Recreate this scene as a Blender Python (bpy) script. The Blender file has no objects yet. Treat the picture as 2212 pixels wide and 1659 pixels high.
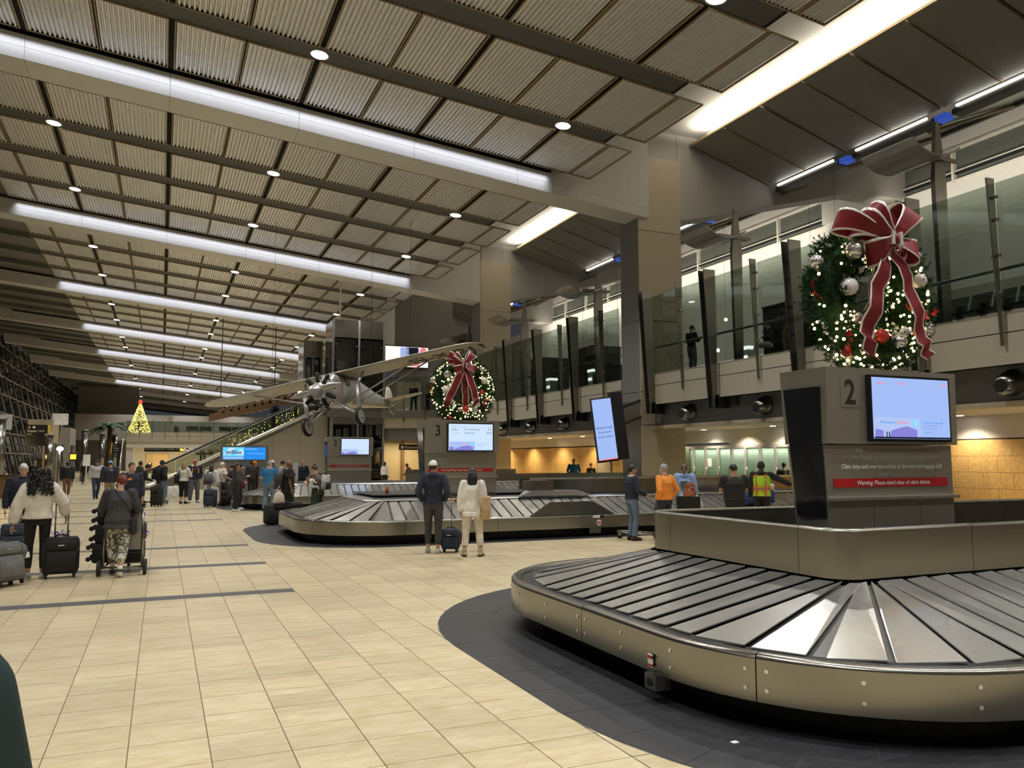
import bpy, bmesh, math, random
from math import sin, cos, pi, radians, sqrt, atan2
from mathutils import Vector, Matrix, Euler
rnd = random.Random(7)
scene = bpy.context.scene
COL = scene.collection

# ------------------------------------------------------------------ camera
cam_d = bpy.data.cameras.new('camera')
cam_d.sensor_width = 36.0
cam_d.lens = 1737.73 / 2212 * 36
cam_d.clip_end = 600
cam = bpy.data.objects.new('camera', cam_d)
COL.objects.link(cam)
_r = Vector((0.91742662, -0.39790305, -0.00124585))
_u = Vector((-0.03617943, -0.08653446, 0.9955917))
_w = Vector((0.39625679, 0.91333726, 0.09378493))
cam.matrix_world = Matrix(((_r.x, _u.x, -_w.x, 0), (_r.y, _u.y, -_w.y, 0), (_r.z, _u.z, -_w.z, 1.75), (0, 0, 0, 1)))
scene.camera = cam
# ------------------------------------------------------------------ world, exposure
wd = bpy.data.worlds.new('night')
scene.world = wd
wd.use_nodes = True
wd.node_tree.nodes['Background'].inputs[0].default_value = (0.10, 0.105, 0.12, 1)
wd.node_tree.nodes['Background'].inputs[1].default_value = 0.35
scene.view_settings.view_transform = 'Standard'
scene.view_settings.look = 'None'
scene.view_settings.exposure = 0.0
scene.view_settings.gamma = 1.0
scene.view_settings.use_curve_mapping = False
scene.cycles.max_bounces = 8
scene.cycles.diffuse_bounces = 5
scene.cycles.glossy_bounces = 4
scene.cycles.transparent_max_bounces = 12
scene.cycles.caustics_reflective = False
scene.cycles.sample_clamp_indirect = 6.0

BEAMS = [-11.0, 7.35, 25.65, 43.65, 62.0, 80.5, 98.9, 117.2, 135.6, 154.0, 172.4, 190.8]
def cz(x): return 13.45 - 0.1 * x          # underside of the hung ceiling panels
GAPX = [-4.01 + 3.84 * i for i in range(5)]

def lamp(name, kind, loc, power, color=(1, .93, .82), rot=(0, 0, 0), **kw):
    l = bpy.data.lights.new(name, kind)
    l.energy = power
    l.color = color
    for k, v in kw.items():
        setattr(l, k, v)
    o = bpy.data.objects.new(name, l)
    o.location = loc
    o.rotation_euler = rot
    COL.objects.link(o)
    return o
DOWN_P = 2350.0
# the downlights of the hall ceiling
for bi, yb in enumerate(BEAMS):
    if yb > 160: continue
    for off in (-3.6, -11.35):
        if yb + off < -9: continue
        for gx in (GAPX[0], GAPX[2], GAPX[4]):
            y = yb + off
            lamp('downlight_lamp', 'SPOT', (gx, y, cz(gx) + 0.0), DOWN_P, (1, .965, .90),
                 spot_size=radians(118), spot_blend=0.6, shadow_soft_size=0.2)
# concealed linear lamps that wash the front face of every beam
for yb in BEAMS[1:9]:
    o = lamp('beam_wash_lamp', 'AREA', (2.9, yb - 0.20, 13.45 - 0.29 + 0.05), 64 if yb < 90 else 60, (.84, .88, 1.0),
             shape='RECTANGLE', size=19.4, size_y=0.07, spread=radians(62))
    o.rotation_euler = (Matrix.Rotation(radians(5.71), 3, 'Y') @ Matrix.Rotation(radians(16), 3, 'X')).to_euler()
# cove lamps along the top edge of the side ceiling wings
for y0, y1, p in ((8.8, 24.6, 1500), (-10, 6.0, 700), (34.5, 42.8, 420), (53, 61, 300)):
    lamp('cove_lamp', 'AREA', (18.85, (y0 + y1) / 2, 14.30), p, (1, .93, .78), rot=(radians(180), 0, 0),
         shape='RECTANGLE', size=0.3, size_y=y1 - y0)
# lamps of the lower claim level under the balcony, and added fill for the concourse above
for y in (-2, 4, 10, 13, 16, 19.5, 21.6, 23.7, 25.8, 27.9):
    lamp('claim_lamp', 'SPOT', (20.9, y, 2.98), 380, (1, .84, .60), spot_size=radians(130), spot_blend=.7, shadow_soft_size=.12)
for y in (30, 34, 38, 42, 46, 50):
    lamp('claim_lamp', 'SPOT', (20.6, y, 2.98), 420, (1, .80, .48), spot_size=radians(130), spot_blend=.7, shadow_soft_size=.12)
for y in (2, 11, 20, 32, 40, 50, 62):
    lamp('concourse_fill', 'AREA', (24.5, y, 9.8), 170, (1, .94, .84), shape='RECTANGLE', size=3, size_y=6)
    o = lamp('concourse_fill', 'AREA', (26.0, y, 12.3), 110, (1, .93, .80), shape='RECTANGLE', size=6, size_y=.4)  # added wash to brighten the upper wall, no fitting hangs there
    o.rotation_euler = (Matrix.Rotation(radians(-90), 3, 'Z') @ Matrix.Rotation(radians(70), 3, 'X')).to_euler()
for y0, y1 in ((0, 26.5), (30.5, 45.0), (49, 63)):
    o = lamp('clerestory_lamp', 'AREA', (29.6, (y0 + y1) / 2, 12.9), 190, (1, .93, .78), shape='RECTANGLE', size=y1 - y0, size_y=.2)
    o.rotation_euler = (Matrix.Rotation(radians(90), 3, 'Z') @ Matrix.Rotation(radians(-128), 3, 'X')).to_euler()
# far end: the level under the bridge
for x in (-2, 4, 10):
    lamp('bridge_lamp', 'AREA', (x, 112, 3.8), 800, (1, .9, .7), shape='RECTANGLE', size=4, size_y=10)
    lamp('bridge_lamp', 'AREA', (x, 116, 11.5), 500, (1, .9, .72), shape='RECTANGLE', size=5, size_y=14)

# ------------------------------------------------------------------ materials
M = {}
def principled(name):
    m = bpy.data.materials.new(name)
    m.use_nodes = True
    nt = m.node_tree
    return m, nt, nt.nodes['Principled BSDF']
def mat(name, col, rough=.6, metal=0.0, var=.08, scale=8.0, bump=0.0, stretch=(1, 1, 1), aniso=0.0, objvar=0.0, spec=.5, coat=0.0, detail=3.0, rvar=.12):
    """procedural surface: noise-broken colour and gloss, optional bump"""
    m, nt, b = principled(name)
    n = nt.nodes; l = nt.links
    tc = n.new('ShaderNodeTexCoord')
    mp = n.new('ShaderNodeMapping'); mp.inputs['Scale'].default_value = stretch
    nz = n.new('ShaderNodeTexNoise'); nz.inputs['Scale'].default_value = scale; nz.inputs['Detail'].default_value = detail
    l.new(tc.outputs['Object'], mp.inputs['Vector']); l.new(mp.outputs[0], nz.inputs['Vector'])
    rp = n.new('ShaderNodeMapRange')
    rp.inputs['From Min'].default_value = .3; rp.inputs['From Max'].default_value = .7
    rp.inputs['To Min'].default_value = 1 - var; rp.inputs['To Max'].default_value = 1 + var
    l.new(nz.outputs['Fac'], rp.inputs['Value'])
    val = rp.outputs[0]
    if objvar:
        oi = n.new('ShaderNodeObjectInfo')
        r2 = n.new('ShaderNodeMapRange'); r2.inputs['To Min'].default_value = 1 - objvar; r2.inputs['To Max'].default_value = 1 + objvar
        l.new(oi.outputs['Random'], r2.inputs['Value'])
        mu = n.new('ShaderNodeMath'); mu.operation = 'MULTIPLY'
        l.new(val, mu.inputs[0]); l.new(r2.outputs[0], mu.inputs[1]); val = mu.outputs[0]
    hv = n.new('ShaderNodeHueSaturation'); hv.inputs['Color'].default_value = (*col, 1)
    l.new(val, hv.inputs['Value']); l.new(hv.outputs[0], b.inputs['Base Color'])
    r3 = n.new('ShaderNodeMapRange')
    r3.inputs['To Min'].default_value = max(.02, rough * (1 - rvar)); r3.inputs['To Max'].default_value = min(1, rough * (1 + rvar))
    l.new(nz.outputs['Fac'], r3.inputs['Value']); l.new(r3.outputs[0], b.inputs['Roughness'])
    b.inputs['Metallic'].default_value = metal
    b.inputs['Specular IOR Level'].default_value = spec
    if aniso: b.inputs['Anisotropic'].default_value = aniso
    if coat: b.inputs['Coat Weight'].default_value = coat; b.inputs['Coat Roughness'].default_value = .1
    if bump:
        bp = n.new('ShaderNodeBump'); bp.inputs['Strength'].default_value = bump; bp.inputs['Distance'].default_value = .02
        l.new(nz.outputs['Fac'], bp.inputs['Height']); l.new(bp.outputs[0], b.inputs['Normal'])
    M[name] = m
    return m
def glow(name, col, strength):
    m, nt, b = principled(name)
    b.inputs['Base Color'].default_value = (*[min(1, c * .06) for c in col], 1)
    b.inputs['Specular IOR Level'].default_value = .2
    b.inputs['Emission Color'].default_value = (*col, 1)
    b.inputs['Emission Strength'].default_value = strength
    b.inputs['Roughness'].default_value = .35
    M[name] = m
    return m
def glass(name, tint, refl=.10, rough=.02):
    """a thin pane: tinted transparency under a fresnel reflection"""
    m = bpy.data.materials.new(name); m.use_nodes = True
    nt = m.node_tree; n = nt.nodes; l = nt.links
    n.remove(n['Principled BSDF'])
    tr = n.new('ShaderNodeBsdfTransparent'); tr.inputs[0].default_value = (*tint, 1)
    gl = n.new('ShaderNodeBsdfGlossy'); gl.inputs['Roughness'].default_value = rough; gl.inputs[0].default_value = (.9, .95, .93, 1)
    lw = n.new('ShaderNodeLayerWeight'); lw.inputs['Blend'].default_value = .5
    pw = n.new('ShaderNodeMath'); pw.operation = 'POWER'; pw.inputs[1].default_value = 4.0
    ad = n.new('ShaderNodeMath'); ad.operation = 'MULTIPLY_ADD'; ad.inputs[1].default_value = .75; ad.inputs[2].default_value = refl * .5
    ad.use_clamp = True
    l.new(lw.outputs['Facing'], pw.inputs[0])
    mx = n.new('ShaderNodeMixShader')
    l.new(pw.outputs[0], ad.inputs[0]); l.new(ad.outputs[0], mx.inputs[0]); l.new(tr.outputs[0], mx.inputs[1]); l.new(gl.outputs[0], mx.inputs[2])
    l.new(mx.outputs[0], n['Material Output'].inputs[0])
    M[name] = m
    return m
def tile_mat(name, col, col2, sx, sy, rough, vein=.5):
    """stone tile: colour chosen per tile cell from its place in the hall, with clouded veins"""
    m, nt, b = principled(name)
    n = nt.nodes; l = nt.links
    g = n.new('ShaderNodeNewGeometry')
    sn = n.new('ShaderNodeVectorMath'); sn.operation = 'SNAP'; sn.inputs[1].default_value = (sx, sy, 10)
    of = n.new('ShaderNodeVectorMath'); of.operation = 'ADD'; of.inputs[1].default_value = (.124 + 50 * sx, .0 + 50 * sy, 1)
    wn = n.new('ShaderNodeTexWhiteNoise'); wn.noise_dimensions = '3D'
    l.new(g.outputs['Position'], of.inputs[0]); l.new(of.outputs[0], sn.inputs[0]); l.new(sn.outputs[0], wn.inputs['Vector'])
    mp = n.new('ShaderNodeVectorMath'); mp.operation = 'MULTIPLY'; mp.inputs[1].default_value = (2.2, 6.0, 4)
    ad = n.new('ShaderNodeVectorMath'); ad.operation = 'ADD'
    sc = n.new('ShaderNodeVectorMath'); sc.operation = 'SCALE'; sc.inputs['Scale'].default_value = 7.0
    l.new(g.outputs['Position'], mp.inputs[0]); l.new(wn.outputs['Color'], sc.inputs[0]); l.new(mp.outputs[0], ad.inputs[0]); l.new(sc.outputs[0], ad.inputs[1])
    nz = n.new('ShaderNodeTexNoise'); nz.inputs['Scale'].default_value = 2.2; nz.inputs['Detail'].default_value = 7; nz.inputs['Roughness'].default_value = .62
    l.new(ad.outputs[0], nz.inputs['Vector'])
    cr = n.new('ShaderNodeValToRGB')
    cr.color_ramp.elements[0].position = .36; cr.color_ramp.elements[0].color = (*col2, 1)
    cr.color_ramp.elements[1].position = .60; cr.color_ramp.elements[1].color = (*col, 1)
    e = cr.color_ramp.elements.new(.74); e.color = (*[min(1, c * 1.14) for c in col], 1)
    l.new(nz.outputs['Fac'], cr.inputs[0])
    r = n.new('ShaderNodeMapRange'); r.inputs['To Min'].default_value = .88; r.inputs['To Max'].default_value = 1.08
    l.new(wn.outputs['Value'], r.inputs['Value'])
    hv = n.new('ShaderNodeHueSaturation'); l.new(cr.outputs[0], hv.inputs['Color']); l.new(r.outputs[0], hv.inputs['Value'])
    l.new(hv.outputs[0], b.inputs['Base Color'])
    r2 = n.new('ShaderNodeMapRange'); r2.inputs['To Min'].default_value = rough * .8; r2.inputs['To Max'].default_value = rough * 1.25
    l.new(nz.outputs['Fac'], r2.inputs['Value']); l.new(r2.outputs[0], b.inputs['Roughness'])
    M[name] = m
    return m
def check_mat(name, cols, scale, rough=.8, kind='NOISE'):
    """printed cloth: thresholded noise or stripes"""
    m, nt, b = principled(name)
    n = nt.nodes; l = nt.links
    tc = n.new('ShaderNodeTexCoord')
    if kind == 'STRIPE':
        w = n.new('ShaderNodeTexWave'); w.bands_direction = 'Z'; w.inputs['Scale'].default_value = scale; f = w.outputs['Fac']
    else:
        w = n.new('ShaderNodeTexNoise'); w.inputs['Scale'].default_value = scale; w.inputs['Detail'].default_value = 2; f = w.outputs['Fac']
    l.new(tc.outputs['Object'], w.inputs['Vector'])
    cr = n.new('ShaderNodeValToRGB'); cr.color_ramp.interpolation = 'CONSTANT' if kind != 'STRIPE' else 'LINEAR'
    k = len(cols)
    cr.color_ramp.elements[0].color = (*cols[0], 1)
    cr.color_ramp.elements[1].color = (*cols[1], 1); cr.color_ramp.elements[1].position = .47
    for i in range(2, k):
        e = cr.color_ramp.elements.new(.47 + .07 * (i - 1)); e.color = (*cols[i], 1)
    l.new(f, cr.inputs[0]); l.new(cr.outputs[0], b.inputs['Base Color'])
    b.inputs['Roughness'].default_value = rough
    M[name] = m
    return m

tile_mat('floor_stone', (.655, .575, .395), (.57, .465, .275), .457, .457, .30)
tile_mat('stone_wall', (.74, .50, .20), (.62, .38, .13), .9, 1.2, .55)
tile_mat('dark_stone', (.036, .038, .044), (.027, .029, .034), .6, .6, .42)
mat('grout', (.20, .155, .10), .8)
mat('grout_dark', (.095, .098, .105), .7)
mat('strip_stone', (.085, .087, .098), .45)
mat('steel', (.30, .292, .262), .24, .93, .03, 3, stretch=(.4, .4, 12), aniso=.75, rvar=.06)
mat('steel_plate', (.80, .80, .795), .27, .93, .03, 3, objvar=.10, rvar=.05)
mat('steel_tower', (.43, .41, .355), .36, .78, .03, 3, stretch=(.4, .4, 12), aniso=.4, rvar=.06)
mat('steel_wall', (.46, .43, .36), .4, .55, .04, 4, stretch=(.4, .4, 8))
mat('steel_dark', (.23, .225, .215), .32, 1.0, .08, 6)
mat('steel_mirror', (.52, .50, .46), .12, 1.0, .06, 3)
mat('black_rubber', (.012, .012, .013), .55)
mat('black_gloss', (.012, .013, .016), .12)
mat('crown_rubber', (.045, .046, .05), .42)
mat('panel_metal', (.82, .82, .81), .38, .5, .05, 4)
mat('panel_frame', (.33, .245, .135), .55)
mat('channel_dark', (.085, .083, .078), .6)
mat('gap_black', (.008, .008, .008), .9)
mat('beam_white', (.70, .685, .665), .5, var=.03)
mat('soffit_white', (.72, .70, .65), .7, var=.03)
mat('wall_grey', (.36, .34, .31), .6, var=.03)
mat('wall_white', (.66, .63, .585), .65, var=.03)
mat('fascia_beige', (.46, .425, .345), .5, var=.03)
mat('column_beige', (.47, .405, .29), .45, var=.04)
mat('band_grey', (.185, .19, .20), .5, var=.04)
mat('wing_grey', (.25, .24, .215), .5, var=.05, scale=2)
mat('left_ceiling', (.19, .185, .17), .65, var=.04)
mat('joint_line', (.13, .12, .11), .8)
mat('mullion_white', (.72, .69, .60), .5)
mat('window_night', (.13, .14, .125), .12, spec=.6)
mat('mezz_dark', (.035, .035, .036), .5)
mat('mezz_floor', (.15, .14, .13), .5)
mat('mezz_wall', (.34, .325, .285), .7)
mat('grey_metal', (.30, .30, .30), .4, .6)
mat('pole_grey', (.42, .42, .44), .4, .4)
mat('dark_metal', (.075, .07, .062), .38, .8)
mat('bronze_post', (.25, .23, .19), .34, .9, .06, 5, aniso=.3)
mat('wood', (.20, .11, .05), .5, var=.2, scale=3, stretch=(6, 1, 1))
mat('white_paint', (.80, .80, .78), .5)
mat('paper', (.82, .82, .80), .8)
mat('black_paint', (.012, .012, .013), .5)
mat('sign_black', (.010, .010, .011), .4)
mat('yellow_paint', (.85, .55, .05), .5)
mat('red_paint', (.42, .012, .012), .45)
mat('text_white', (.78, .78, .76), .6)
mat('text_faded', (.46, .44, .39), .6)
mat('blue_paint', (.02, .05, .28), .5)
mat('foliage_dark', (.016, .042, .018), .95, var=.5, scale=30, spec=.1)
mat('palm_green', (.035, .075, .035), .6, var=.4)
mat('bark', (.10, .06, .035), .9, bump=.5)
mat('silver_skin', (.56, .56, .57), .36, .65, .05, 6)
mat('plane_cloth', (.50, .475, .42), .45, .25, .05, 5)
mat('engine_black', (.02, .02, .02), .4, .5)
mat('prop_wood', (.62, .60, .56), .3, .6)
mat('tyre', (.015, .015, .015), .7)
mat('ribbon_red', (.19, .006, .016), .55, var=.2, scale=14)
mat('ribbon_silver', (.80, .78, .74), .35, .3)
mat('bauble_white', (.80, .80, .78), .25)
mat('bauble_silver', (.70, .70, .70), .22, .8, .3, 60)
mat('bauble_red', (.55, .035, .02), .28)
mat('leaf_white', (.82, .80, .72), .5)
mat('leaf_red', (.50, .015, .015), .4)
glow('lamp_white', (1, .96, .9), 30)
glow('tube_white', (1, .97, .9), 9)
glow('fairy', (1, .76, .33), 9)
glow('fairy_gold', (1, .74, .16), 5)
glow('fairy_red', (1, .03, .02), 3.5)
glow('screen_blue', (.37, .52, .94), .97)
glow('screen_white', (.62, .78, .98), 1.0)
glow('screen_pale', (.46, .58, .95), .95)
glow('screen_cyan', (.16, .72, .95), 1.0)
glow('screen_mid', (.02, .28, .86), 1.0)
glow('screen_sky', (.42, .52, .90), .9)
glow('screen_violet', (.30, .28, .85), .8)
glow('screen_ink', (.10, .14, .40), .55)
glow('screen_red', (1, .25, .25), .9)
glow('screen_dark', (.03, .03, .06), .3)
glow('screen_warm', (1.0, .92, .84), 1.15)
glow('lamp_warm', (1, .70, .30), 7)
glow('sign_yellow', (1, .62, .04), 2.2)
glow('case_glow', (.95, .95, .9), 2.4)
glow('window_lit', (1, .78, .38), 1.0)
glow('strip_blue', (.05, .12, .65), .55)
glass('glass_rail', (.60, .66, .62), .10)
glass('glass_dark', (.30, .36, .34), .30)
glass('glass_roof', (.55, .62, .56), .35, .15)
glass('glass_night', (.10, .125, .115), .30, .04)
glass('glass_door', (.62, .72, .64), .2, .1)

# ------------------------------------------------------------------ mesh helpers
class MB:
    """collects faces; each face carries a material slot"""
    def __init__(s): s.v = []; s.f = []; s.m = []; s.s = []
    def add(s, vs, fs, mi=0, smooth=False, T=None):
        b = len(s.v)
        if T is not None: vs = [T @ Vector(p) for p in vs]
        s.v += [tuple(p) for p in vs]
        s.f += [tuple(b + i for i in f) for f in fs]
        s.m += [mi] * len(fs); s.s += [smooth] * len(fs)
        return s
    def box(s, x0, x1, y0, y1, z0, z1, mi=0, T=None):
        v = [(x0, y0, z0), (x1, y0, z0), (x1, y1, z0), (x0, y1, z0), (x0, y0, z1), (x1, y0, z1), (x1, y1, z1), (x0, y1, z1)]
        return s.add(v, [(0, 3, 2, 1), (4, 5, 6, 7), (0, 1, 5, 4), (1, 2, 6, 5), (2, 3, 7, 6), (3, 0, 4, 7)], mi, False, T)
    def hexa(s, v, mi=0):
        return s.add(v, [(0, 3, 2, 1), (4, 5, 6, 7), (0, 1, 5, 4), (1, 2, 6, 5), (2, 3, 7, 6), (3, 0, 4, 7)], mi)
    def rbox(s, x0, x1, y0, y1, z0, z1, r, mi=0, T=None, seg=3):
        """box with rounded vertical edges (rounded plan), softened top and bottom"""
        pts = []
        for cx, cy, a in ((x1 - r, y1 - r, 0), (x0 + r, y1 - r, 90), (x0 + r, y0 + r, 180), (x1 - r, y0 + r, 270)):
            for k in range(seg + 1):
                t = radians(a + 90 * k / seg); pts.append((cx + r * cos(t), cy + r * sin(t)))
        n = len(pts); mx, my = (x0 + x1) / 2, (y0 + y1) / 2; e = r * .5
        v = []
        for z, k in ((z0, e), (z0 + e, 0), (z1 - e, 0), (z1, e)):
            fx = 1 - k / ((x1 - x0) / 2) * .8; fy = 1 - k / ((y1 - y0) / 2) * .8
            v += [(mx + (x - mx) * fx, my + (y - my) * fy, z) for x, y in pts]
        f = [tuple(range(n))[::-1], tuple(range(3 * n, 4 * n))]
        for k in range(3):
            for i in range(n):
                j = (i + 1) % n; f.append((k * n + i, k * n + j, (k + 1) * n + j, (k + 1) * n + i))
        return s.add(v, f, mi, True, T)
    def prism(s, poly, z0, z1, mi=0, T=None):
        n = len(poly)
        v = [(x, y, z0) for x, y in poly] + [(x, y, z1) for x, y in poly]
        f = [tuple(range(n))[::-1], tuple(range(n, 2 * n))] + [(i, (i + 1) % n, n + (i + 1) % n, n + i) for i in range(n)]
        return s.add(v, f, mi, False, T)
    def loft(s, rings, mi=0, smooth=True, caps=True, T=None):
        n = len(rings[0]); v = [p for r in rings for p in r]; f = []
        for k in range(len(rings) - 1):
            for i in range(n):
                j = (i + 1) % n; f.append((k * n + i, k * n + j, (k + 1) * n + j, (k + 1) * n + i))
        if caps:
            f.append(tuple(range(n))[::-1]); f.append(tuple(range((len(rings) - 1) * n, len(rings) * n)))
        return s.add(v, f, mi, smooth, T)
    def tube(s, pts, rad, n=8, mi=0, smooth=True, T=None, sq=1.0):
        """tube along points; rad number or list; sq flattens the second axis"""
        P = [Vector(p) for p in pts]
        if not hasattr(rad, '__len__'): rad = [rad] * len(P)
        rings = []; up = None
        for i, p in enumerate(P):
            d = (P[min(i + 1, len(P) - 1)] - P[max(i - 1, 0)])
            if d.length < 1e-9: d = Vector((0, 0, 1))
            d.normalize()
            if up is None:
                up = Vector((0, 0, 1)) if abs(d.z) < .9 else Vector((0, 1, 0))
            a = d.cross(up)
            if a.length < 1e-6: a = d.cross(Vector((1, 0, 0)))
            a.normalize(); up = a.cross(d).normalized()
            rings.append([p + a * (rad[i] * cos(2 * pi * k / n)) + up * (rad[i] * sq * sin(2 * pi * k / n)) for k in range(n)])
        return s.loft(rings, mi, smooth, True, T)
    def ell(s, c, r, mi=0, nu=12, nv=8, T=None):
        v = []; f = []
        for j in range(1, nv):
            t = pi * j / nv
            for i in range(nu):
                a = 2 * pi * i / nu
                v.append((c[0] + r[0] * sin(t) * cos(a), c[1] + r[1] * sin(t) * sin(a), c[2] + r[2] * cos(t)))
        b = len(v); v += [(c[0], c[1], c[2] + r[2]), (c[0], c[1], c[2] - r[2])]
        for j in range(nv - 2):
            for i in range(nu):
                k = (i + 1) % nu; f.append((j * nu + i, (j + 1) * nu + i, (j + 1) * nu + k, j * nu + k))
        for i in range(nu):
            k = (i + 1) % nu; f.append((b, i, k)); f.append((b + 1, (nv - 2) * nu + k, (nv - 2) * nu + i))
        return s.add(v, f, mi, True, T)
    def disc(s, c, r, axis='z', n=20, mi=0, h=.01, T=None):
        ring = [(r * cos(2 * pi * i / n), r * sin(2 * pi * i / n)) for i in range(n)]
        if axis == 'z': A = lambda x, y, d: (c[0] + x, c[1] + y, c[2] + d)
        elif axis == 'y': A = lambda x, y, d: (c[0] + x, c[1] + d, c[2] + y)
        else: A = lambda x, y, d: (c[0] + d, c[1] + x, c[2] + y)
        v = [A(x, y, -h / 2) for x, y in ring] + [A(x, y, h / 2) for x, y in ring]
        f = [tuple(range(n))[::-1], tuple(range(n, 2 * n))] + [(i, (i + 1) % n, n + (i + 1) % n, n + i) for i in range(n)]
        return s.add(v, f, mi, False, T)
    def mesh(s, name, mats):
        me = bpy.data.meshes.new(name)
        me.from_pydata(s.v, [], s.f)
        for m in mats: me.materials.append(M[m] if isinstance(m, str) else m)
        me.polygons.foreach_set('material_index', s.m)
        me.polygons.foreach_set('use_smooth', s.s)
        me.update()
        return me
def new(name, me, parent=None, loc=None, rot=None):
    o = bpy.data.objects.new(name, me)
    if loc is not None: o.location = loc
    if rot is not None: o.rotation_euler = rot
    COL.objects.link(o)
    if parent is not None: o.parent = parent
    return o
def obj(name, mb, mats, parent=None, loc=None, rot=None):
    if not isinstance(mats, (list, tuple)): mats = [mats]
    return new(name, mb.mesh(name, mats), parent, loc, rot)
def tag(o, label=None, cat=None, group=None, kind=None):
    if label: o['label'] = label
    if cat: o['category'] = cat
    if group: o['group'] = group
    if kind: o['kind'] = kind
    return o
def thing(name, label, cat, loc=(0, 0, 0), rz=0.0, group=None):
    o = new(name, None, None, loc, (0, 0, rz))
    o.empty_display_size = .2
    return tag(o, label, cat, group)
def struct(name, mb=None, mats=None, label=None, parent=None):
    o = obj(name, mb, mats, parent) if mb is not None else new(name, None, parent)
    if parent is None: o['kind'] = 'structure'
    if label: o['label'] = label
    return o
def copy_tree(o, parent=None):
    c = o.copy(); COL.objects.link(c); c.parent = parent
    for ch in list(o.children): copy_tree(ch, c)
    return c
_txt = {}
def text(name, body, size, mtl, parent, loc, rot=(radians(90), 0, 0), align='LEFT', shear=0.0, sx=1.0, thick=.0015, bold=0.0):
    c = bpy.data.curves.new(name, 'FONT')
    c.body = body; c.size = size; c.align_x = align; c.extrude = thick; c.shear = shear; c.offset = bold
    c.resolution_u = 3
    t = bpy.data.objects.new(name, c); COL.objects.link(t)
    me = bpy.data.meshes.new_from_object(t)
    bpy.data.objects.remove(t); bpy.data.curves.remove(c)
    me.materials.clear(); me.materials.append(M[mtl])
    o = new(name, me, parent, loc, rot)
    o.scale = (sx, 1, 1)
    return o
# ================================================================== FLOOR
def rrect(x0, ya, yb, R, d=0.0, x1=21.3, seg=10, closed=True):
    """outline of a carousel island: round corners at the hall end, square at the far end; d = inset"""
    r = max(.12, R - d)
    cx = x0 + R; pts = [(x1, ya + d)]
    cya, cyb = ya + R, yb - R
    n = 14
    for k in range(n + 1):
        a = radians(270 - 90 * k / n); pts.append((cx + r * cos(a), cya + r * sin(a)))
    for k in range(n + 1):
        a = radians(180 - 90 * k / n); pts.append((cx + r * cos(a), cyb + r * sin(a)))
    pts.append((x1, yb - d))
    return pts
CAR = [dict(x0=3.36, ya=3.30, yb=9.2, R=1.8, zi=.80, inner=1.52), dict(x0=2.68, ya=16.38, yb=22.3, R=1.9, zi=.84, inner=1.52),
       dict(x0=2.78, ya=29.3, yb=35.2, R=1.9, zi=.84, inner=1.52)]
MATS = [rrect(2.60, 1.90, 10.65, 3.3, 0), rrect(1.92, 16.03, 23.9, 2.7, 0), rrect(1.90, 28.8, 36.4, 2.7, 0)]
def inside(poly, x, y):
    c = False; n = len(poly); j = n - 1
    for i in range(n):
        xi, yi = poly[i]; xj, yj = poly[j]
        if (yi > y) != (yj > y) and x < (xj - xi) * (y - yi) / (yj - yi) + xi: c = not c
        j = i
    return c
fl = MB(); fl.box(-13.4, 31, -14, 216, -.30, -.006)
floor = struct('floor', fl, 'grout')
T = .457; X0 = -.124; Y0 = 5.168; J = .0035
def tile_box(mb, x, y):
    mb.box(x + J, x + T - J, y + J, y + T - J, -.02, 0)
near = []; field = MB()
for ix in range(-26, 47):
    for iy in range(-14, 118):
        x = X0 + ix * T; y = Y0 + iy * T
        if x > 21.2: continue
        cs = [(x, y), (x + T, y), (x, y + T), (x + T, y + T)]
        if any(all(inside(m, *c) for c in cs) for m in MATS): continue
        # in the photograph's frame?
        dx, dy = x + T / 2, y + T / 2
        dep = .396 * dx + .913 * dy - .164
        px = 1106 + 1737.7 * (.9174 * dx - .398 * dy) / dep if dep > .5 else -1
        py = 829 + 1737.7 * (.0362 * dx + .0865 * dy + 1.742) / dep if dep > .5 else 9999
        if 3.4 < dep and -90 < px < 2260 and py < 1760 and not any(inside(m, dx, dy) for m in MATS): near.append((dep, x, y))
        else: field.add(*[[(x + J, y + J, 0), (x + T - J, y + J, 0), (x + T - J, y + T - J, 0), (x + J, y + T - J, 0)], [(0, 1, 2, 3)]])
near.sort()
tb = MB(); tile_box(tb, 0, 0)
tme = tb.mesh('tile', ['floor_stone'])
for d, x, y in near[:300]:
    new('tile', tme, floor, (x, y, 0))
for d, x, y in near[300:]:
    field.add([(x + J, y + J, 0), (x + T - J, y + J, 0), (x + T - J, y + T - J, 0), (x + J, y + T - J, 0)], [(0, 1, 2, 3)])
fx = MB(); fx.v = field.v; fx.f = field.f; fx.m = field.m; fx.s = field.s
fx.add([(-13.4, Y0 + 118 * T, -.001), (31, Y0 + 118 * T, -.001), (31, 216, -.001), (-13.4, 216, -.001)], [(0, 1, 2, 3)])
tag(obj('stone_tiles', fx, 'floor_stone', floor), kind='stuff')
for y in (11.36, 14.54, 17.71, 25.57, 28.55, 31.4, 37.2, 41.6, 46.5, 53):
    b = MB(); b.box(-12.6, 1.704, y - .15, y + .15, -.02, .0015)
    obj('inlay_strip', b, 'strip_stone', floor)
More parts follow.
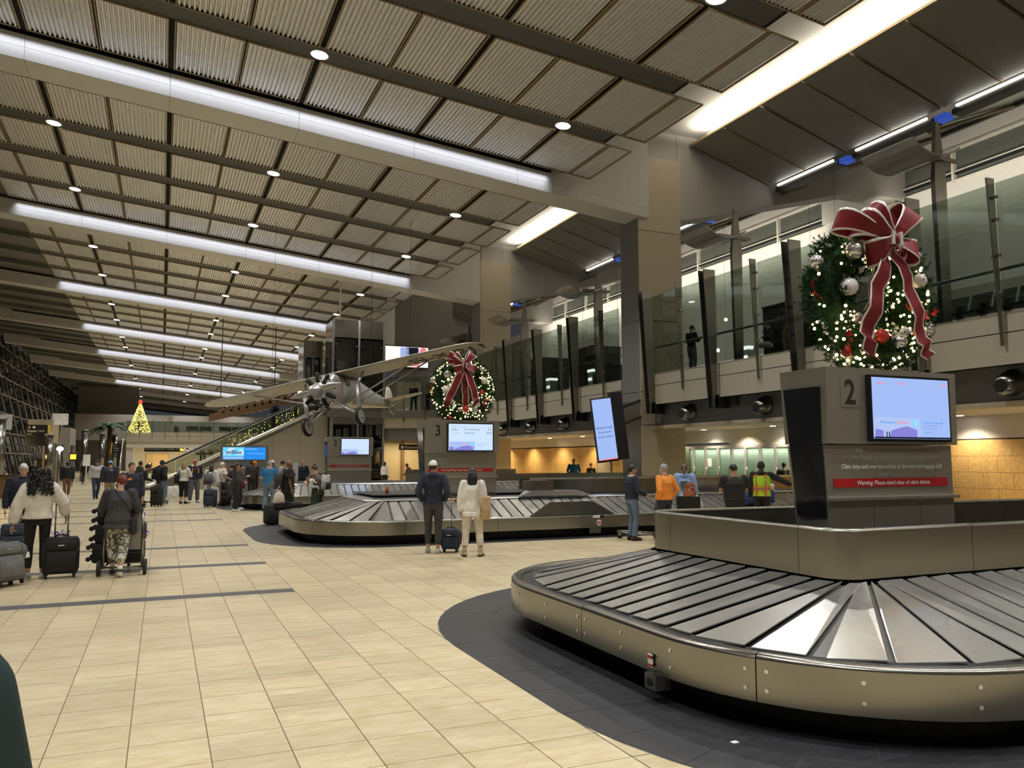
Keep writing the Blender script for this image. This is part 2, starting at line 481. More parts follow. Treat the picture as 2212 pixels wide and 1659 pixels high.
# dark stone mats around the carousels: each tile between two outlines is a piece
def path_pts(poly, step):
    out = [poly[0]]; acc = 0
    for a, b in zip(poly, poly[1:]):
        L = math.dist(a, b); k = max(1, round(L / step)) if L > step else 1
        for i in range(1, k + 1):
            out.append((a[0] + (b[0] - a[0]) * i / k, a[1] + (b[1] - a[1]) * i / k))
    return out
def resample(poly, n):
    L = [0]
    for a, b in zip(poly, poly[1:]): L.append(L[-1] + math.dist(a, b))
    out = []; j = 0
    for i in range(n + 1):
        t = L[-1] * i / n
        while j < len(L) - 2 and L[j + 1] < t: j += 1
        k = (t - L[j]) / max(1e-9, L[j + 1] - L[j])
        out.append((poly[j][0] + (poly[j + 1][0] - poly[j][0]) * k, poly[j][1] + (poly[j + 1][1] - poly[j][1]) * k))
    return out
def near_pairs(outer, inner_poly):
    """pair each outer point with the closest point of the inner outline"""
    res = []
    for p in outer:
        best = None
        for a, b in zip(inner_poly, inner_poly[1:]):
            ax, ay = a; bx, by = b; dx, dy = bx - ax, by - ay
            t = max(0, min(1, ((p[0] - ax) * dx + (p[1] - ay) * dy) / (dx * dx + dy * dy + 1e-12)))
            q = (ax + dx * t, ay + dy * t); d = math.dist(p, q)
            if best is None or d < best[0]: best = (d, q)
        res.append(best[1])
    return res
for ci, (mp, c) in enumerate(zip(MATS, CAR)):
    ctr = struct('floor_mat', None)
    ctr['kind'] = 'structure'
    base = MB(); base.prism(mp, -.01, .0015); obj('joint_bed', base, 'grout_dark', ctr)
    inn = rrect(c['x0'], c['ya'], c['yb'], c['R'], .30)
    n = 76 if ci == 0 else 46
    if ci == 2:
        b = MB(); b.prism(mp, .0015, .004); obj('stone_surface', b, 'dark_stone', ctr); continue
    out = resample(mp, n); ip = near_pairs(out, inn)
    for k in range(n):
        lay = 2 if ci == 0 else 1
        for q in range(lay):
            a, b = q / lay, (q + 1) / lay
            L2 = lambda p, i, t: (p[0] + (i[0] - p[0]) * t, p[1] + (i[1] - p[1]) * t)
            quad = [L2(out[k], ip[k], a), L2(out[k + 1], ip[k + 1], a), L2(out[k + 1], ip[k + 1], b), L2(out[k], ip[k], b)]
            cx = sum(p[0] for p in quad) / 4; cy = sum(p[1] for p in quad) / 4
            g = .003
            quad = [(x + (cx - x) / max(.05, math.dist((x, y), (cx, cy))) * g, y + (cy - y) / max(.05, math.dist((x, y), (cx, cy))) * g) for x, y in quad]
            m = MB(); m.prism(quad[::-1] if True else quad, 0, .004); obj('tile', m, 'dark_stone', ctr)

# ================================================================== CEILING
ceil = struct('ceiling', None)
ceil['label'] = 'sloped hall ceiling of hung corrugated metal panels'
SL = -0.1
def slab(mb, x0, x1, y0, y1, zo0, zo1, mi=0):
    """sheared box that follows the ceiling slope"""
    v = []
    for zo in (zo0, zo1):
        v += [(x0, y0, cz(x0) + zo), (x1, y0, cz(x1) + zo), (x1, y1, cz(x1) + zo), (x0, y1, cz(x0) + zo)]
    return mb.hexa(v, mi)
def panel_mesh(w, L, nr):
    """one corrugated panel (local origin at its near left corner, slope included) with a tan frame"""
    mb = MB(); t = .035
    for a, b_, c_, d_ in ((0, w, 0, t), (0, w, L - t, L), (0, t, t, L - t), (w - t, w, t, L - t)):
        v = []
        for z in (0, .05): v += [(a, c_, z - .1 * a), (b_, c_, z - .1 * b_), (b_, d_, z - .1 * b_), (a, d_, z - .1 * a)]
        mb.hexa(v, 1)
    prof = []; p = (w - 2 * t) / nr
    for i in range(nr):
        x = t + i * p
        prof += [(x, .085), (x + p * .22, .022), (x + p * .60, .022), (x + p * .80, .085)]
    prof.append((w - t, .085))
    v = [(x, t, z - .1 * x) for x, z in prof] + [(x, L - t, z - .1 * x) for x, z in prof]
    n = len(prof)
    mb.add(v, [(i, n + i, n + i + 1, i + 1) for i in range(n - 1)], 0)
    # dark backing at the ends of the corrugation
    mb.add([(t, L - t, .10 - .1 * t), (w - t, L - t, .10 - .1 * (w - t)), (w - t, L - t, .02 - .1 * (w - t)), (t, L - t, .02 - .1 * t)], [(0, 1, 2, 3)], 2)
    return mb
ROWS = [(-3.22, -.30), (-7.13, -4.03), (-10.98, -7.97), (-14.95, -11.82)]
cols = []
edges = [-7.1] + GAPX + [14.13]
for i in range(len(edges) - 1):
    a, b = edges[i], edges[i + 1]
    a2 = a + (.075 if i > 0 else 0); b2 = b - (.075 if i < len(edges) - 2 else 0)
    w = (b2 - a2)
    if i == 0: cut = a2 + 1.23
    elif i == len(edges) - 2: cut = a2 + 1.85
    else: cut = a2 + w / 2
    cols.append((a2, cut - .02)); cols.append((cut + .02, b2))
pcache = {}
def pmesh(w, L):
    k = (round(w, 2), round(L, 2))
    if k not in pcache: pcache[k] = panel_mesh(w, L, max(5, round(w / .132))).mesh('ceiling_panel', ['panel_metal', 'panel_frame', 'gap_black'])
    return pcache[k]
allp = []
for yb in BEAMS:
    for r0, r1 in ROWS:
        for a, b in cols: allp.append((yb + r0, r1 - r0, a, b - a))
allp.sort(key=lambda q: (0 if 8 < q[0] else 1, q[0]))
far = MB()
for k, (y, L, a, w) in enumerate(allp):
    if k < 296: new('ceiling_panel', pmesh(w, L), ceil, (a, y, cz(a)))
    else:
        pm = panel_mesh(w, L, max(5, round(w / .132))) if y < 100 else panel_mesh(w, L, 7)
        far.add([(vx + a, vy + y, vz + cz(a)) for vx, vy, vz in pm.v], pm.f, 0)
        far.m[-len(pm.m):] = pm.m
tag(obj('distant_panels', far, ['panel_metal', 'panel_frame', 'gap_black'], ceil), kind='stuff')
back = MB()
slab(back, -7.2, 13.2, -14, 216, .135, .30)     # dark deck above the panels, seen in the gaps
obj('ceiling_deck', back, 'gap_black', ceil)
for yb in BEAMS:
    for c in (-3.625, -7.55, -11.40):
        b = MB(); slab(b, -7.1, 13.0, yb + c - .40, yb + c + .40, .05, .12)
        obj('channel_cover', b, 'channel_dark', ceil)
# downlights: one thing each
dl_m = MB(); dl_m.disc((0, 0, .02), .26, 'z', 24, 0, .06)
dl_r = MB(); dl_r.disc((0, 0, -.012), .215, 'z', 24, 0, .012)
me_h = dl_m.mesh('housing', ['white_paint']); me_l = dl_r.mesh('lens', ['lamp_white'])
ordn = ['first', 'second', 'third', 'fourth', 'fifth', 'sixth', 'seventh', 'eighth', 'ninth', 'tenth', 'eleventh', 'twelfth', 'thirteenth', 'fourteenth', 'fifteenth', 'sixteenth', 'seventeenth', 'eighteenth', 'nineteenth', 'twentieth']
rows_l = [yb + off for yb in BEAMS for off in (-11.35, -3.6)]
rows_l = [y for y in sorted(rows_l) if 12 < y < 175]
side = {0: 'on the glass wall side', 2: 'along the middle', 4: 'on the balcony side'}
for ri, y in enumerate(rows_l):
    for gi in (0, 2, 4):
        if gi == 0 and ri == 0: pass
        t = thing('ceiling_light', 'round recessed ceiling downlight %s, %s row from the camera' % (side[gi], ordn[ri]), 'ceiling light',
                  (GAPX[gi], y, cz(GAPX[gi]) + .03), 0, 'round downlights of the hall ceiling')
        t.rotation_euler = (0, radians(5.71), 0)
        new('housing', me_h, t); new('lens', me_l, t)

# ------------------------------------------------------------------ beams
for bi, yb in enumerate(BEAMS):
    bm = struct('beam', None); bm['kind'] = 'structure'
    x_l, x_r = -12.4, 16.9
    core = MB(); slab(core, x_l, x_r, yb + .02, yb + 1.18, -.72, -.02)
    obj('beam_core', core, 'joint_line', bm)
    js = [-12.4, -8.0] + GAPX + [12.75, x_r]
    if bi < 1 or bi > 8:
        b = MB(); slab(b, x_l, x_r, yb, yb + 1.2, -.74, 0.0); obj('beam_cladding', b, 'beam_white', bm)
    else:
        for a, b_ in zip(js, js[1:]):
            for z0, z1 in ((-.735, -.375), (-.367, 0.0)):
                m = MB(); slab(m, a + .006, b_ - .006, yb, yb + .03, z0, z1); obj('face_panel', m, 'beam_white', bm)
            m = MB(); slab(m, a + .006, b_ - .006, yb + .005, yb + 1.195, -.745, -.715); obj('underside_panel', m, 'beam_white', bm)
            m = MB(); slab(m, a + .006, b_ - .006, yb + 1.17, yb + 1.2, -.72, 0.0); obj('rear_panel', m, 'beam_white', bm)
    # upstand between beam and soffit on the balcony side
    m = MB(); m.add([(12.75, yb + .02, cz(12.75)), (16.9, yb + .02, cz(16.9)), (16.9, yb + .02, 14.62), (12.75, yb + .02, 14.62),
                     (12.75, yb + 1.18, cz(12.75)), (16.9, yb + 1.18, cz(16.9)), (16.9, yb + 1.18, 14.62), (12.75, yb + 1.18, 14.62)],
                    [(0, 1, 2, 3), (7, 6, 5, 4), (0, 4, 5, 1), (3, 2, 6, 7), (0, 3, 7, 4), (1, 5, 6, 2)], 0)
    obj('upstand', m, 'soffit_white', bm)
# ------------------------------------------------------------------ left, unlit part of the ceiling
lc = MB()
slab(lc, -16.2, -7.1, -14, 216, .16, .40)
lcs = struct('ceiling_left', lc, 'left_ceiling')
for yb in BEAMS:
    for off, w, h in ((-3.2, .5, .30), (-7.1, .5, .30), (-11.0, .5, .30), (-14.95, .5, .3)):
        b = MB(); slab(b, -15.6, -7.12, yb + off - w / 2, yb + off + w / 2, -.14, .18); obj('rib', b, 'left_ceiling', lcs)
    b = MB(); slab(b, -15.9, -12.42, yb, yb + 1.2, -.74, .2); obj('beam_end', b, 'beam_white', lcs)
# soffit on the balcony side, above everything
so = MB(); so.box(12.9, 20.4, -14, 216, 14.62, 14.8)
struct('ceiling_right', so, 'soffit_white')
ro = MB(); ro.box(20.2, 31.3, -14, 216, 16.6, 16.8)
struct('ceiling_upper', ro, 'wall_grey')

# ================================================================== LEFT GLASS WALL
wl = struct('wall_left', None)
wl['label'] = 'leaning glass curtain wall, black with night'
xb, xt = -12.3, -15.95            # leaning outwards
def lw(z): return xb + (xt - xb) * z / 15.0
b = MB(); b.add([(lw(0) - .25, 4, 0), (lw(0) - .25, 205, 0), (lw(15) - .25, 205, 15), (lw(15) - .25, 4, 15)], [(0, 1, 2, 3)])
b.add([(lw(0) - .27, 4, 0), (lw(0) - .27, 205, 0), (lw(15) - .27, 205, 15), (lw(15) - .27, 4, 15)], [(3, 2, 1, 0)])
obj('night_glass', b, 'glass_night', wl)
b = MB(); b.box(-17.2, -17.0, 4, 205, 0, 15.4); obj('outer_screen', b, 'gap_black', wl)
for i in range(34):
    y = 34 + i * 4.6
    b = MB(); b.tube([(lw(.2), y, .2), (lw(14.9), y, 14.9)], .11, 8); obj('mullion', b, 'grey_metal', wl)
    if i % 2 == 0:
        b = MB()
        for z in (3.4, 6.0, 8.6, 11.2, 13.4):
            b.tube([(lw(z), y, z), (lw(z) + .95, y + .9, z - .55), (lw(z - 1.3), y, z - 1.3)], .045, 6)
            b.tube([(lw(z) + .95, y + .9, z - .55), (lw(z), y + 2.3, z)], .035, 6)
        obj('truss_arm', b, 'grey_metal', wl)
for z in (2.4, 4.3, 6.2, 8.1, 10.0, 11.9, 13.6):
    b = MB(); b.box(lw(z) - .12, lw(z) + .05, 20, 200, z - .06, z + .06); obj('transom', b, 'grey_metal', wl)

# ================================================================== COLUMNS, BALCONY SIDE
for yb, xl in ((25.8, 16.5), (43.75, 16.95), (62.1, 17.0), (80.6, 17.0)):
    cl = struct('column', None); cl['kind'] = 'structure'
    w, d = 1.95, 1.38
    zs = [(0, 3.05), (3.06, 4.3), (4.31, 7.05), (7.06, 10.55), (10.56, 13.55)]
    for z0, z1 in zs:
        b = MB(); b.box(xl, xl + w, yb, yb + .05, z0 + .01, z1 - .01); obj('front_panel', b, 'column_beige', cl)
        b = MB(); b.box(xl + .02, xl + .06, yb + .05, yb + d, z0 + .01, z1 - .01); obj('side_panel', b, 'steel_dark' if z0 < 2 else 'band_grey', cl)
    b = MB(); b.box(xl + .05, xl + w - .02, yb + .04, yb + d, 0, 14.62); obj('column_core', b, 'wall_grey', cl)
    # stainless jacket round the foot of the column
    b = MB()
    for i in range(3): b.box(xl - .012, xl + .02, yb + .06 + i * .44, yb + .06 + i * .44 + .43, 0, 3.95)
    obj('steel_jacket', b, 'steel', cl)
# cross walls above the balcony, in line with the columns
for yb in (7.4, 25.8, 43.75, 62.1, 80.6):
    b = MB()
    A = [(18.35, 11.1), (28.0, 13.6), (31, 13.6), (31, 16.6), (18.35, 16.6)]
    v = [(x, yb + .02, z) for x, z in A] + [(x, yb + 1.2, z) for x, z in A]
    b.add(v, [(0, 1, 2, 3, 4), (9, 8, 7, 6, 5)] + [(i, 5 + i, 5 + (i + 1) % 5, (i + 1) % 5) for i in range(5)], 0)
    struct('wall_cross', b, 'wall_grey')

# ------------------------------------------------------------------ side wings of the ceiling
def wing(y0, y1, tag_):
    w = struct('ceiling_wing', None); w['kind'] = 'structure'
    xa, za, xb_, zb = 19.0, 14.25, 22.95, 13.16
    n = max(1, round((y1 - y0) / 2.05)); st = (y1 - y0) / n
    for i in range(n):
        a, b_ = y0 + i * st + .06, y0 + (i + 1) * st - (.06 if i % 2 else .015)
        m = MB(); v = [(xa, a, za), (xb_, a, zb), (xb_, b_, zb), (xa, b_, za), (xa, a, za + .10), (xb_, a, zb + .1), (xb_, b_, zb + .1), (xa, b_, za + .1)]
        m.hexa(v, 0); obj('wing_panel', m, 'wing_grey', w)
        for yy in (a, b_ - .03):
            m = MB(); v = [(xa, yy, za - .02), (xb_, yy, zb - .02), (xb_, yy + .03, zb - .02), (xa, yy + .03, za - .02), (xa, yy, za), (xb_, yy, zb), (xb_, yy + .03, zb), (xa, yy + .03, za)]
            m.hexa(v, 0); obj('edge_trim', m, 'panel_frame', w)
    m = MB(); m.box(xa - .06, xa, y0, y1, za - .04, za + .06); obj('edge_trim', m, 'panel_frame', w)
    m = MB(); m.box(xa + .1, xb_, y0, y1, za + .12, za + .16); obj('wing_backing', m, 'gap_black', w)
    # light fitting along the lower edge: dark trough, tubes, blue ends
    for i in range(max(1, round((y1 - y0) / 4.1))):
        a = y0 + i * 4.1 + .35; b_ = min(a + 3.4, y1)
        m = MB(); m.box(23.05, 23.5, a, b_, 12.84, 13.02); obj('light_trough', m, 'dark_metal', w)
        m = MB(); m.tube([(23.02, a + .2, 13.07), (23.02, b_ - .2, 13.07)], .045, 8); obj('light_tube', m, 'tube_white', w)
        m = MB(); m.box(23.06, 23.46, a - .45, a - .05, 12.86, 13.05); obj('blue_end', m, 'strip_blue', w)
    return w
wing(5.4, 25.75, 0); wing(-12, 5.3, 0); wing(30.0, 43.7, 1); wing(27.05, 29.9, 1); wing(48.3, 62.0, 2)
# sloping glass roof between the wings and the clerestory
for y0, y1 in ((-6, 25.7), (27.1, 43.7), (45.2, 62.0)):
    g = struct('window_roof', None); g['kind'] = 'structure'
    m = MB(); m.add([(23.6, y0, 12.95), (29.0, y0, 15.1), (29.0, y1, 15.1), (23.6, y1, 12.95)], [(0, 1, 2, 3)], 0)
    m.add([(23.6, y0, 12.97), (29.0, y0, 15.12), (29.0, y1, 15.12), (23.6, y1, 12.97)], [(3, 2, 1, 0)], 0)
    obj('roof_pane', m, 'glass_roof', g)
    k = int((y1 - y0) / 3.4)
    for i in range(k + 1):
        y = y0 + (y1 - y0) * i / k
        m = MB(); m.tube([(23.6, y, 12.85), (29.0, y + .6, 15.0)], .07, 6); obj('roof_bar', m, 'panel_frame', g)
    m = MB(); m.box(28.95, 29.1, y0, y1, 14.95, 15.12); obj('roof_rail', m, 'dark_metal', g)
# ================================================================== UPPER WALL AND CLERESTORY
wu = struct('wall_upper', None)
b = MB(); b.box(30.85, 31.1, -14, 120, 4.9, 13.62); obj('wall_plaster', b, 'wall_white', wu)
b = MB(); b.box(30.85, 31.1, -14, 120, 15.05, 16.6); obj('wall_head', b, 'wall_white', wu)
for y0, y1 in ((26.6, 30.4), (44.9, 49.0), (63.2, 67.3), (-14, -10)):
    b = MB(); b.box(30.4, 31.1, y0, y1, 13.62, 16.6); obj('wall_pier', b, 'wall_white', wu)
for wi, (y0, y1) in enumerate(((-10, 26.6), (30.4, 44.9), (49.0, 63.2))):
    win = struct('window_%d' % (wi + 1), None); win['kind'] = 'structure'
    b = MB(); b.add([(30.95, y0, 13.62), (30.95, y1, 13.62), (30.95, y1, 15.05), (30.95, y0, 15.05)], [(0, 1, 2, 3)]); obj('pane', b, 'window_night', win)
    for z, h in ((13.62, .07), (14.02, .05), (15.0, .09)):
        b = MB(); b.box(30.78, 30.97, y0, y1, z, z + h); obj('frame_rail', b, 'mullion_white', win)
    b = MB(); b.box(30.8, 30.96, y0, y1, 13.93, 14.01); obj('shadow_gap', b, 'gap_black', win)
    n = round((y1 - y0) / 3.3)
    for i in range(n + 1):
        y = y0 + (y1 - y0) * i / n
        b = MB(); b.box(30.74, 30.97, y - .05, y + .05, 13.62, 15.07); obj('frame_post', b, 'mullion_white', win)
b = MB(); b.box(30.5, 31.1, 26.75, 30.2, 4.9, 13.62); obj('wall_pier', b, 'wall_white', wu)

# ================================================================== BALCONY
SEC = [(-6.0, 25.2), (27.4, 43.2), (45.3, 48.6)]
bal = struct('balcony_floor', None); bal['kind'] = 'structure'
b = MB(); b.box(16.9, 31, -6, 120, 4.45, 4.88); obj('slab', b, 'mezz_floor', bal)
for y0, y1 in SEC:
    yy = y0
    step = 3.9
    while yy < y1 - .1:
        e = min(yy + step, y1)
        for z0, z1 in ((3.78, 4.455), (4.48, 4.90)):
            m = MB(); m.box(16.6, 16.66, yy + .008, e - .008, z0, z1); obj('fascia_panel', m, 'fascia_beige', bal)
        yy = e
    m = MB(); m.box(16.64, 16.9, y0, y1, 3.8, 4.86); obj('fascia_back', m, 'joint_line', bal)
    m = MB(); m.box(17.1, 17.3, y0 - .3, y1 + .8, 3.0, 4.45); obj('grey_band', m, 'band_grey', bal)
    m = MB(); m.box(16.66, 17.12, y0, y1, 3.80, 3.84); obj('fascia_soffit', m, 'dark_metal', bal)
for (y0, y1), nm in zip(SEC, ('near', 'middle', 'far')):
    rt = thing('balcony_railing', 'tall glass balcony railing with steel fins, %s section' % nm, 'railing', (16.6, y0, 4.9))
    yy = [y for y in (25.1, 23.2, 21.4, 19.3, 17.5, 15.45, 13.55, 11.55, 9.65, 7.7, 5.8, 40.05, 38.2, 36.2, 34.6, 32.4, 30.95, 28.65, 42.3, 46.5, 48.6) if y0 - .1 < y < y1 + .1]
    yy.sort()
    ends = sorted(set([y0] + yy + [y1]))
    for a, c in zip(ends, ends[1:]):
        if c - a < .3: continue
        m = MB(); m.box(-.05, -.035, a - y0 + .03, c - y0 - .03, .02, 2.88); obj('glass_pane', m, 'glass_rail', rt)
    for k, y in enumerate(yy):
        big = min(abs(y - q) for q in (25.1, 21.4, 17.5, 13.55, 9.65, 5.8, 38.2, 34.6, 30.95, 42.3, 46.5)) < .05
        ly = y - y0
        if big:
            for dx, dy, mt in ((-.12, -.10, 'bronze_post'), (-.12, .16, 'dark_metal')):
                m = MB()
                v = [(dx - .10, ly + dy - .02, -1.46), (dx + .06, ly + dy - .02, -1.46), (dx + .06, ly + dy + .02, -1.46), (dx - .10, ly + dy + .02, -1.46),
                     (dx - .40, ly + dy - .02, 3.08), (dx + .06, ly + dy - .02, 3.08), (dx + .06, ly + dy + .02, 3.08), (dx - .40, ly + dy + .02, 3.08)]
                m.hexa(v); obj('steel_fin', m, mt, rt)
            m = MB(); m.box(-.16, .38, ly - .12, ly + .18, -1.47, -1.05); obj('fin_bracket', m, 'dark_metal', rt)
        else:
            m = MB(); v = [(-.10, ly - .02, -.72), (-.04, ly - .02, -.72), (-.04, ly + .02, -.72), (-.10, ly + .02, -.72),
                           (-.30, ly - .02, 2.98), (-.06, ly - .02, 2.98), (-.06, ly + .02, 2.98), (-.30, ly + .02, 2.98)]
            m.hexa(v); obj('steel_fin', m, 'bronze_post', rt)
        m = MB()
        for z in (.45, 1.25, 2.05, 2.55):
            m.tube([(-.10, ly - .10, z), (-.10, ly + .10, z)], .035, 8)
        tag(obj('glass_clamps', m, 'steel', rt), kind='stuff')
    m = MB(); m.tube([(.16, .1, 1.0), (.16, y1 - y0 - .1, 1.0)], .04, 8)
    for y in yy: m.tube([(.16, y - y0, 1.0), (-.08, y - y0, .96)], .02, 6)
    obj('handrail', m, 'grey_metal', rt)
# lamp masts with curved reflectors
for k, (y, nm) in enumerate(((21.0, 'beside the nearest column'), (13.4, 'behind the large wreath'), (30.2, 'just beyond the nearest column'), (38.0, 'beyond the second wreath'), (46.3, 'farthest along the balcony'))):
    t = thing('lamp_mast', 'tall tapered lamp mast with a curved reflector plate, %s' % nm, 'lamp mast', (17.2, y, 4.9), 0, 'lamp masts along the balcony')
    m = MB(); v = [(-.13, -.06, -1.4), (.13, -.06, -1.4), (.13, .06, -1.4), (-.13, .06, -1.4), (-.20, -.06, 3.6), (.20, -.06, 3.6), (.20, .06, 3.6), (-.20, .06, 3.6)]
    m.hexa(v)
    v = [(-.20, -.06, 3.6), (.20, -.06, 3.6), (.20, .06, 3.6), (-.20, .06, 3.6), (-.06, -.05, 5.12), (.06, -.05, 5.12), (.06, .05, 5.12), (-.06, .05, 5.12)]
    m.hexa(v); obj('mast', m, 'bronze_post', t)
    m = MB(); m.box(-.75, .55, -.10, -.06, 4.12, 4.22); m.box(-.75, .55, .06, .10, 4.12, 4.22); m.box(-.9, -.2, -.3, .5, 4.03, 4.08); obj('cross_arm', m, 'bronze_post', t)
    m = MB(); rr = []
    for i in range(9):
        a = radians(-42 + 84 * i / 8); rr.append([(-.95 + 1.15 * sin(a), -.75, 5.05 - 1.15 * cos(a)), (-.95 + 1.15 * sin(a), .75, 5.05 - 1.15 * cos(a)),
                                                     (-.95 + 1.18 * sin(a), .75, 5.05 - 1.18 * cos(a)), (-.95 + 1.18 * sin(a), -.75, 5.05 - 1.18 * cos(a))])
    m.loft(rr, 0, False); obj('reflector', m, 'grey_metal', t)
# air nozzles in the grey band
for y in (4.0, 7.85, 11.75, 15.7, 19.65, 23.5, 29.5, 33.1, 36.7, 40.3):
    pos = 'third' if 0 else ''
    names = {11.75: 'right of the number 2 tower', 15.7: 'hidden behind the number 2 tower', 19.65: 'left of the number 2 tower', 23.5: 'nearest the first column', 33.1: 'just left of the leaning display',
             36.7: 'beside the number 3 tower', 29.5: 'behind the leaning display', 40.3: 'behind the number 3 tower', 4.0: 'out of view on the near band', 7.85: 'nearest the camera'}
    t = thing('air_nozzle', 'round steel air nozzle on the grey band, %s' % names[y], 'air vent', (17.1, y, 3.42), 0, 'air nozzles under the balcony')
    m = MB(); rings = []
    for x, r in ((0, .30), (-.06, .30), (-.10, .27), (-.22, .26), (-.34, .22), (-.42, .18)):
        rings.append([(x, r * cos(2 * pi * i / 20), r * sin(2 * pi * i / 20) - .25 * max(0, -x - .1)) for i in range(20)])
    m.loft(rings, 0); obj('shell', m, 'steel', t)
    m = MB(); m.disc((-.425, 0, -.08), .15, 'x', 20, 0, .02); obj('throat', m, 'gap_black', t)
# ================================================================== LOWER CLAIM LEVEL, RIGHT
lr = struct('wall_right', None)
b = MB(); b.box(21.5, 21.8, -6, 27, 2.32, 3.0); b.box(21.5, 21.8, 27, 62, 2.46, 3.0); obj('plaster_band', b, 'wall_white', lr)
stc = []
def stone(y0, y1, z0, z1):
    nz = round((z1 - z0) / .46); h = (z1 - z0) / nz
    for r in range(nz):
        y = y0 + (.0 if r % 2 == 0 else -.45)
        while y < y1:
            a, c = max(y, y0), min(y + .9, y1)
            if c - a > .05:
                m = MB(); m.box(21.47, 21.5, a + .004, c - .004, z0 + r * h + .004, z0 + (r + 1) * h - .004)
                obj('stone_block', m, 'stone_wall', lr)
            y += .9
b = MB(); b.box(21.5, 21.8, -6, 20.0, 0, 2.34); b.box(21.5, 21.8, 30.2, 62, 0, 2.5); obj('stone_backing', b, 'grout', lr)
stone(8.6, 19.4, .0, 2.30); stone(33.0, 51.3, .0, 2.44)
cs = struct('ceiling_lower', None)
b = MB(); b.box(17.25, 21.6, -6, 62, 3.0, 3.08); obj('ceiling_board', b, 'soffit_white', cs)
b = MB(); b.box(17.0, 17.32, -6, 50, 2.90, 3.02); obj('edge_bead', b, 'column_beige', cs)
# frosted glass doors
for i in range(12):
    y0 = 19.95 + i * .86
    d = struct('door_%d' % (i + 1), None); d['kind'] = 'structure'
    m = MB(); m.box(21.48, 21.50, y0 + .06, y0 + .80, .06, 2.24); obj('door_pane', m, 'glass_door', d)
    m = MB()
    m.box(21.44, 21.53, y0, y0 + .07, 0, 2.33); m.box(21.44, 21.53, y0 + .79, y0 + .86, 0, 2.33); m.box(21.44, 21.53, y0 + .07, y0 + .79, 2.22, 2.33); m.box(21.44, 21.53, y0 + .07, y0 + .79, 0, .08)
    obj('door_frame', m, 'pole_grey', d)
    m = MB(); m.tube([(21.40, y0 + .72, .85), (21.40, y0 + .72, 1.45)], .02, 8); obj('door_handle', m, 'steel', d)
b = MB(); b.box(21.9, 22.0, 19.5, 30.5, 0, 2.4); obj('lit_lobby', b, 'wall_white', lr)
lamp('lobby_lamp', 'AREA', (21.72, 25.2, 2.2), 110, (.95, 1, .88), rot=(0, 0, 0), shape='RECTANGLE', size=.15, size_y=10)
tag(obj('paper_notice', MB().box(21.455, 21.465, 28.15, 28.42, 1.45, 1.80), 'paper'), 'small white paper notice taped on a frosted glass door', 'notice')
# plain return walls and the service door beside the yellow stone
b = MB(); b.box(17.3, 17.9, 50.4, 51.0, 0, 3.0)
obj('return_wall', b, 'column_beige', lr)
d = struct('door_20', None); d['kind'] = 'structure'
m = MB(); m.box(21.42, 21.47, 36.6, 37.9, 0, 2.2); obj('door_leaf', m, 'column_beige', d)
m = MB(); m.box(21.40, 21.46, 36.5, 36.6, 0, 2.3); m.box(21.40, 21.46, 37.9, 38.0, 0, 2.3); obj('door_frame', m, 'wall_grey', d)
# recessed downlights under the balcony
m0 = MB(); m0.disc((0, 0, 0), .10, 'z', 16, 0, .02)
lm = m0.mesh('lens', ['lamp_white'])
m1 = MB(); m1.disc((0, 0, .006), .13, 'z', 16, 0, .02); lh = m1.mesh('trim_ring', ['white_paint'])
for i, y in enumerate((4, 10, 13, 16, 19.5, 23.7, 27.9, 34, 38, 42)):
    t = thing('recessed_lamp', 'small recessed ceiling lamp under the balcony, %s along the claim area' % ordn[i], 'ceiling lamp', (20.9 if y < 29 else 20.6, y, 2.995), 0, 'recessed lamps under the balcony')
    new('lens', lm, t); new('trim_ring', lh, t)
# unseen end wall behind the camera, added for the steel to reflect
wb = struct('wall_back', None)
m = MB(); m.box(-13.4, 31, -14.3, -14, 0, 16.6); obj('wall_plaster', m, 'wall_white', wb)
for k in range(9):
    m = MB(); m.box(-12 + k * 3.6, -11.7 + k * 3.6, -14, -13.8, 0, 14); obj('pilaster', m, 'wall_grey', wb)
mat('plate_shade', (.16, .16, .155), .40, .7, .05, 5)  # dark tone that stands for shade between the carousel plates
# ================================================================== CAROUSELS
def offs(c, d): return rrect(c['x0'], c['ya'], c['yb'], c['R'], d)
def arc_len(p):
    L = [0]
    for a, b in zip(p, p[1:]): L.append(L[-1] + math.dist(a, b))
    return L
def at_len(p, L, t):
    t = max(0, min(L[-1], t))
    for j in range(len(L) - 1):
        if L[j + 1] >= t or j == len(L) - 2:
            k = (t - L[j]) / max(1e-9, L[j + 1] - L[j])
            return (p[j][0] + (p[j + 1][0] - p[j][0]) * k, p[j][1] + (p[j + 1][1] - p[j][1]) * k)
def sub_path(p, L, t0, t1):
    out = [at_len(p, L, t0)]
    for j, l in enumerate(L):
        if t0 + 1e-4 < l < t1 - 1e-4: out.append(p[j])
    out.append(at_len(p, L, t1))
    return out
def band(mb, po, pi_, prof, mi=0, smooth=False):
    """sweep: prof is a list of (k, z) where k blends from outline po to outline pi_"""
    n = len(po); q = len(prof); v = []
    for a, b in zip(po, pi_):
        for k, z in prof: v.append((a[0] + (b[0] - a[0]) * k, a[1] + (b[1] - a[1]) * k, z))
    f = []
    for i in range(n - 1):
        for j in range(q - 1):
            f.append((i * q + j, i * q + j + 1, (i + 1) * q + j + 1, (i + 1) * q + j))
    return mb.add(v, f, mi, smooth)
PL_IN = 1.55
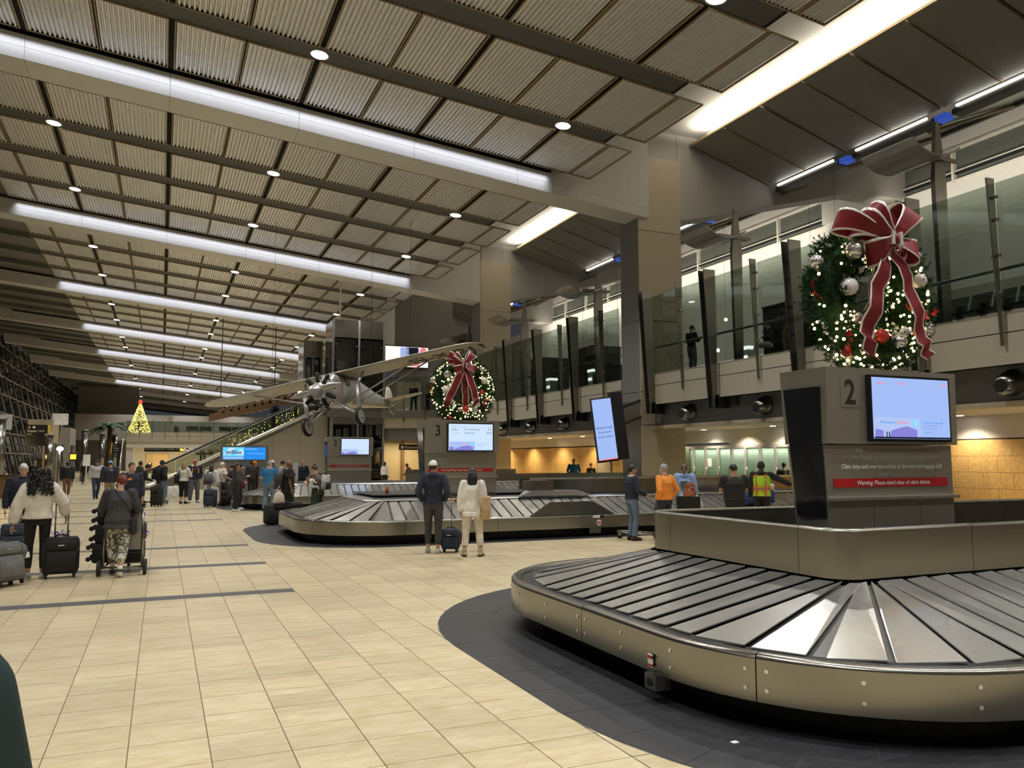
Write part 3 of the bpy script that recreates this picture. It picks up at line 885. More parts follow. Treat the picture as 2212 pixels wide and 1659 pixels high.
def carousel(idx, label):
    c = CAR[idx]
    t = thing('baggage_carousel', label, 'carousel', (0, 0, 0))
    P0 = offs(c, 0)
    N = len(P0)
    L0 = arc_len(P0)
    def pair(d0, d1): return offs(c, d0), offs(c, d1)
    # black recessed plinth
    m = MB(); a, b = pair(.34, .44); band(m, a, b, [(0, .0), (0, .24)]); obj('plinth', m, 'black_rubber', t)
    m = MB(); a, b = pair(.03, .42); band(m, a, b, [(0, .205), (1, .205)]); obj('plinth_lid', m, 'black_rubber', t)
    # stainless rim, in panels
    step = 2.05; k = round(L0[-1] / step); L = L0[-1] / k
    lip = offs(c, .13)
    Ll = arc_len(lip)
    def lipat(tt):
        return near_pairs([at_len(P0, L0, tt)], lip)[0]
    for i in range(k):
        ts = sub_path(P0, L0, i * L + .004, (i + 1) * L - .004)
        ins = near_pairs(ts, lip)
        m = MB()
        band(m, ts, ins, [(.05, .195), (0, .20)], 0, False)
        band(m, ts, ins, [(0, .20), (0, .468)], 0, True)
        band(m, ts, ins, [(0, .468), (.05, .488), (.20, .50), (.66, .50), (.80, .494), (.92, .46)], 0, True)
        obj('rim_panel', m, 'steel', t)
    m = MB(); a, b = pair(.035, .12); band(m, a, b, [(0, .2), (0, .46), (1, .46)]); obj('rim_core', m, 'black_rubber', t)
    # black rubber bellows behind the rim
    m = MB(); a, b = pair(.12, .46)
    band(m, a, b, [(0, .465), (.12, .478), (.25, .452), (.4, .474), (.55, .450), (.7, .462), (1, .44)], 0, True)
    obj('bellows', m, 'black_rubber', t)
    # sloping plates set apart, the shade of their overlaps put in as dark strips
    Pm = offs(c, .9); Lm = arc_len(Pm)
    po = offs(c, .24); pin = offs(c, PL_IN)
    w = .27; prnd = random.Random(idx + 3)
    n = round(Lm[-1] / w)
    zi = c['zi'] - .02
    def P_at(d, tt):
        q = at_len(Pm, Lm, tt)
        return near_pairs([q], d)[0]
    def cross(tt, sh):
        q = at_len(Pm, Lm, tt)
        o = near_pairs([q], po)[0]
        # same angle on the inner outline
        dx, dy = q[0] - o[0], q[1] - o[1]; l = math.hypot(dx, dy)
        dx /= l; dy /= l
        tx, ty = -dy, dx
        wd = PL_IN - .24
        i = (o[0] + dx * wd - tx * sh, o[1] + dy * wd - ty * sh)
        return o, i
    # on the rounded end the inner ends meet on the tighter inner outline
    cxr = c['x0'] + c['R']; cya = c['ya'] + c['R']; cyb = c['yb'] - c['R']
    m = MB(); a_, b_ = offs(c, .26), offs(c, PL_IN - .02); band(m, a_, b_, [(0, .45), (1, zi - .022)], 0, True); obj('plate_shade', m, 'plate_shade', t)  # dark sheet added below the plates, showing as their shaded overlaps
    for k2 in range(n):
        ta, tb_ = Lm[-1] * (k2 + .10) / n, Lm[-1] * (k2 + .90) / n
        (o1, i1), (o2, i2) = cross(ta, .16), cross(tb_, .16)
        m = MB(); za, zb = .478, zi
        r1, r2 = prnd.uniform(.0, .010), prnd.uniform(.0, .010)
        v = []
        for dz in (-.010, 0):
            v += [(*o1, za + r1 + .004 + dz), (*o2, za - r1 + .004 + dz), (*i2, zb - r2 + .004 + dz), (*i1, zb + r2 + .004 + dz)]
        m.hexa(v); obj('plate', m, 'steel_plate', t)
    return t, c
def rim_bolts(t, c, t0, t1):
    P0 = offs(c, 0); L0 = arc_len(P0)
    step = 2.05; k = round(L0[-1] / step); L = L0[-1] / k
    mb = MB(); mb.disc((0, 0, 0), .014, 'x', 10, 0, .012); me = mb.mesh('bolt', ['steel_plate'])
    pos = []
    for i in range(k):
        for f in (.035, .35, .68, L - .07 if False else .965): pos.append((i + f) * L)
    for p in pos:
        if not (t0 < p < t1): continue
        a = at_len(P0, L0, p); b = at_len(P0, L0, p + .01)
        ang = atan2(b[1] - a[1], b[0] - a[0])
        for z in (.28, .40):
            new('bolt', me, t, (a[0], a[1], z), (0, 0, ang + pi / 2))
def fence(t, c, d, z0, z1, name='fence'):
    Pf = offs(c, d); Lf = arc_len(Pf); k = round(Lf[-1] / 1.9); L = Lf[-1] / k
    inn = offs(c, d + .07)
    for i in range(k):
        ts = sub_path(Pf, Lf, i * L + .003, (i + 1) * L - .003); ins = near_pairs(ts, inn)
        m = MB(); band(m, ts, ins, [(0, z0), (0, z1 - .022)], 0, True); band(m, ts, ins, [(0, z1 - .022), (.15, z1 - .005), (.5, z1), (.85, z1 - .005), (1, z1 - .022)], 0, True); band(m, ts, ins, [(1, z1 - .022), (1, z0)], 0, True)
        obj('fence_panel', m, 'steel', t)
    m = MB(); a, b = offs(c, d - .02), offs(c, d + .09); band(m, a, b, [(0, z0 - .06), (1, z0 - .06), (1, z0 + .02)]); obj('fence_gap', m, 'black_rubber', t)
def deck(t, c, d, z, mtl):
    m = MB(); m.prism(offs(c, d), z - .02, z); obj('deck', m, mtl, t)
t2, c2 = carousel(0, 'big stainless baggage carousel with a steel fence around the number 2 tower')
rim_bolts(t2, c2, 14.0, 25.5)
fence(t2, c2, 1.56, .80, 1.20); deck(t2, c2, 1.62, .70, 'dark_metal')
m = MB(); a, b = offs(c2, 1.70), offs(c2, 1.75); band(m, a, b, [(0, .7), (0, 1.165)]); obj('fence_lining', m, 'steel_dark', t2)
# little steel cable box under the rim, with its hazard sticker
m = MB(); m.box(3.29, 3.42, 5.02, 5.16, .10, .21); m.disc((3.285, 5.09, .155), .03, 'x', 12, 1, .01); obj('cable_box', m, ['steel', 'gap_black'], t2)
m = MB(); m.box(3.338, 3.345, 5.13, 5.19, .24, .33, 0); m.box(3.336, 3.345, 5.13, 5.19, .30, .32, 1); m.box(3.336, 3.345, 5.13, 5.19, .245, .26, 1)
tag(obj('hazard_sticker', m, ['paper', 'red_paint'], t2), 'red and white sticker')
t3, c3 = carousel(1, 'stainless baggage carousel with a flat black crown behind the waiting couple')
rim_bolts(t3, c3, 0, 0)
m = MB(); a, b = offs(c3, 1.52), offs(c3, 1.85); band(m, a, b, [(0, .83), (.1, .855), (1, .885)], 0, False); obj('steel_ring', m, 'steel_plate', t3)
deck(t3, c3, 1.83, .90, 'crown_rubber'); deck(t3, c3, 2.5, .955, 'crown_rubber')
t4, c4 = carousel(2, 'distant stainless baggage carousel behind the queue, under the bright number 3 screen')
m = MB(); a, b = offs(c4, 1.52), offs(c4, 1.85); band(m, a, b, [(0, .83), (.1, .855), (1, .885)], 0, False); obj('steel_ring', m, 'steel_plate', t4)
deck(t4, c4, 1.83, .90, 'crown_rubber')
# fence of the second carousel: a short box, a set-back piece and the long run to the wall
for nm, bx in (('fence_panel', (8.35, 8.95, 18.05, 18.6, .93, 1.24)), ('fence_panel', (9.62, 13.0, 18.05, 18.12, .93, 1.26)), ('fence_panel', (13.02, 17.0, 18.05, 18.12, .93, 1.26)),
               ('fence_panel', (17.02, 21.3, 18.05, 18.12, .93, 1.26)), ('fence_panel', (8.95, 9.62, 20.1, 20.2, .93, 1.26)), ('fence_panel', (9.62, 9.7, 18.12, 20.2, .93, 1.26)),
               ('fence_panel', (9.7, 21.3, 20.5, 20.58, .93, 1.26)), ('gate_cap', (8.4, 21.2, 18.16, 18.26, 1.26, 1.30))):
    m = MB(); m.box(*bx); obj(nm, m, 'steel' if nm != 'gate_cap' else 'steel_plate', t3)
# deflectors: raised steel side plate on the rim, and one on the ring
m = MB(); y = 16.38
m.add([(7.55, y, .5), (9.7, y, .5), (9.15, y + .02, .80), (8.05, y + .02, .80), (7.55, y + .06, .5), (9.7, y + .06, .5), (9.15, y + .06, .80), (8.05, y + .06, .80)],
      [(0, 1, 2, 3), (7, 6, 5, 4), (3, 2, 6, 7), (1, 5, 6, 2), (0, 3, 7, 4)]); obj('rim_deflector', m, 'steel_dark', t3)
m = MB(); m.add([(7.9, 17.85, .87), (9.95, 17.85, .87), (9.6, 18.25, 1.0), (8.25, 18.25, 1.0), (8.25, 17.85, .98), (9.6, 17.85, .98)],
                [(0, 1, 5, 4), (4, 5, 2, 3), (0, 4, 3), (1, 2, 5)]); obj('ring_deflector', m, 'steel_plate', t3)
m = MB(); m.box(9.12, 9.3, 16.36, 16.375, .42, .48, 0); m.box(9.3, 9.4, 16.36, 16.375, .42, .48, 1); obj('small_sticker', m, ['paper', 'black_paint'], t3)
m = MB(); m.disc((9.28, 16.37, .31), .075, 'y', 6, 0, .012); m.box(9.22, 9.34, 16.358, 16.366, .30, .325, 1); obj('shield_sticker', m, ['paper', 'red_paint'], t3)
m = MB(); m.box(9.1, 9.4, 16.5, 16.72, .06, .2); obj('outlet_box', m, 'steel_dark', t3)
for y in (30.05,):
    m = MB(); m.box(8.6, 13.2, y, y + .07, .93, 1.38); m.box(13.22, 21.3, y, y + .07, .93, 1.2); obj('fence_panel', m, 'steel', t4)
# small orange bottle and a bag left on the black crown
t = thing('bottle', 'small orange bottle left on the black carousel crown', 'bottle', (4.95, 18.9, .955))
m = MB(); m.tube([(0, 0, 0), (0, 0, .12), (0, 0, .15), (0, 0, .17)], [.04, .04, .02, .018], 12); obj('bottle_body', m, mat('orange_plastic', (.75, .16, .02), .3), t)
m = MB(); m.tube([(0, 0, .17), (0, 0, .20)], .02, 10); obj('bottle_cap', m, 'white_paint', t)
tag(obj('paper_scrap', MB().box(3.30, 3.345, 4.18, 4.215, .004, .008), 'paper'), 'tiny white scrap of paper on the dark stone mat', 'paper scrap')

# ================================================================== SIGN TOWERS
def tower(x, y, number, label, rows, carouselname):
    """front face in the plane y; local x from 0 to 1.86, z from the floor"""
    t = thing('sign_tower', label, 'sign tower', (x, y, 0))
    zb = .70
    # lower body, tapering side
    m = MB()
    m.hexa([(.0, 0, zb), (1.80, 0, zb), (1.80, .62, zb), (.06, .50, zb), (-.04, 0, 1.90), (1.80, 0, 1.90), (1.8, .62, 1.90), (-.02, .56, 1.90)])
    obj('tower_body', m, 'steel_tower', t)
    # upper housing
    m = MB()
    m.hexa([(-.05, -.05, 1.91), (1.84, -.05, 1.91), (1.84, .64, 1.91), (-.03, .58, 1.91), (-.04, -.05, 2.70), (1.86, -.05, 2.70), (1.86, .64, 2.70), (-.04, .62, 2.70)])
    obj('screen_housing', m, 'steel_tower', t)
    m = MB()
    m.hexa([(-.02, .03, 1.15), (-.004, .46, 1.15), (.02, .46, 1.15), (.02, .03, 1.15), (-.075, .03, 2.50), (-.072, .54, 2.50), (-.03, .54, 2.50), (-.03, .03, 2.50)])
    obj('side_panel', m, 'black_gloss', t)
    m = MB(); m.box(-.04, 1.82, -.07, -.0, 1.33, 1.36); obj('ledge', m, 'steel_plate', t)
    m = MB(); m.box(.60, .604, -.004, 0, zb, 1.29); m.box(1.28, 1.284, -.004, 0, zb, 1.29); obj('panel_seams', m, 'joint_line', t)
    m = MB(); m.disc((.61, -.008, 1.28), .012, 'y', 8, 0, .012); m.disc((1.27, -.008, 1.28), .012, 'y', 8, 0, .012); obj('screws', m, 'steel_plate', t)
    m = MB(); m.box(.15, .40, -.056, -.05, 2.29, 2.61); obj('number_plate', m, 'steel_tower', t)
    text('number', number, .36, 'black_paint', t, (.275, -.058, 2.325), align='CENTER', bold=.006, sx=.86)
    sc = MB(); sc.box(.50, 1.68, -.11, -.05, 1.935, 2.635)
    s = obj('screen', sc, 'black_gloss', t)
    E_ = MB(); E_.box(.525, 1.655, -.114, -.11, 1.965, 2.61); obj('display', E_, 'screen_white' if number == '3' else 'screen_blue', s)
    Y = -.1165
    for ttl, px in (('AIRLINE', .59), ('ORIGIN', .89)): text('heading', ttl, .035, 'screen_red', s, (px, Y, 2.54), thick=.0005)
    text('heading', 'FLIGHT', .035, 'screen_red', s, (1.64, Y, 2.54), align='RIGHT', thick=.0005)
    m = MB(); m.box(.59, 1.64, Y, Y + .001, 2.525, 2.529); obj('rule', m, 'screen_sky', s)
    z = 2.46
    for al, org, fl_ in rows:
        if al: text('airline_name', al, .055 if al[0] == 'j' else .022, 'screen_ink', s, (.60, Y, z), shear=.2 if al[0] == 'j' else 0, thick=.0005)
        text('origin', org, .062, 'screen_ink', s, (.92, Y, z), thick=.0005)
        text('flight', fl_, .062, 'screen_ink', s, (1.62, Y, z), align='RIGHT', thick=.0005)
        z -= .085
    # advertisement at the foot of the display: sky, terminal building, palms, square icon, notice
    m = MB(); m.box(.535, 1.20, Y, Y + .001, 1.975, 2.19); obj('picture_sky', m, 'screen_pale', s)
    m = MB()
    m.add([(.54, Y - .001, 1.985), (.66, Y - .001, 1.985), (.66, Y - .001, 2.05), (.55, Y - .001, 2.07)], [(0, 1, 2, 3)])
    m.add([(.74, Y - .001, 1.985), (1.15, Y - .001, 1.985), (1.15, Y - .001, 2.06), (1.0, Y - .001, 2.10), (.78, Y - .001, 2.055)], [(0, 1, 2, 3, 4)])
    obj('picture_terminal', m, 'screen_violet', s)
    m = MB()
    for px in (.70, .735): m.box(px, px + .012, Y - .002, Y, 1.985, 2.04)
    obj('picture_palms', m, 'screen_dark', s)
    m = MB(); m.box(.53, 1.655, Y - .001, Y, 1.967, 1.985); obj('ticker', m, 'screen_dark', s)
    text('welcome', 'Welcome to ', .042, 'screen_mid', s, (.62, Y - .001, 2.125), thick=.0005)
    text('welcome', 'San Diego', .042, 'screen_red', s, (.845, Y - .001, 2.125), thick=.0005)
    m = MB(); m.box(1.10, 1.165, Y - .002, Y, 2.095, 2.165); obj('icon', m, 'screen_cyan', s)
    m = MB(); m.box(1.118, 1.124, Y - .003, Y - .001, 2.11, 2.15); m.box(1.124, 1.148, Y - .003, Y - .001, 2.14, 2.15); m.box(1.14, 1.146, Y - .003, Y - .001, 2.11, 2.14); obj('icon_mark', m, 'screen_white', s)
    text('notice_text', "We're under construction.", .028, 'screen_mid', s, (1.25, Y, 2.13), thick=.0005)
    for i, ln in enumerate(('Be sure to allow extra', 'time to the airport.')): text('notice_text', ln, .024, 'screen_violet', s, (1.25, Y, 2.10 - .03 * i), thick=.0005)
    text('notice_text', 'Learn more at', .022, 'screen_violet', s, (1.26, Y, 2.03), thick=.0005)
    m = MB(); m.box(1.25, 1.253, Y, Y + .001, 1.99, 2.05); obj('rule', m, 'screen_cyan', s)
    # warning text on the body
    cxm = .90
    for ln, zz, mt in (('Many bags look similar! Please match your claim number', 1.835, 'text_faded'), ('with your luggage tag number before leaving the claim area.', 1.755, 'text_faded'),
                       ('Claim large and over-size articles at the over-size baggage belt', 1.655, 'text_white' if number == '2' else 'text_faded'), ('behind Carousel 1.' if number == '2' else 'behind Carousel 6.', 1.575, 'text_faded')):
        text('instruction_text', ln, .066, mt, t, (cxm, -.004, zz), align='CENTER', shear=.18, thick=.001, sx=.88)
    m = MB(); m.box(.06, 1.71, -.008, 0, 1.462, 1.552); w_ = obj('warning_band', m, 'red_paint', t)
    text('warning_text', 'Warning: Please stand clear of claim device', .066, 'text_white', w_, (cxm, -.011, 1.485), align='CENTER', shear=.18, thick=.001, sx=.92)
    return t
tower(6.26, 6.3, '2', 'steel sign tower with a black 2 and a pale blue screen, inside the nearest carousel', [], '')
tower(5.74, 18.35, '3', 'steel sign tower with a black 3, its screen listing Fort Lauderdale and Vancouver',
      [('jetBlue', 'Fort Lauderdale', '529'), ('Operated by partner', 'Vancouver', '8760')], '')
tower(6.22, 33.2, '3', 'distant steel sign tower with a small 3 and a white glowing screen, under the aeroplane', [], '')
# lamp-like reflections need no paint; small white signboard on a post behind tower 2
t = thing('signboard', 'white framed signboard on a grey post behind the number 2 tower', 'signboard', (8.58, 6.95, 0.70))
m = MB(); m.tube([(0, 0, 0), (0, 0, 1.75)], .035, 10); obj('post', m, 'pole_grey', t)
m = MB(); m.box(-.42, .06, -.05, -.01, 1.08, 1.78); obj('frame', m, 'steel', t)
m = MB(); m.box(-.39, .03, -.056, -.05, 1.12, 1.74, 0)
for i in range(6): m.box(-.34, -.02 - .05 * (i % 3), -.058, -.056, 1.30 + i * .055, 1.312 + i * .055, 1)
m.box(-.34, -.05, -.058, -.056, 1.66, 1.675, 2); m.box(-.34, -.02, -.058, -.056, 1.42 + .22, 1.43 + .22, 3)
obj('board', m, ['paper', 'grey_metal', 'black_paint', 'red_paint'], t)

# ================================================================== WREATHS
def wreath(x, y, z, R, label, seed, sx=1.0):
    rr = random.Random(seed)
    t = thing('wreath', label, 'wreath', (x, y, z))
    r0 = .30 * R
    Rm = R - r0 * .75
    # stand
    m = MB()
    for dx in (-.40, .46):
        m.box(dx - .02, dx + .02, -.05, -.02, -R - .05, -.2); m.box(dx + .16, dx + .20, .05, .08, -R - .05, -.5)
        m.box(dx - .02, dx + .2, -.03, .06, -R + .08, -R + .12)
    m.box(-.5, .6, -.12, .14, -R - .06, -R - .03)
    obj('stand', m, 'pole_grey', t)
    # greenery: thousands of short needles on sprigs
    g = MB()
    for i in range(1900):
        a = rr.uniform(0, 2 * pi); b = rr.uniform(-pi, pi); q = rr.uniform(.55, 1.0) * r0
        c = Vector(((Rm + q * cos(b)) * cos(a) * sx, -q * sin(b) * .8, (Rm + q * cos(b)) * sin(a)))
        nrm = Vector((cos(b) * cos(a), -sin(b), cos(b) * sin(a)))
        tang = Vector((-sin(a), 0, cos(a)))
        d = (nrm * rr.uniform(.5, 1.2) + tang * rr.uniform(-1, 1) + Vector((rr.uniform(-.4, .4), rr.uniform(-.4, .4), rr.uniform(-.4, .4)))).normalized()
        L = rr.uniform(.10, .17) * R / .75
        u = d.cross(Vector((rr.uniform(-1, 1), rr.uniform(-1, 1), rr.uniform(-1, 1)))).normalized()
        w_ = u.cross(d)
        tip = c + d * L
        vs = [c, tip]; fs = []
        for k in range(7):
            f = .15 + .12 * k; p = c + d * L * f; s_ = .055 * (1.15 - f)
            ang = k * 2.4; e = u * cos(ang) + w_ * sin(ang)
            vs += [p, p + d * .018, p + e * s_ + d * .03]; n_ = len(vs); fs.append((n_ - 3, n_ - 2, n_ - 1))
            vs += [p, p + d * .018, p - e * s_ + d * .03]; n_ = len(vs); fs.append((n_ - 3, n_ - 2, n_ - 1))
        g.add(vs, fs, 0)
    core = MB(); rings = []
    for i in range(41):
        a = 2 * pi * i / 40
        rings.append([((Rm + r0 * .62 * cos(b * pi / 5)) * cos(a) * sx, r0 * .5 * sin(b * pi / 5), (Rm + r0 * .62 * cos(b * pi / 5)) * sin(a)) for b in range(10)])
    g.loft(rings, 0, True, False)
    tag(obj('greenery', g, 'foliage_dark', t), kind='stuff')
    def surf(a, b, lift=1.0):
        q = r0 * lift
        return (Rm + q * cos(b)) * cos(a) * sx, -q * sin(b) * .85, (Rm + q * cos(b)) * sin(a)
    l = MB()
    for i in range(400):
        a = rr.uniform(0, 2 * pi); b = rr.uniform(-.7, pi + .9)
        if seed == 1 and 2.2 < a < 3.5 and rr.random() < .85: continue
        p = surf(a, b, 1.02); s_ = rr.uniform(.012, .021)
        l.ell(p, (s_, s_, s_), 0, 6, 4)
    tag(obj('fairy_lights', l, 'fairy', t), kind='stuff')
    orn = [(2.35, 1.5, .10, 'bauble_silver'), (3.05, 1.9, .10, 'bauble_white'), (3.75, 2.0, .065, 'bauble_silver'), (4.05, .6, .062, 'bauble_red'), (4.25, 1.9, .055, 'bauble_silver'),
           (4.6, 2.1, .085, 'bauble_red'), (5.05, 1.8, .085, 'bauble_silver'), (5.35, 2.0, .06, 'bauble_white'), (5.55, 1.6, .042, 'bauble_red'), (5.85, .7, .085, 'bauble_silver'),
           (.35, 1.7, .085, 'bauble_white'), (6.1, 2.2, .06, 'bauble_red'), (2.75, .2, .08, 'bauble_silver'), (.75, 1.2, .07, 'bauble_silver')]
    for a, b, s_, mt in orn:
        a += .12 * (seed - 1); p = surf(a, b, 1.12)
        m = MB(); m.ell(p, (s_, s_, s_), 0, 16, 10); m.tube([(p[0], p[1], p[2] + s_ * .95), (p[0], p[1], p[2] + s_ * 1.2)], s_ * .16, 8, 1); obj('bauble', m, [mt, 'bauble_silver'], t)
    # white and red leaf sprays
    for a, b, mt in ((2.6, 2.2, 'leaf_white'), (2.9, 2.4, 'leaf_white'), (3.55, .3, 'leaf_white'), (5.3, 2.5, 'leaf_white'), (6.0, .2, 'leaf_white'), (3.1, .2, 'leaf_red'), (5.95, 1.6, 'leaf_red'), (1.15, 1.5, 'leaf_red'), (3.8, 1.2, 'leaf_red')):
        c = Vector(surf(a, b, 1.1)); m = MB(); ax = Vector((rr.uniform(-.6, .6), -.3, rr.uniform(-1, .5))).normalized()
        for k in range(9):
            p = c + ax * (.026 * k - .04); d = Vector((rr.uniform(-1, 1), rr.uniform(-.9, 0), rr.uniform(-1, 1))).normalized(); e = d.cross(ax).normalized() * .022
            q = p + d * .075
            m.add([p, p + d * .04 + e, q, p + d * .04 - e], [(0, 1, 2, 3)])
        obj('leaf_spray', m, mt, t)
    # bow
    bx, bz = (-.04, .55) if seed == 1 else (-.10, .60)
    bw = new('bow', None, t, (bx * R / .75, -.30 * R / .75, bz * R / .75))
    sc = R / .75 * (1.42 if seed == 1 else 1.18)
    def ribbon(pts, wds, up, name='loop'):
        """ribbon: centre points, half widths, width direction; red with silver edges"""
        m = MB(); P = [Vector(p) * sc for p in pts]
        v = []
        for i, p in enumerate(P):
            U = Vector(up[i] if isinstance(up, list) else up).normalized() * wds[i] * sc
            v += [p - U, p - U * .80, p + U * .80, p + U]
        n = len(P); f = []; mi = []
        for i in range(n - 1):
            for j in range(3):
                f.append((i * 4 + j, i * 4 + j + 1, i * 4 + 4 + j + 1, i * 4 + 4 + j)); mi.append(1 if j != 1 else 0)
        m.add(v, f, 0, True); m.m[-len(mi):] = mi
        o = obj(name, m, ['ribbon_red', 'ribbon_silver'], bw)
        sm = o.modifiers.new('thickness', 'SOLIDIFY'); sm.thickness = .006
        return o
    def loop(dx, dz, w_):
        L = math.hypot(dx, dz); ux, uz = dx / L, dz / L
        nrm = (-uz, .55, ux)
        pts = []; wd = []
        for i in range(13):
            s_ = i / 12; f = sin(pi * s_)
            r_ = L * (f ** .7)
            y = -.10 * cos(pi * s_) * (.4 + f) - .02
            pts.append((ux * r_, y, uz * r_)); wd.append(w_ * (.35 + .65 * f))
        ribbon(pts, wd, (-uz, .35, ux), 'loop')
    loop(-.30, .10, .115); loop(-.22, .20, .10); loop(.20, .25, .105); loop(.24, -.08, .11); loop(-.19, -.12, .11)
    if seed == 2: loop(-.34, .20, .09)
    else: loop(-.50, .10, .085)
    def tail(pts, w_, up):
        n = 12; out = []
        for i in range(n + 1):
            t_ = i / n * (len(pts) - 1); k = min(int(t_), len(pts) - 2); f = t_ - k
            a, b = Vector(pts[k]), Vector(pts[k + 1]); p = a.lerp(b, f); p.y += .025 * sin(i * 1.9); out.append(p)
        ribbon(out, [w_ * (.5 + .5 * min(1, i / 3)) for i in range(n + 1)], up, 'tail')
    if seed == 1:
        tail([(-.01, -.02, -.02), (-.16, -.06, -.36), (-.26, -.02, -.72), (-.20, .0, -.88)], .085, (1, .2, -.25))
        tail([(.0, .05, -.02), (-.06, .12, -.45), (-.10, .16, -.85)], .07, (1, .3, -.1))
        tail([(.01, -.02, -.02), (.14, -.07, -.36), (.30, -.02, -.72), (.40, .02, -.84)], .075, (1, .2, .45))
    else:
        tail([(-.01, -.02, -.02), (-.14, -.06, -.30), (-.33, -.02, -.72), (-.37, .0, -.84)], .085, (1, .2, -.45))
        tail([(.0, .05, -.02), (.08, .12, -.4), (.12, .16, -.82)], .085, (1, .3, .15))
        tail([(.01, -.02, -.02), (.16, -.07, -.36), (.28, -.02, -.70), (.30, .02, -.78)], .08, (1, .2, .35))
    m = MB(); m.ell((0, -.05 * sc, 0), (.045 * sc, .05 * sc, .055 * sc), 0, 12, 8); m.box(-.05 * sc, -.03 * sc, -.10 * sc, -.02 * sc, -.05 * sc, .05 * sc, 1); m.box(.03 * sc, .05 * sc, -.10 * sc, -.02 * sc, -.05 * sc, .05 * sc, 1)
    obj('knot', m, ['ribbon_red', 'ribbon_silver'], bw)
    return t
wreath(7.42, 6.75, 3.60, .80, 'large lit wreath with a crimson bow, on top of the number 2 tower', 1)
wreath(6.84, 18.85, 3.46, .76, 'lit wreath with a crimson bow, on top of the number 3 tower behind the couple', 2)
# ================================================================== AEROPLANE
pl = thing('aeroplane', 'silver vintage monoplane hanging over the hall, propeller towards the camera', 'aeroplane', (7.246, 36.375, 5.501))
pl.rotation_mode = 'QUATERNION'
pl.rotation_quaternion = Matrix(((-.75883, -.63828, -.12954), (.62713, -.76975, .11912), (-.17574, .00916, .98439))).to_quaternion()
# wing, local x = right wing, y = forward, z = up
m = MB(); rings = []
xs = [-6.98, -6.85, -6.5, -5.9, -4, -1, 1, 4, 5.9, 6.5, 6.85, 6.98]
for x in xs:
    e = max(0, (abs(x) - 5.7) / 1.28); s_ = sqrt(max(.02, 1 - e ** 2.6))
    c0, c1 = 1.0 * s_ + .0, -1.1 * s_
    n = 14; pr_ = []
    for i in range(n):
        a = 2 * pi * i / n
        yy = (c0 + c1) / 2 + (c0 - c1) / 2 * cos(a)
        tt = .12 * s_ * sin(a) * (1 if sin(a) > 0 else .55)
        pr_.append((x, yy, tt))
    rings.append(pr_)
m.loft(rings, 0); obj('wing', m, 'plane_cloth', pl)
def fus(y, hw, z0, z1, k=.35, n=20):
    """rounded rectangle section of the fuselage"""
    pts = []; cz_ = (z0 + z1) / 2; hh = (z1 - z0) / 2
    for i in range(n):
        a = 2 * pi * (i + .5) / n; ca, sa = cos(a), sin(a)
        p = 2 / (1 - k) if k < 1 else 20
        pts.append((hw * math.copysign(abs(ca) ** (2 / p), ca), y, cz_ + hh * math.copysign(abs(sa) ** (2 / p), sa)))
    return pts
m = MB(); m.loft([fus(1.05, .46, -1.38, -.02, .55), fus(.4, .46, -1.42, -.02, .55), fus(-1.1, .44, -1.38, -.05, .55), fus(-3.0, .26, -1.2, -.42, .5), fus(-5.2, .05, -1.05, -.75, .4)], 0)
obj('fuselage', m, 'silver_skin', pl)
m = MB(); m.loft([fus(2.12, .34, -1.20, -.52, .0), fus(1.95, .42, -1.28, -.42, .1), fus(1.5, .46, -1.36, -.20, .3), fus(1.06, .465, -1.39, -.02, .5)], 0); obj('cowling', m, 'silver_skin', pl)
sp = MB(); sp.loft([[(r * cos(2 * pi * i / 16), y, -.86 + r * sin(2 * pi * i / 16)) for i in range(16)] for y, r in ((2.16, .30), (2.35, .28), (2.6, .19), (2.75, .08), (2.8, .02))], 0)
spn = obj('spinner', sp, 'silver_skin', pl)
m = MB()
for sg in (-1, 1):
    rr_ = []
    for k in range(9):
        f = k / 8; x = sg * (.18 + 1.08 * f); w = .12 * sin(pi * min(1, .15 + .85 * f)) + .02; tw = .5 * (1 - f)
        zz = -.86 - sg * .05 * f - .03 * sg
        rr_.append([(x, 2.30 + .02 * cos(a) + w * .4 * tw * sin(a), zz + w * sin(a)) for a in [2 * pi * i / 8 for i in range(8)]])
    m.loft(rr_, 0)
pb = obj('propeller', m, 'prop_wood', pl)
pb.rotation_euler = (0, 0, 0)
eng = MB()
for k in range(9):
    a = 2 * pi * k / 9 + .17
    c = Vector((cos(a), 0, sin(a))); o_ = Vector((0, 1.98, -.86))
    for j in range(5): 
        p = o_ + c * (.42 + .065 * j); eng.tube([p, p + c * .035], .105, 8)
    p = o_ + c * .75; eng.ell(p, (.10, .10, .10), 0, 8, 6)
    eng.tube([o_ + c * .3 + Vector((0, .1, 0)), o_ + c * .78 + Vector((0, .1, 0))], .025, 5)
    eng.tube([o_ + c * .72, o_ + c * .62 + Vector((0, -.3, 0)), o_ + c * .45 + Vector((0, -.55, 0))], .035, 5)
obj('engine', eng, 'engine_black', pl)
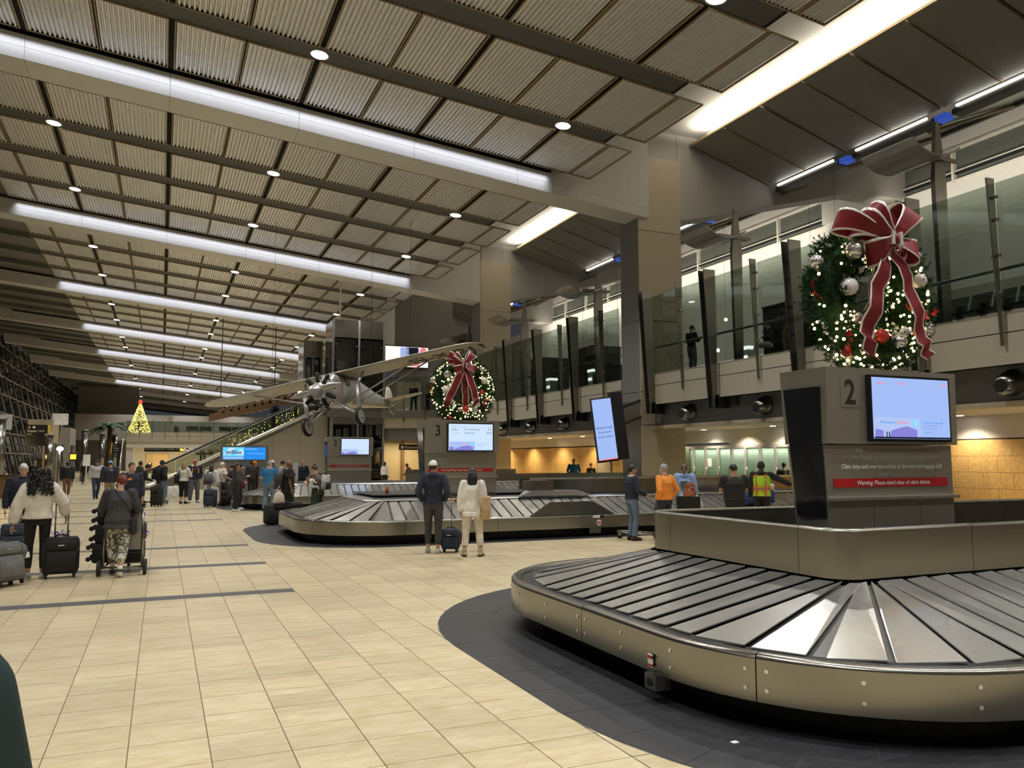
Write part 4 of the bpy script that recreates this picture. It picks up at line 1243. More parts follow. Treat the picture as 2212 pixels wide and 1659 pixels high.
for sg in (-1, 1):
    for yy in (.55, -.55):
        m = MB(); m.tube([(sg * .42, yy * .8, -1.36), (sg * 4.1, yy, -.10)], .055, 8, sq=.6); obj('wing_strut', m, 'silver_skin', pl)
    m = MB(); m.tube([(sg * 1.30, .95, -.72), (sg * 1.28, 1.05, -1.95)], [.13, .09], 10, sq=.7); m.tube([(sg * 1.30, .95, -.75), (sg * 1.45, .5, -.12)], .05, 8); obj('gear_leg', m, 'silver_skin', pl)
    m = MB()
    m.tube([(sg * .38, .7, -1.38), (sg * 1.26, 1.08, -2.10)], .045, 8); m.tube([(sg * .34, 1.6, -1.30), (sg * 1.26, 1.12, -2.10)], .045, 8)
    m.tube([(sg * .42, .5, -1.3), (sg * 1.30, .95, -.78)], .04, 8); obj('gear_brace', m, 'silver_skin', pl)
    m = MB(); rr_ = []
    for x, r in ((-.07, .30), (-.075, .36), (-.04, .40), (.04, .40), (.075, .36), (.07, .30)):
        rr_.append([(sg * 1.30 + x, 1.1 + r * cos(2 * pi * i / 22), -2.15 + r * sin(2 * pi * i / 22)) for i in range(22)])
    m.loft(rr_, 0); w = obj('wheel', m, 'tyre', pl)
    m = MB(); m.disc((sg * 1.30, 1.1, -2.15), .31, 'x', 22, 0, .16); m.ell((sg * 1.30 + sg * .1, 1.1, -2.15), (.06, .07, .07), 0, 10, 6); m.ell((sg * 1.30 - sg * .1, 1.1, -2.15), (.05, .06, .06), 0, 10, 6); obj('hub', m, 'silver_skin', w)
# tail
m = MB(); rr_ = []
for k in range(11):
    x = -1.95 + 3.9 * k / 10; s_ = sqrt(max(.03, 1 - (abs(x) / 1.97) ** 2.4))
    rr_.append([(x, -4.75 + .62 * s_ * cos(a), -.72 + .035 * sin(a)) for a in [2 * pi * i / 8 for i in range(8)]])
m.loft(rr_, 0); obj('tailplane', m, 'plane_cloth', pl)
m = MB(); m.loft([[(.025 * cos(a), y0 + (y1 - y0) * (.5 + .5 * sin(a)), z) for a in [2 * pi * i / 8 for i in range(8)]] for z, y0, y1 in ((-1.0, -5.55, -4.5), (-.6, -5.65, -4.6), (-.2, -5.55, -4.85), (.02, -5.35, -5.0))], 0); obj('fin', m, 'plane_cloth', pl)
m = MB()
for sg in (-1, 1): m.tube([(sg * .08, -4.8, -1.05), (sg * 1.1, -4.75, -.75)], .025, 6); m.tube([(sg * .06, -5.0, -1.05), (sg * .9, -5.0, -.75)], .02, 6)
m.tube([(0, -4.9, -1.0), (0, -5.1, -1.3), (0, -5.35, -1.38)], .03, 6); obj('tail_struts', m, 'silver_skin', pl)
Rx = Matrix(((-1, 0, 0), (0, 1, 0), (0, 0, -1))).to_euler()
text('registration', 'N-X-211', 1.25, 'black_paint', pl, (-3.5, -.55, -.085), rot=Rx, sx=.80, bold=.01)
Rl = Matrix(((0, 0, -1), (-1, 0, 0), (0, 1, 0))).to_euler()
text('fuselage_name', 'Spirit', .16, 'black_paint', pl, (-.475, 1.72, -.42), rot=Rl); text('fuselage_name', 'of St. Louis', .14, 'black_paint', pl, (-.475, 1.75, -.62), rot=Rl)
m = MB()
for i in range(12): m.disc((-.468, 1.35 - .07 * (i % 4), -.82 - .08 * (i // 4)), .025, 'x', 8, i % 2, .008)
obj('flag_stickers', m, ['paper', 'leaf_red'], pl)
m = MB()
m.box(-.475, -.45, -.05, .35, -.55, -.12); obj('cabin_window', m, 'window_night', pl)
# wires that carry it
for x, y in ((-3.5, 0), (3.5, 0), (0, -3.2)):
    p = pl.rotation_quaternion.to_matrix() @ Vector((x, y, .1)) + Vector(pl.location)
    tag(obj('suspension_wire', MB().tube([p, (p.x, p.y, cz(p.x) + .05)], .008, 5), 'dark_metal'), 'thin steel wire holding the hanging aeroplane, %s' % ('tail end' if y else ('under its nearer wing' if x > 0 else 'at its lettered wing')), 'wire', 'aeroplane wires')
# pendant pole
t = thing('pendant_pole', 'white pendant pole hanging from a ceiling beam in front of the lift tower', 'pole', (8.95, 45.0, 9.64))
m = MB(); m.tube([(0, 0, 0), (0, 0, 2.30)], .055, 10); obj('pole', m, 'white_paint', t)
m = MB(); m.tube([(0, 0, 2.15), (0, 0, 2.28)], .12, 12); obj('ceiling_cup', m, 'white_paint', t)

# ================================================================== LIFT TOWERS, ESCALATOR
def lift(x0, x1, y0, y1, zt, label):
    t = thing('lift_tower', label, 'lift tower', (x0, y0, 0))
    w, d = x1 - x0, y1 - y0
    for z0, z1, mt in ((zt - 1.15, zt, 'steel'), (4.0, 5.4, 'steel_dark'), (0, .4, 'steel')):
        for a, b in ((0, .49), (.51, 1)):
            m = MB(); m.box(w * a + .02, w * b - .02, -.02, .04, z0, z1); obj('cladding_panel', m, mt, t)
    for k in range(9):
        z0 = .4 + (zt - .4) * k / 9; z1 = .4 + (zt - .4) * (k + 1) / 9
        for a, b in ((0, .5), (.5, 1)):
            m = MB(); m.box(-.02, .04, d * a + .02, d * b - .02, z0 + .01, z1 - .01); obj('mirror_panel', m, 'steel_mirror', t)
    for z0, z1 in ((.4, 2.6), (2.65, 4.0), (5.4, zt - 1.2)):
        for a, b in ((0, .49), (.51, 1)):
            m = MB(); m.box(w * a + .12, w * b - .12, -.01, .0, z0 + .05, z1 - .05); obj('glass_pane', m, 'glass_dark', t)
    for x in (0, w * .5, w):
        m = MB(); m.box(x - .07, x + .07, -.05, .03, 0, zt); obj('post', m, 'grey_metal', t)
    m = MB(); m.box(w - .05, w, 0, d, 0, zt); m.box(0, w, d - .05, d, 0, zt); m.box(0, w, 0, d, zt - .06, zt); obj('shaft', m, 'dark_metal', t)
    m = MB(); m.box(.35, w - .4, .8, d - .3, 6.2, 8.6); m.box(.3, w - .3, .75, d - .25, 8.6, 8.75); obj('lift_car', m, 'steel_dark', t)
    m = MB()
    for z in (1.6, 3.2, 6.2, 7.6, 9.0):
        for x in (.2, w * .45, w * .55, w - .2): m.ell((x, -.06, z), (.05, .04, .05), 0, 6, 4)
    tag(obj('clamps', m, 'steel', t), kind='stuff')
    return t
lift(9.75, 13.05, 51.0, 53.6, 10.7, 'steel and glass lift tower behind the aeroplane')
lift(8.6, 9.74, 55.0, 57.6, 9.8, 'narrower mirror-clad lift tower behind the first one')
es = thing('escalator', 'escalator rising behind the aeroplane to the balcony, glass sides and steel skirt', 'escalator', (0, 52.0, 0))
sl = .50
x0e, x1e = -1.0, 9.4
zf = lambda x: max(0, min(4.9, (x + .65) * sl))
m = MB(); v = []
for y in (0, 1.6):
    v += [(-2.2, y, 0), (9.7, y, 0), (9.7, y, 4.9), (9.15, y, 4.9), (-.65, y, .15), (-2.2, y, .15)]
m.add(v, [(0, 1, 2, 3, 4, 5), (11, 10, 9, 8, 7, 6)] + [(i, 6 + i, 6 + (i + 1) % 6, (i + 1) % 6) for i in range(6)])
obj('truss', m, 'steel_dark', es)
for k in range(5):
    xa, xb2 = 1.2 + k * 1.7, 1.2 + (k + 1) * 1.7 - .02
    m = MB(); m.add([(xa, -.02, 0), (xb2, -.02, 0), (xb2, -.02, zf(xb2) - .22), (xa, -.02, zf(xa) - .22)], [(0, 1, 2, 3)]); obj('wall_panel', m, 'steel_wall', es)
m = MB(); m.tube([(-2.0, -.03, .25), (-.6, -.03, .25), (9.1, -.03, 4.9 + .05), (9.7, -.03, 5.0)], .12, 6, sq=1); obj('skirt', m, 'steel_plate', es)
for y in (.0, 1.5):
    k = 6
    for i in range(k):
        xa, xb2 = -.9 + i * 1.7, -.9 + (i + 1) * 1.7 - .03
        m = MB(); m.add([(xa, y, zf(xa) + .22), (xb2, y, zf(xb2) + .22), (xb2, y, zf(xb2) + 1.0), (xa, y, zf(xa) + 1.0)], [(0, 1, 2, 3)]); obj('glass_side', m, 'glass_rail', es)
    m = MB(); m.tube([(-1.9, y, .5), (-2.1, y, .85), (-1.6, y, 1.08), (-.7, y, 1.10), (9.1, y, 6.0), (9.7, y, 6.02)], .055, 8); obj('handrail', m, 'black_rubber', es)
    m = MB(); m.tube([(-1.6, y, 1.02), (-.7, y, 1.03), (9.1, y, 5.93), (9.7, y, 5.95)], .03, 6); obj('rail_profile', m, 'tube_white' if False else 'steel_plate', es)
st = MB()
for i in range(20):
    x = -.4 + i * .48
    st.box(x, x + .47, .15, 1.4, zf(x) + .0, zf(x) + .24)
tag(obj('steps', st, 'grey_metal', es), kind='stuff')
# landing between escalator, lifts and far balcony
b = struct('balcony_landing', None); b['kind'] = 'structure'
m = MB(); m.prism([(9.6, 50.9), (12.9, 50.9), (16.6, 48.7), (17, 56), (9.6, 56)], 4.45, 4.88); obj('slab', m, 'mezz_floor', b)
for z0, z1 in ((3.78, 4.455), (4.48, 4.90)):
    for k in range(3):
        A = Vector((13.05, 51.0)); B = Vector((16.6, 48.75)); p = A.lerp(B, k / 3 + .004); q = A.lerp(B, (k + 1) / 3 - .004)
        m = MB(); m.prism([(p.x, p.y), (q.x, q.y), (q.x, q.y + .08), (p.x, p.y + .08)], z0, z1); obj('fascia_panel', m, 'fascia_beige', b)
m = MB(); m.prism([(13.05, 51.3), (16.9, 49.0), (16.9, 49.4), (13.05, 51.7)], 3.0, 3.8); obj('grey_band', m, 'band_grey', b)
rt = thing('balcony_railing', 'glass balcony railing on the angled landing beside the lift tower', 'railing', (13.05, 51.0, 4.9))
for k in range(3):
    A = Vector((0, 0)); B = Vector((3.55, -2.25)); p = A.lerp(B, k / 3 + .01); q = A.lerp(B, (k + 1) / 3 - .01)
    m = MB(); m.add([(p.x, p.y, .02), (q.x, q.y, .02), (q.x, q.y, 2.2), (p.x, p.y, 2.2)], [(0, 1, 2, 3)]); obj('glass_pane', m, 'glass_rail', rt)
    m = MB(); m.box(q.x - .03, q.x + .03, q.y - .1, q.y, -.7, 2.5); obj('post', m, 'bronze_post', rt)
# plastered wall and lit restroom corridor below the landing
lw2 = struct('wall_restroom', None)
m = MB(); m.box(13.2, 17.2, 54.4, 54.6, 0, 3.4); obj('wall_plaster', m, 'column_beige', lw2)
m = MB(); m.box(13.1, 13.25, 51.5, 54.5, 0, 3.4); obj('wall_return', m, 'steel_dark', lw2)
m = MB(); m.box(13.6, 13.9, 54.3, 54.42, 0, 2.5); m.box(15.2, 15.4, 54.2, 54.42, 0, 3.0); obj('door_trim', m, 'wood', lw2)
lamp('restroom_lamp', 'AREA', (15.2, 52.6, 2.95), 160, (1, .78, .42), shape='RECTANGLE', size=2.5, size_y=1.5)
t = thing('hanging_sign', 'black hanging Restrooms sign beside the number 3 tower', 'sign', (14.25, 51.45, 2.40))
m = MB(); m.box(0, 1.85, -.05, .05, 0, .36); obj('sign_board', m, 'sign_black', t)
m = MB(); m.box(.2, .24, -.02, .02, .36, 2.06); m.box(1.6, 1.64, -.02, .02, .36, 2.06); obj('hangers', m, 'dark_metal', t)
m = MB(); m.disc((.20, -.055, .18), .11, 'y', 18, 0, .01); obj('pictogram', m, 'text_white', t)
text('sign_text', 'Restrooms', .25, 'text_white', t, (.38, -.056, .10), bold=.004)
# ================================================================== SCREENS
t = thing('led_screen', 'wide bright advertising screen on the upper wall beside the lift tower', 'screen', (13.55, 53.6, 8.15))
m = MB(); m.box(-.05, 3.35, 0, .3, -.08, 1.45); obj('screen_case', m, 'black_paint', t)
m = MB(); m.box(0, 3.3, -.01, 0, 0, 1.4); obj('display', m, 'screen_warm', t)
m = MB(); m.box(1.3, 1.9, -.014, -.01, .6, 1.35, 0); m.box(1.7, 2.6, -.014, -.01, .85, 1.38, 1); m.box(1.6, 2.7, -.014, -.01, .05, .32, 2); m.disc((2.95, -.014, 1.15), .25, 'y', 18, 2, .006); m.disc((2.95, -.014, .55), .25, 'y', 18, 3, .006)
m.box(2.62, 2.68, -.014, -.01, .1, 1.3, 0); obj('advert_shapes', m, ['screen_sky', 'screen_dark', 'screen_red', 'screen_warm'], t)
text('advert_text', 'JAN', .34, 'screen_violet', t, (.1, -.014, .2)); text('advert_text', '20', .34, 'screen_violet', t, (.95, -.014, .2))
m = MB(); m.box(1.0, 5.2, .32, .4, -1.0, 6.5); obj('backing_wall', m, 'wall_grey', t)
# leaning portrait display on the column
t = thing('leaning_display', 'tall leaning portrait screen reading Breakthrough discoveries to end cancer', 'screen', (13.75, 24.2, 1.68))
t.rotation_euler = (radians(2), radians(-7.5), radians(-13))
m = MB(); m.rbox(-.03, .72, 0, .16, -.05, 2.18, .03); obj('case', m, 'black_paint', t)
m = MB(); m.box(.0, .68, -.008, .0, .06, 2.12); d_ = obj('display', m, 'screen_blue', t)
m = MB(); m.box(.0, .68, -.010, -.004, .02, .06); obj('red_edge', m, 'screen_red', t)
for i, ln in enumerate(('Breakthrough', 'discoveries', 'to end cancer')): text('advert_text', ln, .115, 'screen_ink', d_, (.34, -.0105, 1.10 - .155 * i), align='CENTER', sx=.92)
m = MB(); m.tube([(.5, .2, 1.0), (2.65, 2.45, 1.3)], .06, 8); m.tube([(.5, .2, 1.6), (2.65, 2.45, 1.9)], .06, 8); obj('wall_bracket', m, 'dark_metal', t)
m = MB(); m.box(.7, 1.12, .05, .35, -.04, 2.3); obj('case_back', m, 'black_paint', t)
# airline screens on a stand
t = thing('airline_screen', 'pair of bright blue airline screens on a grey stand behind the queue', 'screen', (2.75, 42.0, 0))
m = MB(); m.box(-.12, 2.16, .0, .35, 0, 2.48); obj('stand', m, 'grey_metal', t)
m = MB(); m.box(.0, 1.0, -.02, 0, 1.78, 2.38, 0); m.box(0, 1.0, -.022, 0, 1.78, 1.95, 2); m.box(.02, .98, -.025, 0, 1.80, 1.83, 3); m.box(.02, .98, -.025, 0, 1.87, 1.91, 3); m.box(1.02, 2.02, -.02, 0, 1.78, 2.38, 1); obj('display', m, ['screen_cyan', 'screen_mid', 'screen_mid', 'screen_white'], t)
m = MB(); m.add([(.05, -.026, 2.0), (.35, -.026, 2.0), (.55, -.026, 2.36), (.3, -.026, 2.36)], [(0, 1, 2, 3)]); m.add([(.6, -.026, 2.0), (.95, -.026, 2.0), (.95, -.026, 2.2), (.8, -.026, 2.3)], [(0, 1, 2, 3)]); obj('screen_pattern', m, 'screen_white', t)
text('airline_name', 'jetBlue', .26, 'screen_ink', t, (.50, -.03, 2.06), align='CENTER', bold=.006); text('screen_text', 'FLIGHT INFORMATION', .075, 'screen_pale', t, (1.52, -.03, 2.05), align='CENTER')
m = MB(); m.box(1.05, 1.6, -.024, 0, 2.28, 2.31); obj('screen_rule', m, 'screen_pale', t)
# white notice pages on stands
tag(obj('notice_board', MB().box(5.18, 5.55, 36.5, 36.55, .9, 1.62).box(5.33, 5.40, 36.5, 36.54, 0, .9), 'paper'), 'white notice page on a stand behind the man in the blue shirt', 'notice')
# ================================================================== LEFT SIDE, BELOW THE GLASS
def portal(x, y, w, d, h, label, mtl='column_beige'):
    t = thing('entrance_portal', label, 'entrance', (x, y, 0))
    m = MB(); m.box(-w, 0, 0, d, h - 1.5, h); obj('canopy_box', m, mtl, t)
    m = MB(); m.box(-.45, 0, 0, .5, 0, h - 1.5); obj('pier', m, mtl, t)
    m = MB(); m.box(-.45, 0, d - .5, d, 0, h - 1.5); obj('pier', m, mtl, t)
    m = MB(); m.box(-.3, -.24, .5, d - .5, 0, h - 1.5); obj('glass_front', m, 'glass_dark', t)
    m = MB()
    for k in range(5): m.box(-.32, -.2, .5 + (d - 1) * k / 4 - .04, .5 + (d - 1) * k / 4 + .04, 0, h - 1.5)
    obj('door_frames', m, 'grey_metal', t)
    return t
portal(-6.6, 60.2, 1.4, 5.0, 4.4, 'beige entrance portal behind the hanging baggage claim sign')
portal(-9.2, 48, 2.2, 6.0, 4.4, 'grey entrance portal at the left edge of the hall', 'wall_grey')
portal(-7.4, 80, 2.6, 5.0, 4.6, 'grey entrance portal farther along the glass wall', 'wall_grey')
for i, (x, y, h, nm) in enumerate(((-7.2, 45.5, 3.7, 'at the left edge of the hall'), (-6.5, 58.0, 3.3, 'beside the beige portal'), (-6.0, 76.5, 4.2, 'beside the farther grey portal'), (-5.25, 86, 4.2, 'in front of the palm'), (-4.35, 89.3, 4.2, 'right of the palm trunk'))):
    t = thing('steel_column', 'round stainless column %s' % nm, 'column', (x, y, 0), 0, 'stainless columns by the glass wall')
    m = MB(); m.tube([(0, 0, 0), (0, 0, h)], .24, 16); obj('shaft', m, 'steel', t)
    m = MB(); m.tube([(0, 0, h), (0, 0, h + .12)], .30, 16); obj('cap', m, 'grey_metal', t)
for x, y, z, nm in ((-7.75, 46.0, 3.25, 'at the left edge of the hall'), (-6.75, 61.0, 4.1, 'left of the palm')):
    t = thing('blank_sign', 'blank white sign panel on a post %s' % nm, 'sign', (x, y, z)); m = MB(); m.box(0, .95, -.04, .04, 0, .75); obj('panel', m, 'white_paint', t)
    m = MB(); m.box(.42, .53, .04, .15, -z, .6); obj('post', m, 'steel', t)
t = thing('hanging_sign', 'black hanging Baggage Claim 4-6 sign with a yellow edge', 'sign', (-7.95, 59.0, 2.68))
m = MB(); m.box(0, 1.22, -.12, .12, 0, 1.32); obj('sign_board', m, 'sign_black', t)
m = MB(); m.box(1.22, 1.34, -.12, .12, -.03, 1.30); obj('yellow_edge', m, 'yellow_paint', t)
text('sign_text', 'Baggage Claim', .165, 'text_white', t, (.10, -.125, .88)); text('sign_text', '4-6', .17, 'text_white', t, (.10, -.125, .66))
m = MB(); m.disc((.46, -.125, 1.16), .08, 'y', 16, 0, .01); m.add([(.13, -.126, 1.14), (.2, -.126, 1.24), (.27, -.126, 1.14)], [(0, 1, 2)]); m.box(.18, .22, -.126, -.12, 1.06, 1.15); obj('pictograms', m, 'text_white', t)
m = MB(); m.tube([(1.05, .2, -2.68), (1.05, .2, 1.2)], .08, 8); obj('post', m, 'column_beige', t)
t = thing('post_lamp', 'bright white lamp on a post by the glass wall', 'lamp', (-6.1, 60, 0)); m = MB(); m.tube([(0, 0, 0), (0, 0, 2.4)], .05, 8); obj('post', m, 'steel', t)
m = MB(); m.ell((0, 0, 2.5), (.20, .20, .15), 0, 10, 6); obj('globe', m, 'lamp_white', t)
t = thing('exit_sign', 'small glowing yellow sign with a black frame by the glass wall', 'sign', (-5.55, 60, 1.72)); m = MB(); m.box(0, .46, -.03, .03, 0, .5); obj('frame', m, 'sign_black', t)
m = MB(); m.box(.06, .40, -.036, -.03, .1, .42); obj('display', m, 'sign_yellow', t); m = MB(); m.box(.2, .26, -.02, .02, -1.72, 0); obj('post', m, 'steel', t)
t = thing('info_kiosk', 'grey information cabinet by the beige portal', 'cabinet', (-8.3, 67.0, 0)); m = MB(); m.rbox(-.2, 1.25, 0, .8, 0, 2.4, .06); obj('body', m, 'grey_metal', t)
m = MB(); m.box(0, .9, -.02, 0, .5, 1.9); obj('door', m, 'dark_metal', t)
t = thing('reception_desk', 'dark timber desk at the left edge of the hall', 'desk', (-7.9, 43.5, 0)); m = MB(); m.box(0, 1.8, 0, .6, 0, 1.05); obj('body', m, 'wood', t); m = MB(); m.box(-.1, 1.9, -.08, .7, 1.05, 1.1); obj('top', m, 'dark_metal', t)
tag(obj('wall_lamp', MB().ell((-9.6, 62.0, 2.6), (.09, .09, .14), 0, 8, 6), 'lamp_warm'), 'small warm wall lamp by the left entrance', 'lamp')
lamp('entrance_lamp', 'POINT', (-8.7, 57, 2.6), 90, (1, .66, .3), shadow_soft_size=.3)
tag(obj('notice_board', MB().box(-5.05, -4.6, 64, 64.04, 1.35, 2.15).box(-4.86, -4.80, 64, 64.03, 0, 1.35), 'paper'), 'white notice page on a thin stand near the glass wall', 'notice')
# palm with a steel jacket
t = thing('palm_tree', 'tall indoor palm among the steel columns at the far left', 'palm', (-4.75, 88, 0))
m = MB(); m.tube([(0, 0, 0), (.05, 0, 2.5), (0, 0, 5.0)], [.26, .22, .2], 12); obj('trunk', m, 'bark', t)
for k in range(26):
    a = 2 * pi * k / 26 * 3.1; L = 1.9 + .7 * ((k * 7) % 5) / 5; lift_ = .9 - 1.5 * ((k * 11) % 9) / 9
    m = MB(); prev = None; pts = []
    for j in range(9):
        s_ = j / 8; r = L * s_; z = 5.0 + lift_ * s_ + .9 * s_ - 1.6 * s_ * s_
        pts.append(Vector((r * cos(a), r * sin(a), z)))
    m.tube(pts, [.03 * (1 - .08 * j) for j in range(9)], 5)
    sd = Vector((-sin(a), cos(a), 0))
    for j in range(1, 9):
        for q in (0, .5):
            p = pts[j - 1].lerp(pts[j], q); d = (pts[j] - pts[j - 1]).normalized()
            l_ = .55 * sin(pi * min(1, (j + q) / 9 * .9 + .1))
            for sg in (-1, 1): 
                e = p + sd * sg * l_ + d * .3 * l_ + Vector((0, 0, -.25 * l_)); m.add([p - d * .09, p + d * .09, e], [(0, 1, 2)])
    obj('frond', m, 'palm_green', t)
# stairs beside the bridge and the black sign
t = thing('staircase', 'dark staircase between the palm and the bridge', 'stairs', (-5.4, 90, 0))
for k in range(18): 
    m = MB(); m.box(0, 1.5, k * .32, k * .32 + .33, 0, .17 + k * .17); obj('step', m, 'mezz_dark', t)
m = MB(); m.box(1.5, 1.58, 0, 6, 0, .6); m.tube([(1.55, 0, 1.0), (1.55, 5.8, 4.0)], .05, 6); obj('balustrade', m, 'steel_plate', t)
t = thing('hanging_sign', 'black hanging sign with a yellow edge in front of the dark staircase', 'sign', (-4.35, 86, 2.45)); m = MB(); m.box(0, .75, -.05, .05, 0, .9); obj('sign_board', m, 'sign_black', t)
m = MB(); m.add([(-.18, -.05, -.1), (-.1, -.05, -.1), (.0, -.05, 1.0), (-.08, -.05, 1.0)], [(0, 1, 2, 3)]); obj('yellow_edge', m, 'yellow_paint', t)
for i, w in enumerate(('Exit', 'Parking', 'Transit')): text('sign_text', w, .15, 'text_white', t, (.1, -.055, .62 - .22 * i))
# ================================================================== BRIDGE AT THE FAR END
br = struct('bridge', None); br['kind'] = 'structure'
m = MB(); m.box(-3.8, 18, 103.2, 122, 4.3, 4.9); obj('slab', m, 'mezz_floor', br)
for k in range(8):
    m = MB(); m.box(-3.8 + k * 2.7, -3.8 + (k + 1) * 2.7 - .03, 103.0, 103.2, 3.95, 4.55); obj('fascia_panel', m, 'fascia_beige', br)
    m = MB(); m.box(-3.8 + k * 2.7, -3.8 + (k + 1) * 2.7 - .03, 103.0, 103.2, 4.57, 5.0); obj('fascia_panel', m, 'fascia_beige', br)
m = MB(); m.box(-3.8, 18, 103.3, 103.5, 3.2, 3.95); obj('grey_band', m, 'wall_white', br)
m = MB(); m.box(-3.8, -3.0, 103.6, 105, 0, 3.9); obj('pier', m, 'wall_white', br)
t = thing('balcony_railing', 'long glass railing along the far bridge below the Christmas tree', 'railing', (-3.8, 103.1, 5.0))
for k in range(16):
    m = MB(); m.box(k * 1.35 + .02, k * 1.35 + 1.33, 0, .02, .02, 1.3); obj('glass_pane', m, 'glass_rail', t)
    m = MB(); m.box(k * 1.35 - .03, k * 1.35 + .03, -.12, -.02, -.75, 1.35); obj('post', m, 'bronze_post', t)
we = struct('wall_end', None)
m = MB(); m.box(-13, 31, 146, 146.4, 5, 9.2); obj('upper_wall', m, 'wall_grey', we)
m = MB(); m.box(-13, -3.9, 150, 150.4, 0, 14); obj('side_wall', m, 'left_ceiling', we)
m = MB(); m.box(-3.8, 18, 121, 121.3, 0, 4.3); obj('lower_wall', m, 'column_beige', we)
m = MB(); m.box(-1.9, .8, 120.8, 121, 0, 2.6); obj('lit_passage', m, 'stone_wall', we)
tag(obj('hanging_sign', MB().box(-1.9, 2.9, 104.2, 104.4, 2.75, 3.3), 'sign_black'), 'long black hanging direction sign under the far bridge', 'sign')
t = thing('sign_lettering_plate', 'lit lettering plate on the long black sign under the far bridge', 'sign', (-1.9, 104.15, 2.8)); text('sign_text', 'Ground Transportation   Ticketing   Taxi', .22, 'text_white', t, (.15, 0, .2)); 
m = MB(); m.box(3.9, 4.5, -.05, .02, .05, .5); obj('lit_panel', m, 'sign_yellow', t)
for x, nm in ((-1.0, 'left'), (3.4, 'middle'), (6.6, 'right')):
    tag(obj('ceiling_fluorescent', MB().box(x, x + 1.6, 104.5, 104.7, 3.86, 3.92), 'tube_white'), 'flat ceiling light under the far bridge, %s of the three' % nm, 'ceiling light', 'lights under the bridge')
t = thing('kiosk_canopy', 'dark umbrella-like kiosk canopy with an orange sign under the bridge', 'kiosk', (4.2, 100.5, 0))
m = MB()
for k in range(6): m.add([(-2.4 + k * .9, 0, 3.2 - .05 * k), (-1.9 + k * .9, 0, 3.2 - .05 * k), (-.9 + k * .9, -1.2, 2.6), (-1.4 + k * .9, -1.2, 2.6)], [(0, 1, 2, 3)])
m.tube([(0, .2, 0), (0, .2, 3.1)], .12, 8); obj('canopy', m, 'dark_metal', t); m = MB(); m.box(-.6, 1.3, -.5, -.4, 2.35, 2.75); m.box(.2, .5, -.5, -.4, 1.6, 2.35); obj('orange_sign', m, 'wood', t)
# Christmas tree on the bridge
t = thing('christmas_tree', 'tall Christmas tree glowing with golden lights on the far bridge', 'christmas tree', (-2.52, 103.9, 4.9))
rr = random.Random(5); g = MB()
for i in range(1400):
    f = rr.random() ** .8; r = (1.12 * (1 - f) + .10) * rr.uniform(.55, 1); a = rr.uniform(0, 2 * pi); z = .12 + 3.3 * f; c = Vector((r * cos(a), r * sin(a), z))
    d = Vector((cos(a), sin(a), rr.uniform(-.5, .1))); e = d.cross(Vector((0, 0, 1))).normalized() * .06; g.add([c - e, c + e, c + d * .26], [(0, 1, 2)])
tag(obj('branches', g, 'foliage_dark', t), kind='stuff')
g = MB()
for i in range(950):
    f = rr.random() ** 1.25; r = (1.15 * (1 - f) + .10) * rr.uniform(.9, 1.08); a = rr.uniform(0, 2 * pi); s_ = rr.uniform(.022, .042); g.ell((r * cos(a), r * sin(a), .08 + 3.35 * f), (s_, s_, s_), 0, 5, 4)
tag(obj('golden_lights', g, 'fairy_gold', t), kind='stuff')
m = MB()
for k in range(6): a = pi * k / 3; m.tube([(0, 0, 3.62), (.24 * cos(a), 0, 3.62 + .28 * sin(a))], [.10, .03], 6)
m.ell((0, 0, 3.6), (.2, .2, .3), 0, 10, 8); obj('red_topper', m, 'fairy_red', t)
m = MB(); m.tube([(0, 0, 0), (0, 0, 3.4)], .07, 8); obj('trunk', m, 'bark', t)
tag(obj('litter_bin', MB().rbox(1.25, 1.75, 104.2, 104.6, 4.9, 5.9, .1), 'steel'), 'steel litter bin on the far bridge', 'bin')
for k, x in enumerate((2.6, 4.1, 6.4, 7.9)):
    t = thing('bench_seat', 'row of grey bench seats behind the far bridge railing, %s from the tree' % ordn[k], 'bench', (x, 105, 4.9), 0, 'bench seats on the bridge')
    m = MB(); m.box(0, 1.4, 0, .5, .40, .48); obj('seat', m, 'grey_metal', t); m = MB(); m.box(0, 1.4, .48, .55, .48, .95); obj('backrest', m, 'grey_metal', t)
    m = MB(); m.box(.1, .16, .05, .5, 0, .40); m.box(1.24, 1.3, .05, .5, 0, .40); obj('legs', m, 'steel_plate', t)
tag(obj('white_sign', MB().box(.45, 1.05, 104.0, 104.1, 6.2, 7.0).box(.72, .78, 104.02, 104.08, 4.9, 6.2), 'paper'), 'white sign on a post on the far bridge', 'sign')
# golden garland behind the escalator
g = MB()
for i in range(240):
    x = rr.uniform(3.4, 8.4); z = 1.0 + (x - 1.5) * .52 + rr.uniform(-.9, .3); s_ = rr.uniform(.012, .028); g.ell((x, 55.5 + rr.uniform(-.3, .3), z + .5), (s_, s_, s_), 0, 5, 4)
t = thing('garland', 'golden garland of small lights behind the escalator', 'garland', (0, 0, 0))
tag(obj('garland_lights', g, 'fairy_gold', t), kind='stuff')
m = MB(); m.tube([(3.4, 55.5, 0), (3.4, 55.5, 2.2), (8.4, 55.5, 4.8), (8.4, 55.5, 0)], .04, 6); obj('garland_rail', m, 'dark_metal', t)
t = thing('timber_canopy', 'slatted timber ceiling rack above the escalator', 'canopy', (3.4, 60, 3.9))
for k in range(10): 
    m = MB(); m.box(.2 + k * .5, .34 + k * .5, -3, 9, 1.0 + k * .12, 1.35 + k * .12); obj('slat', m, 'wood', t)
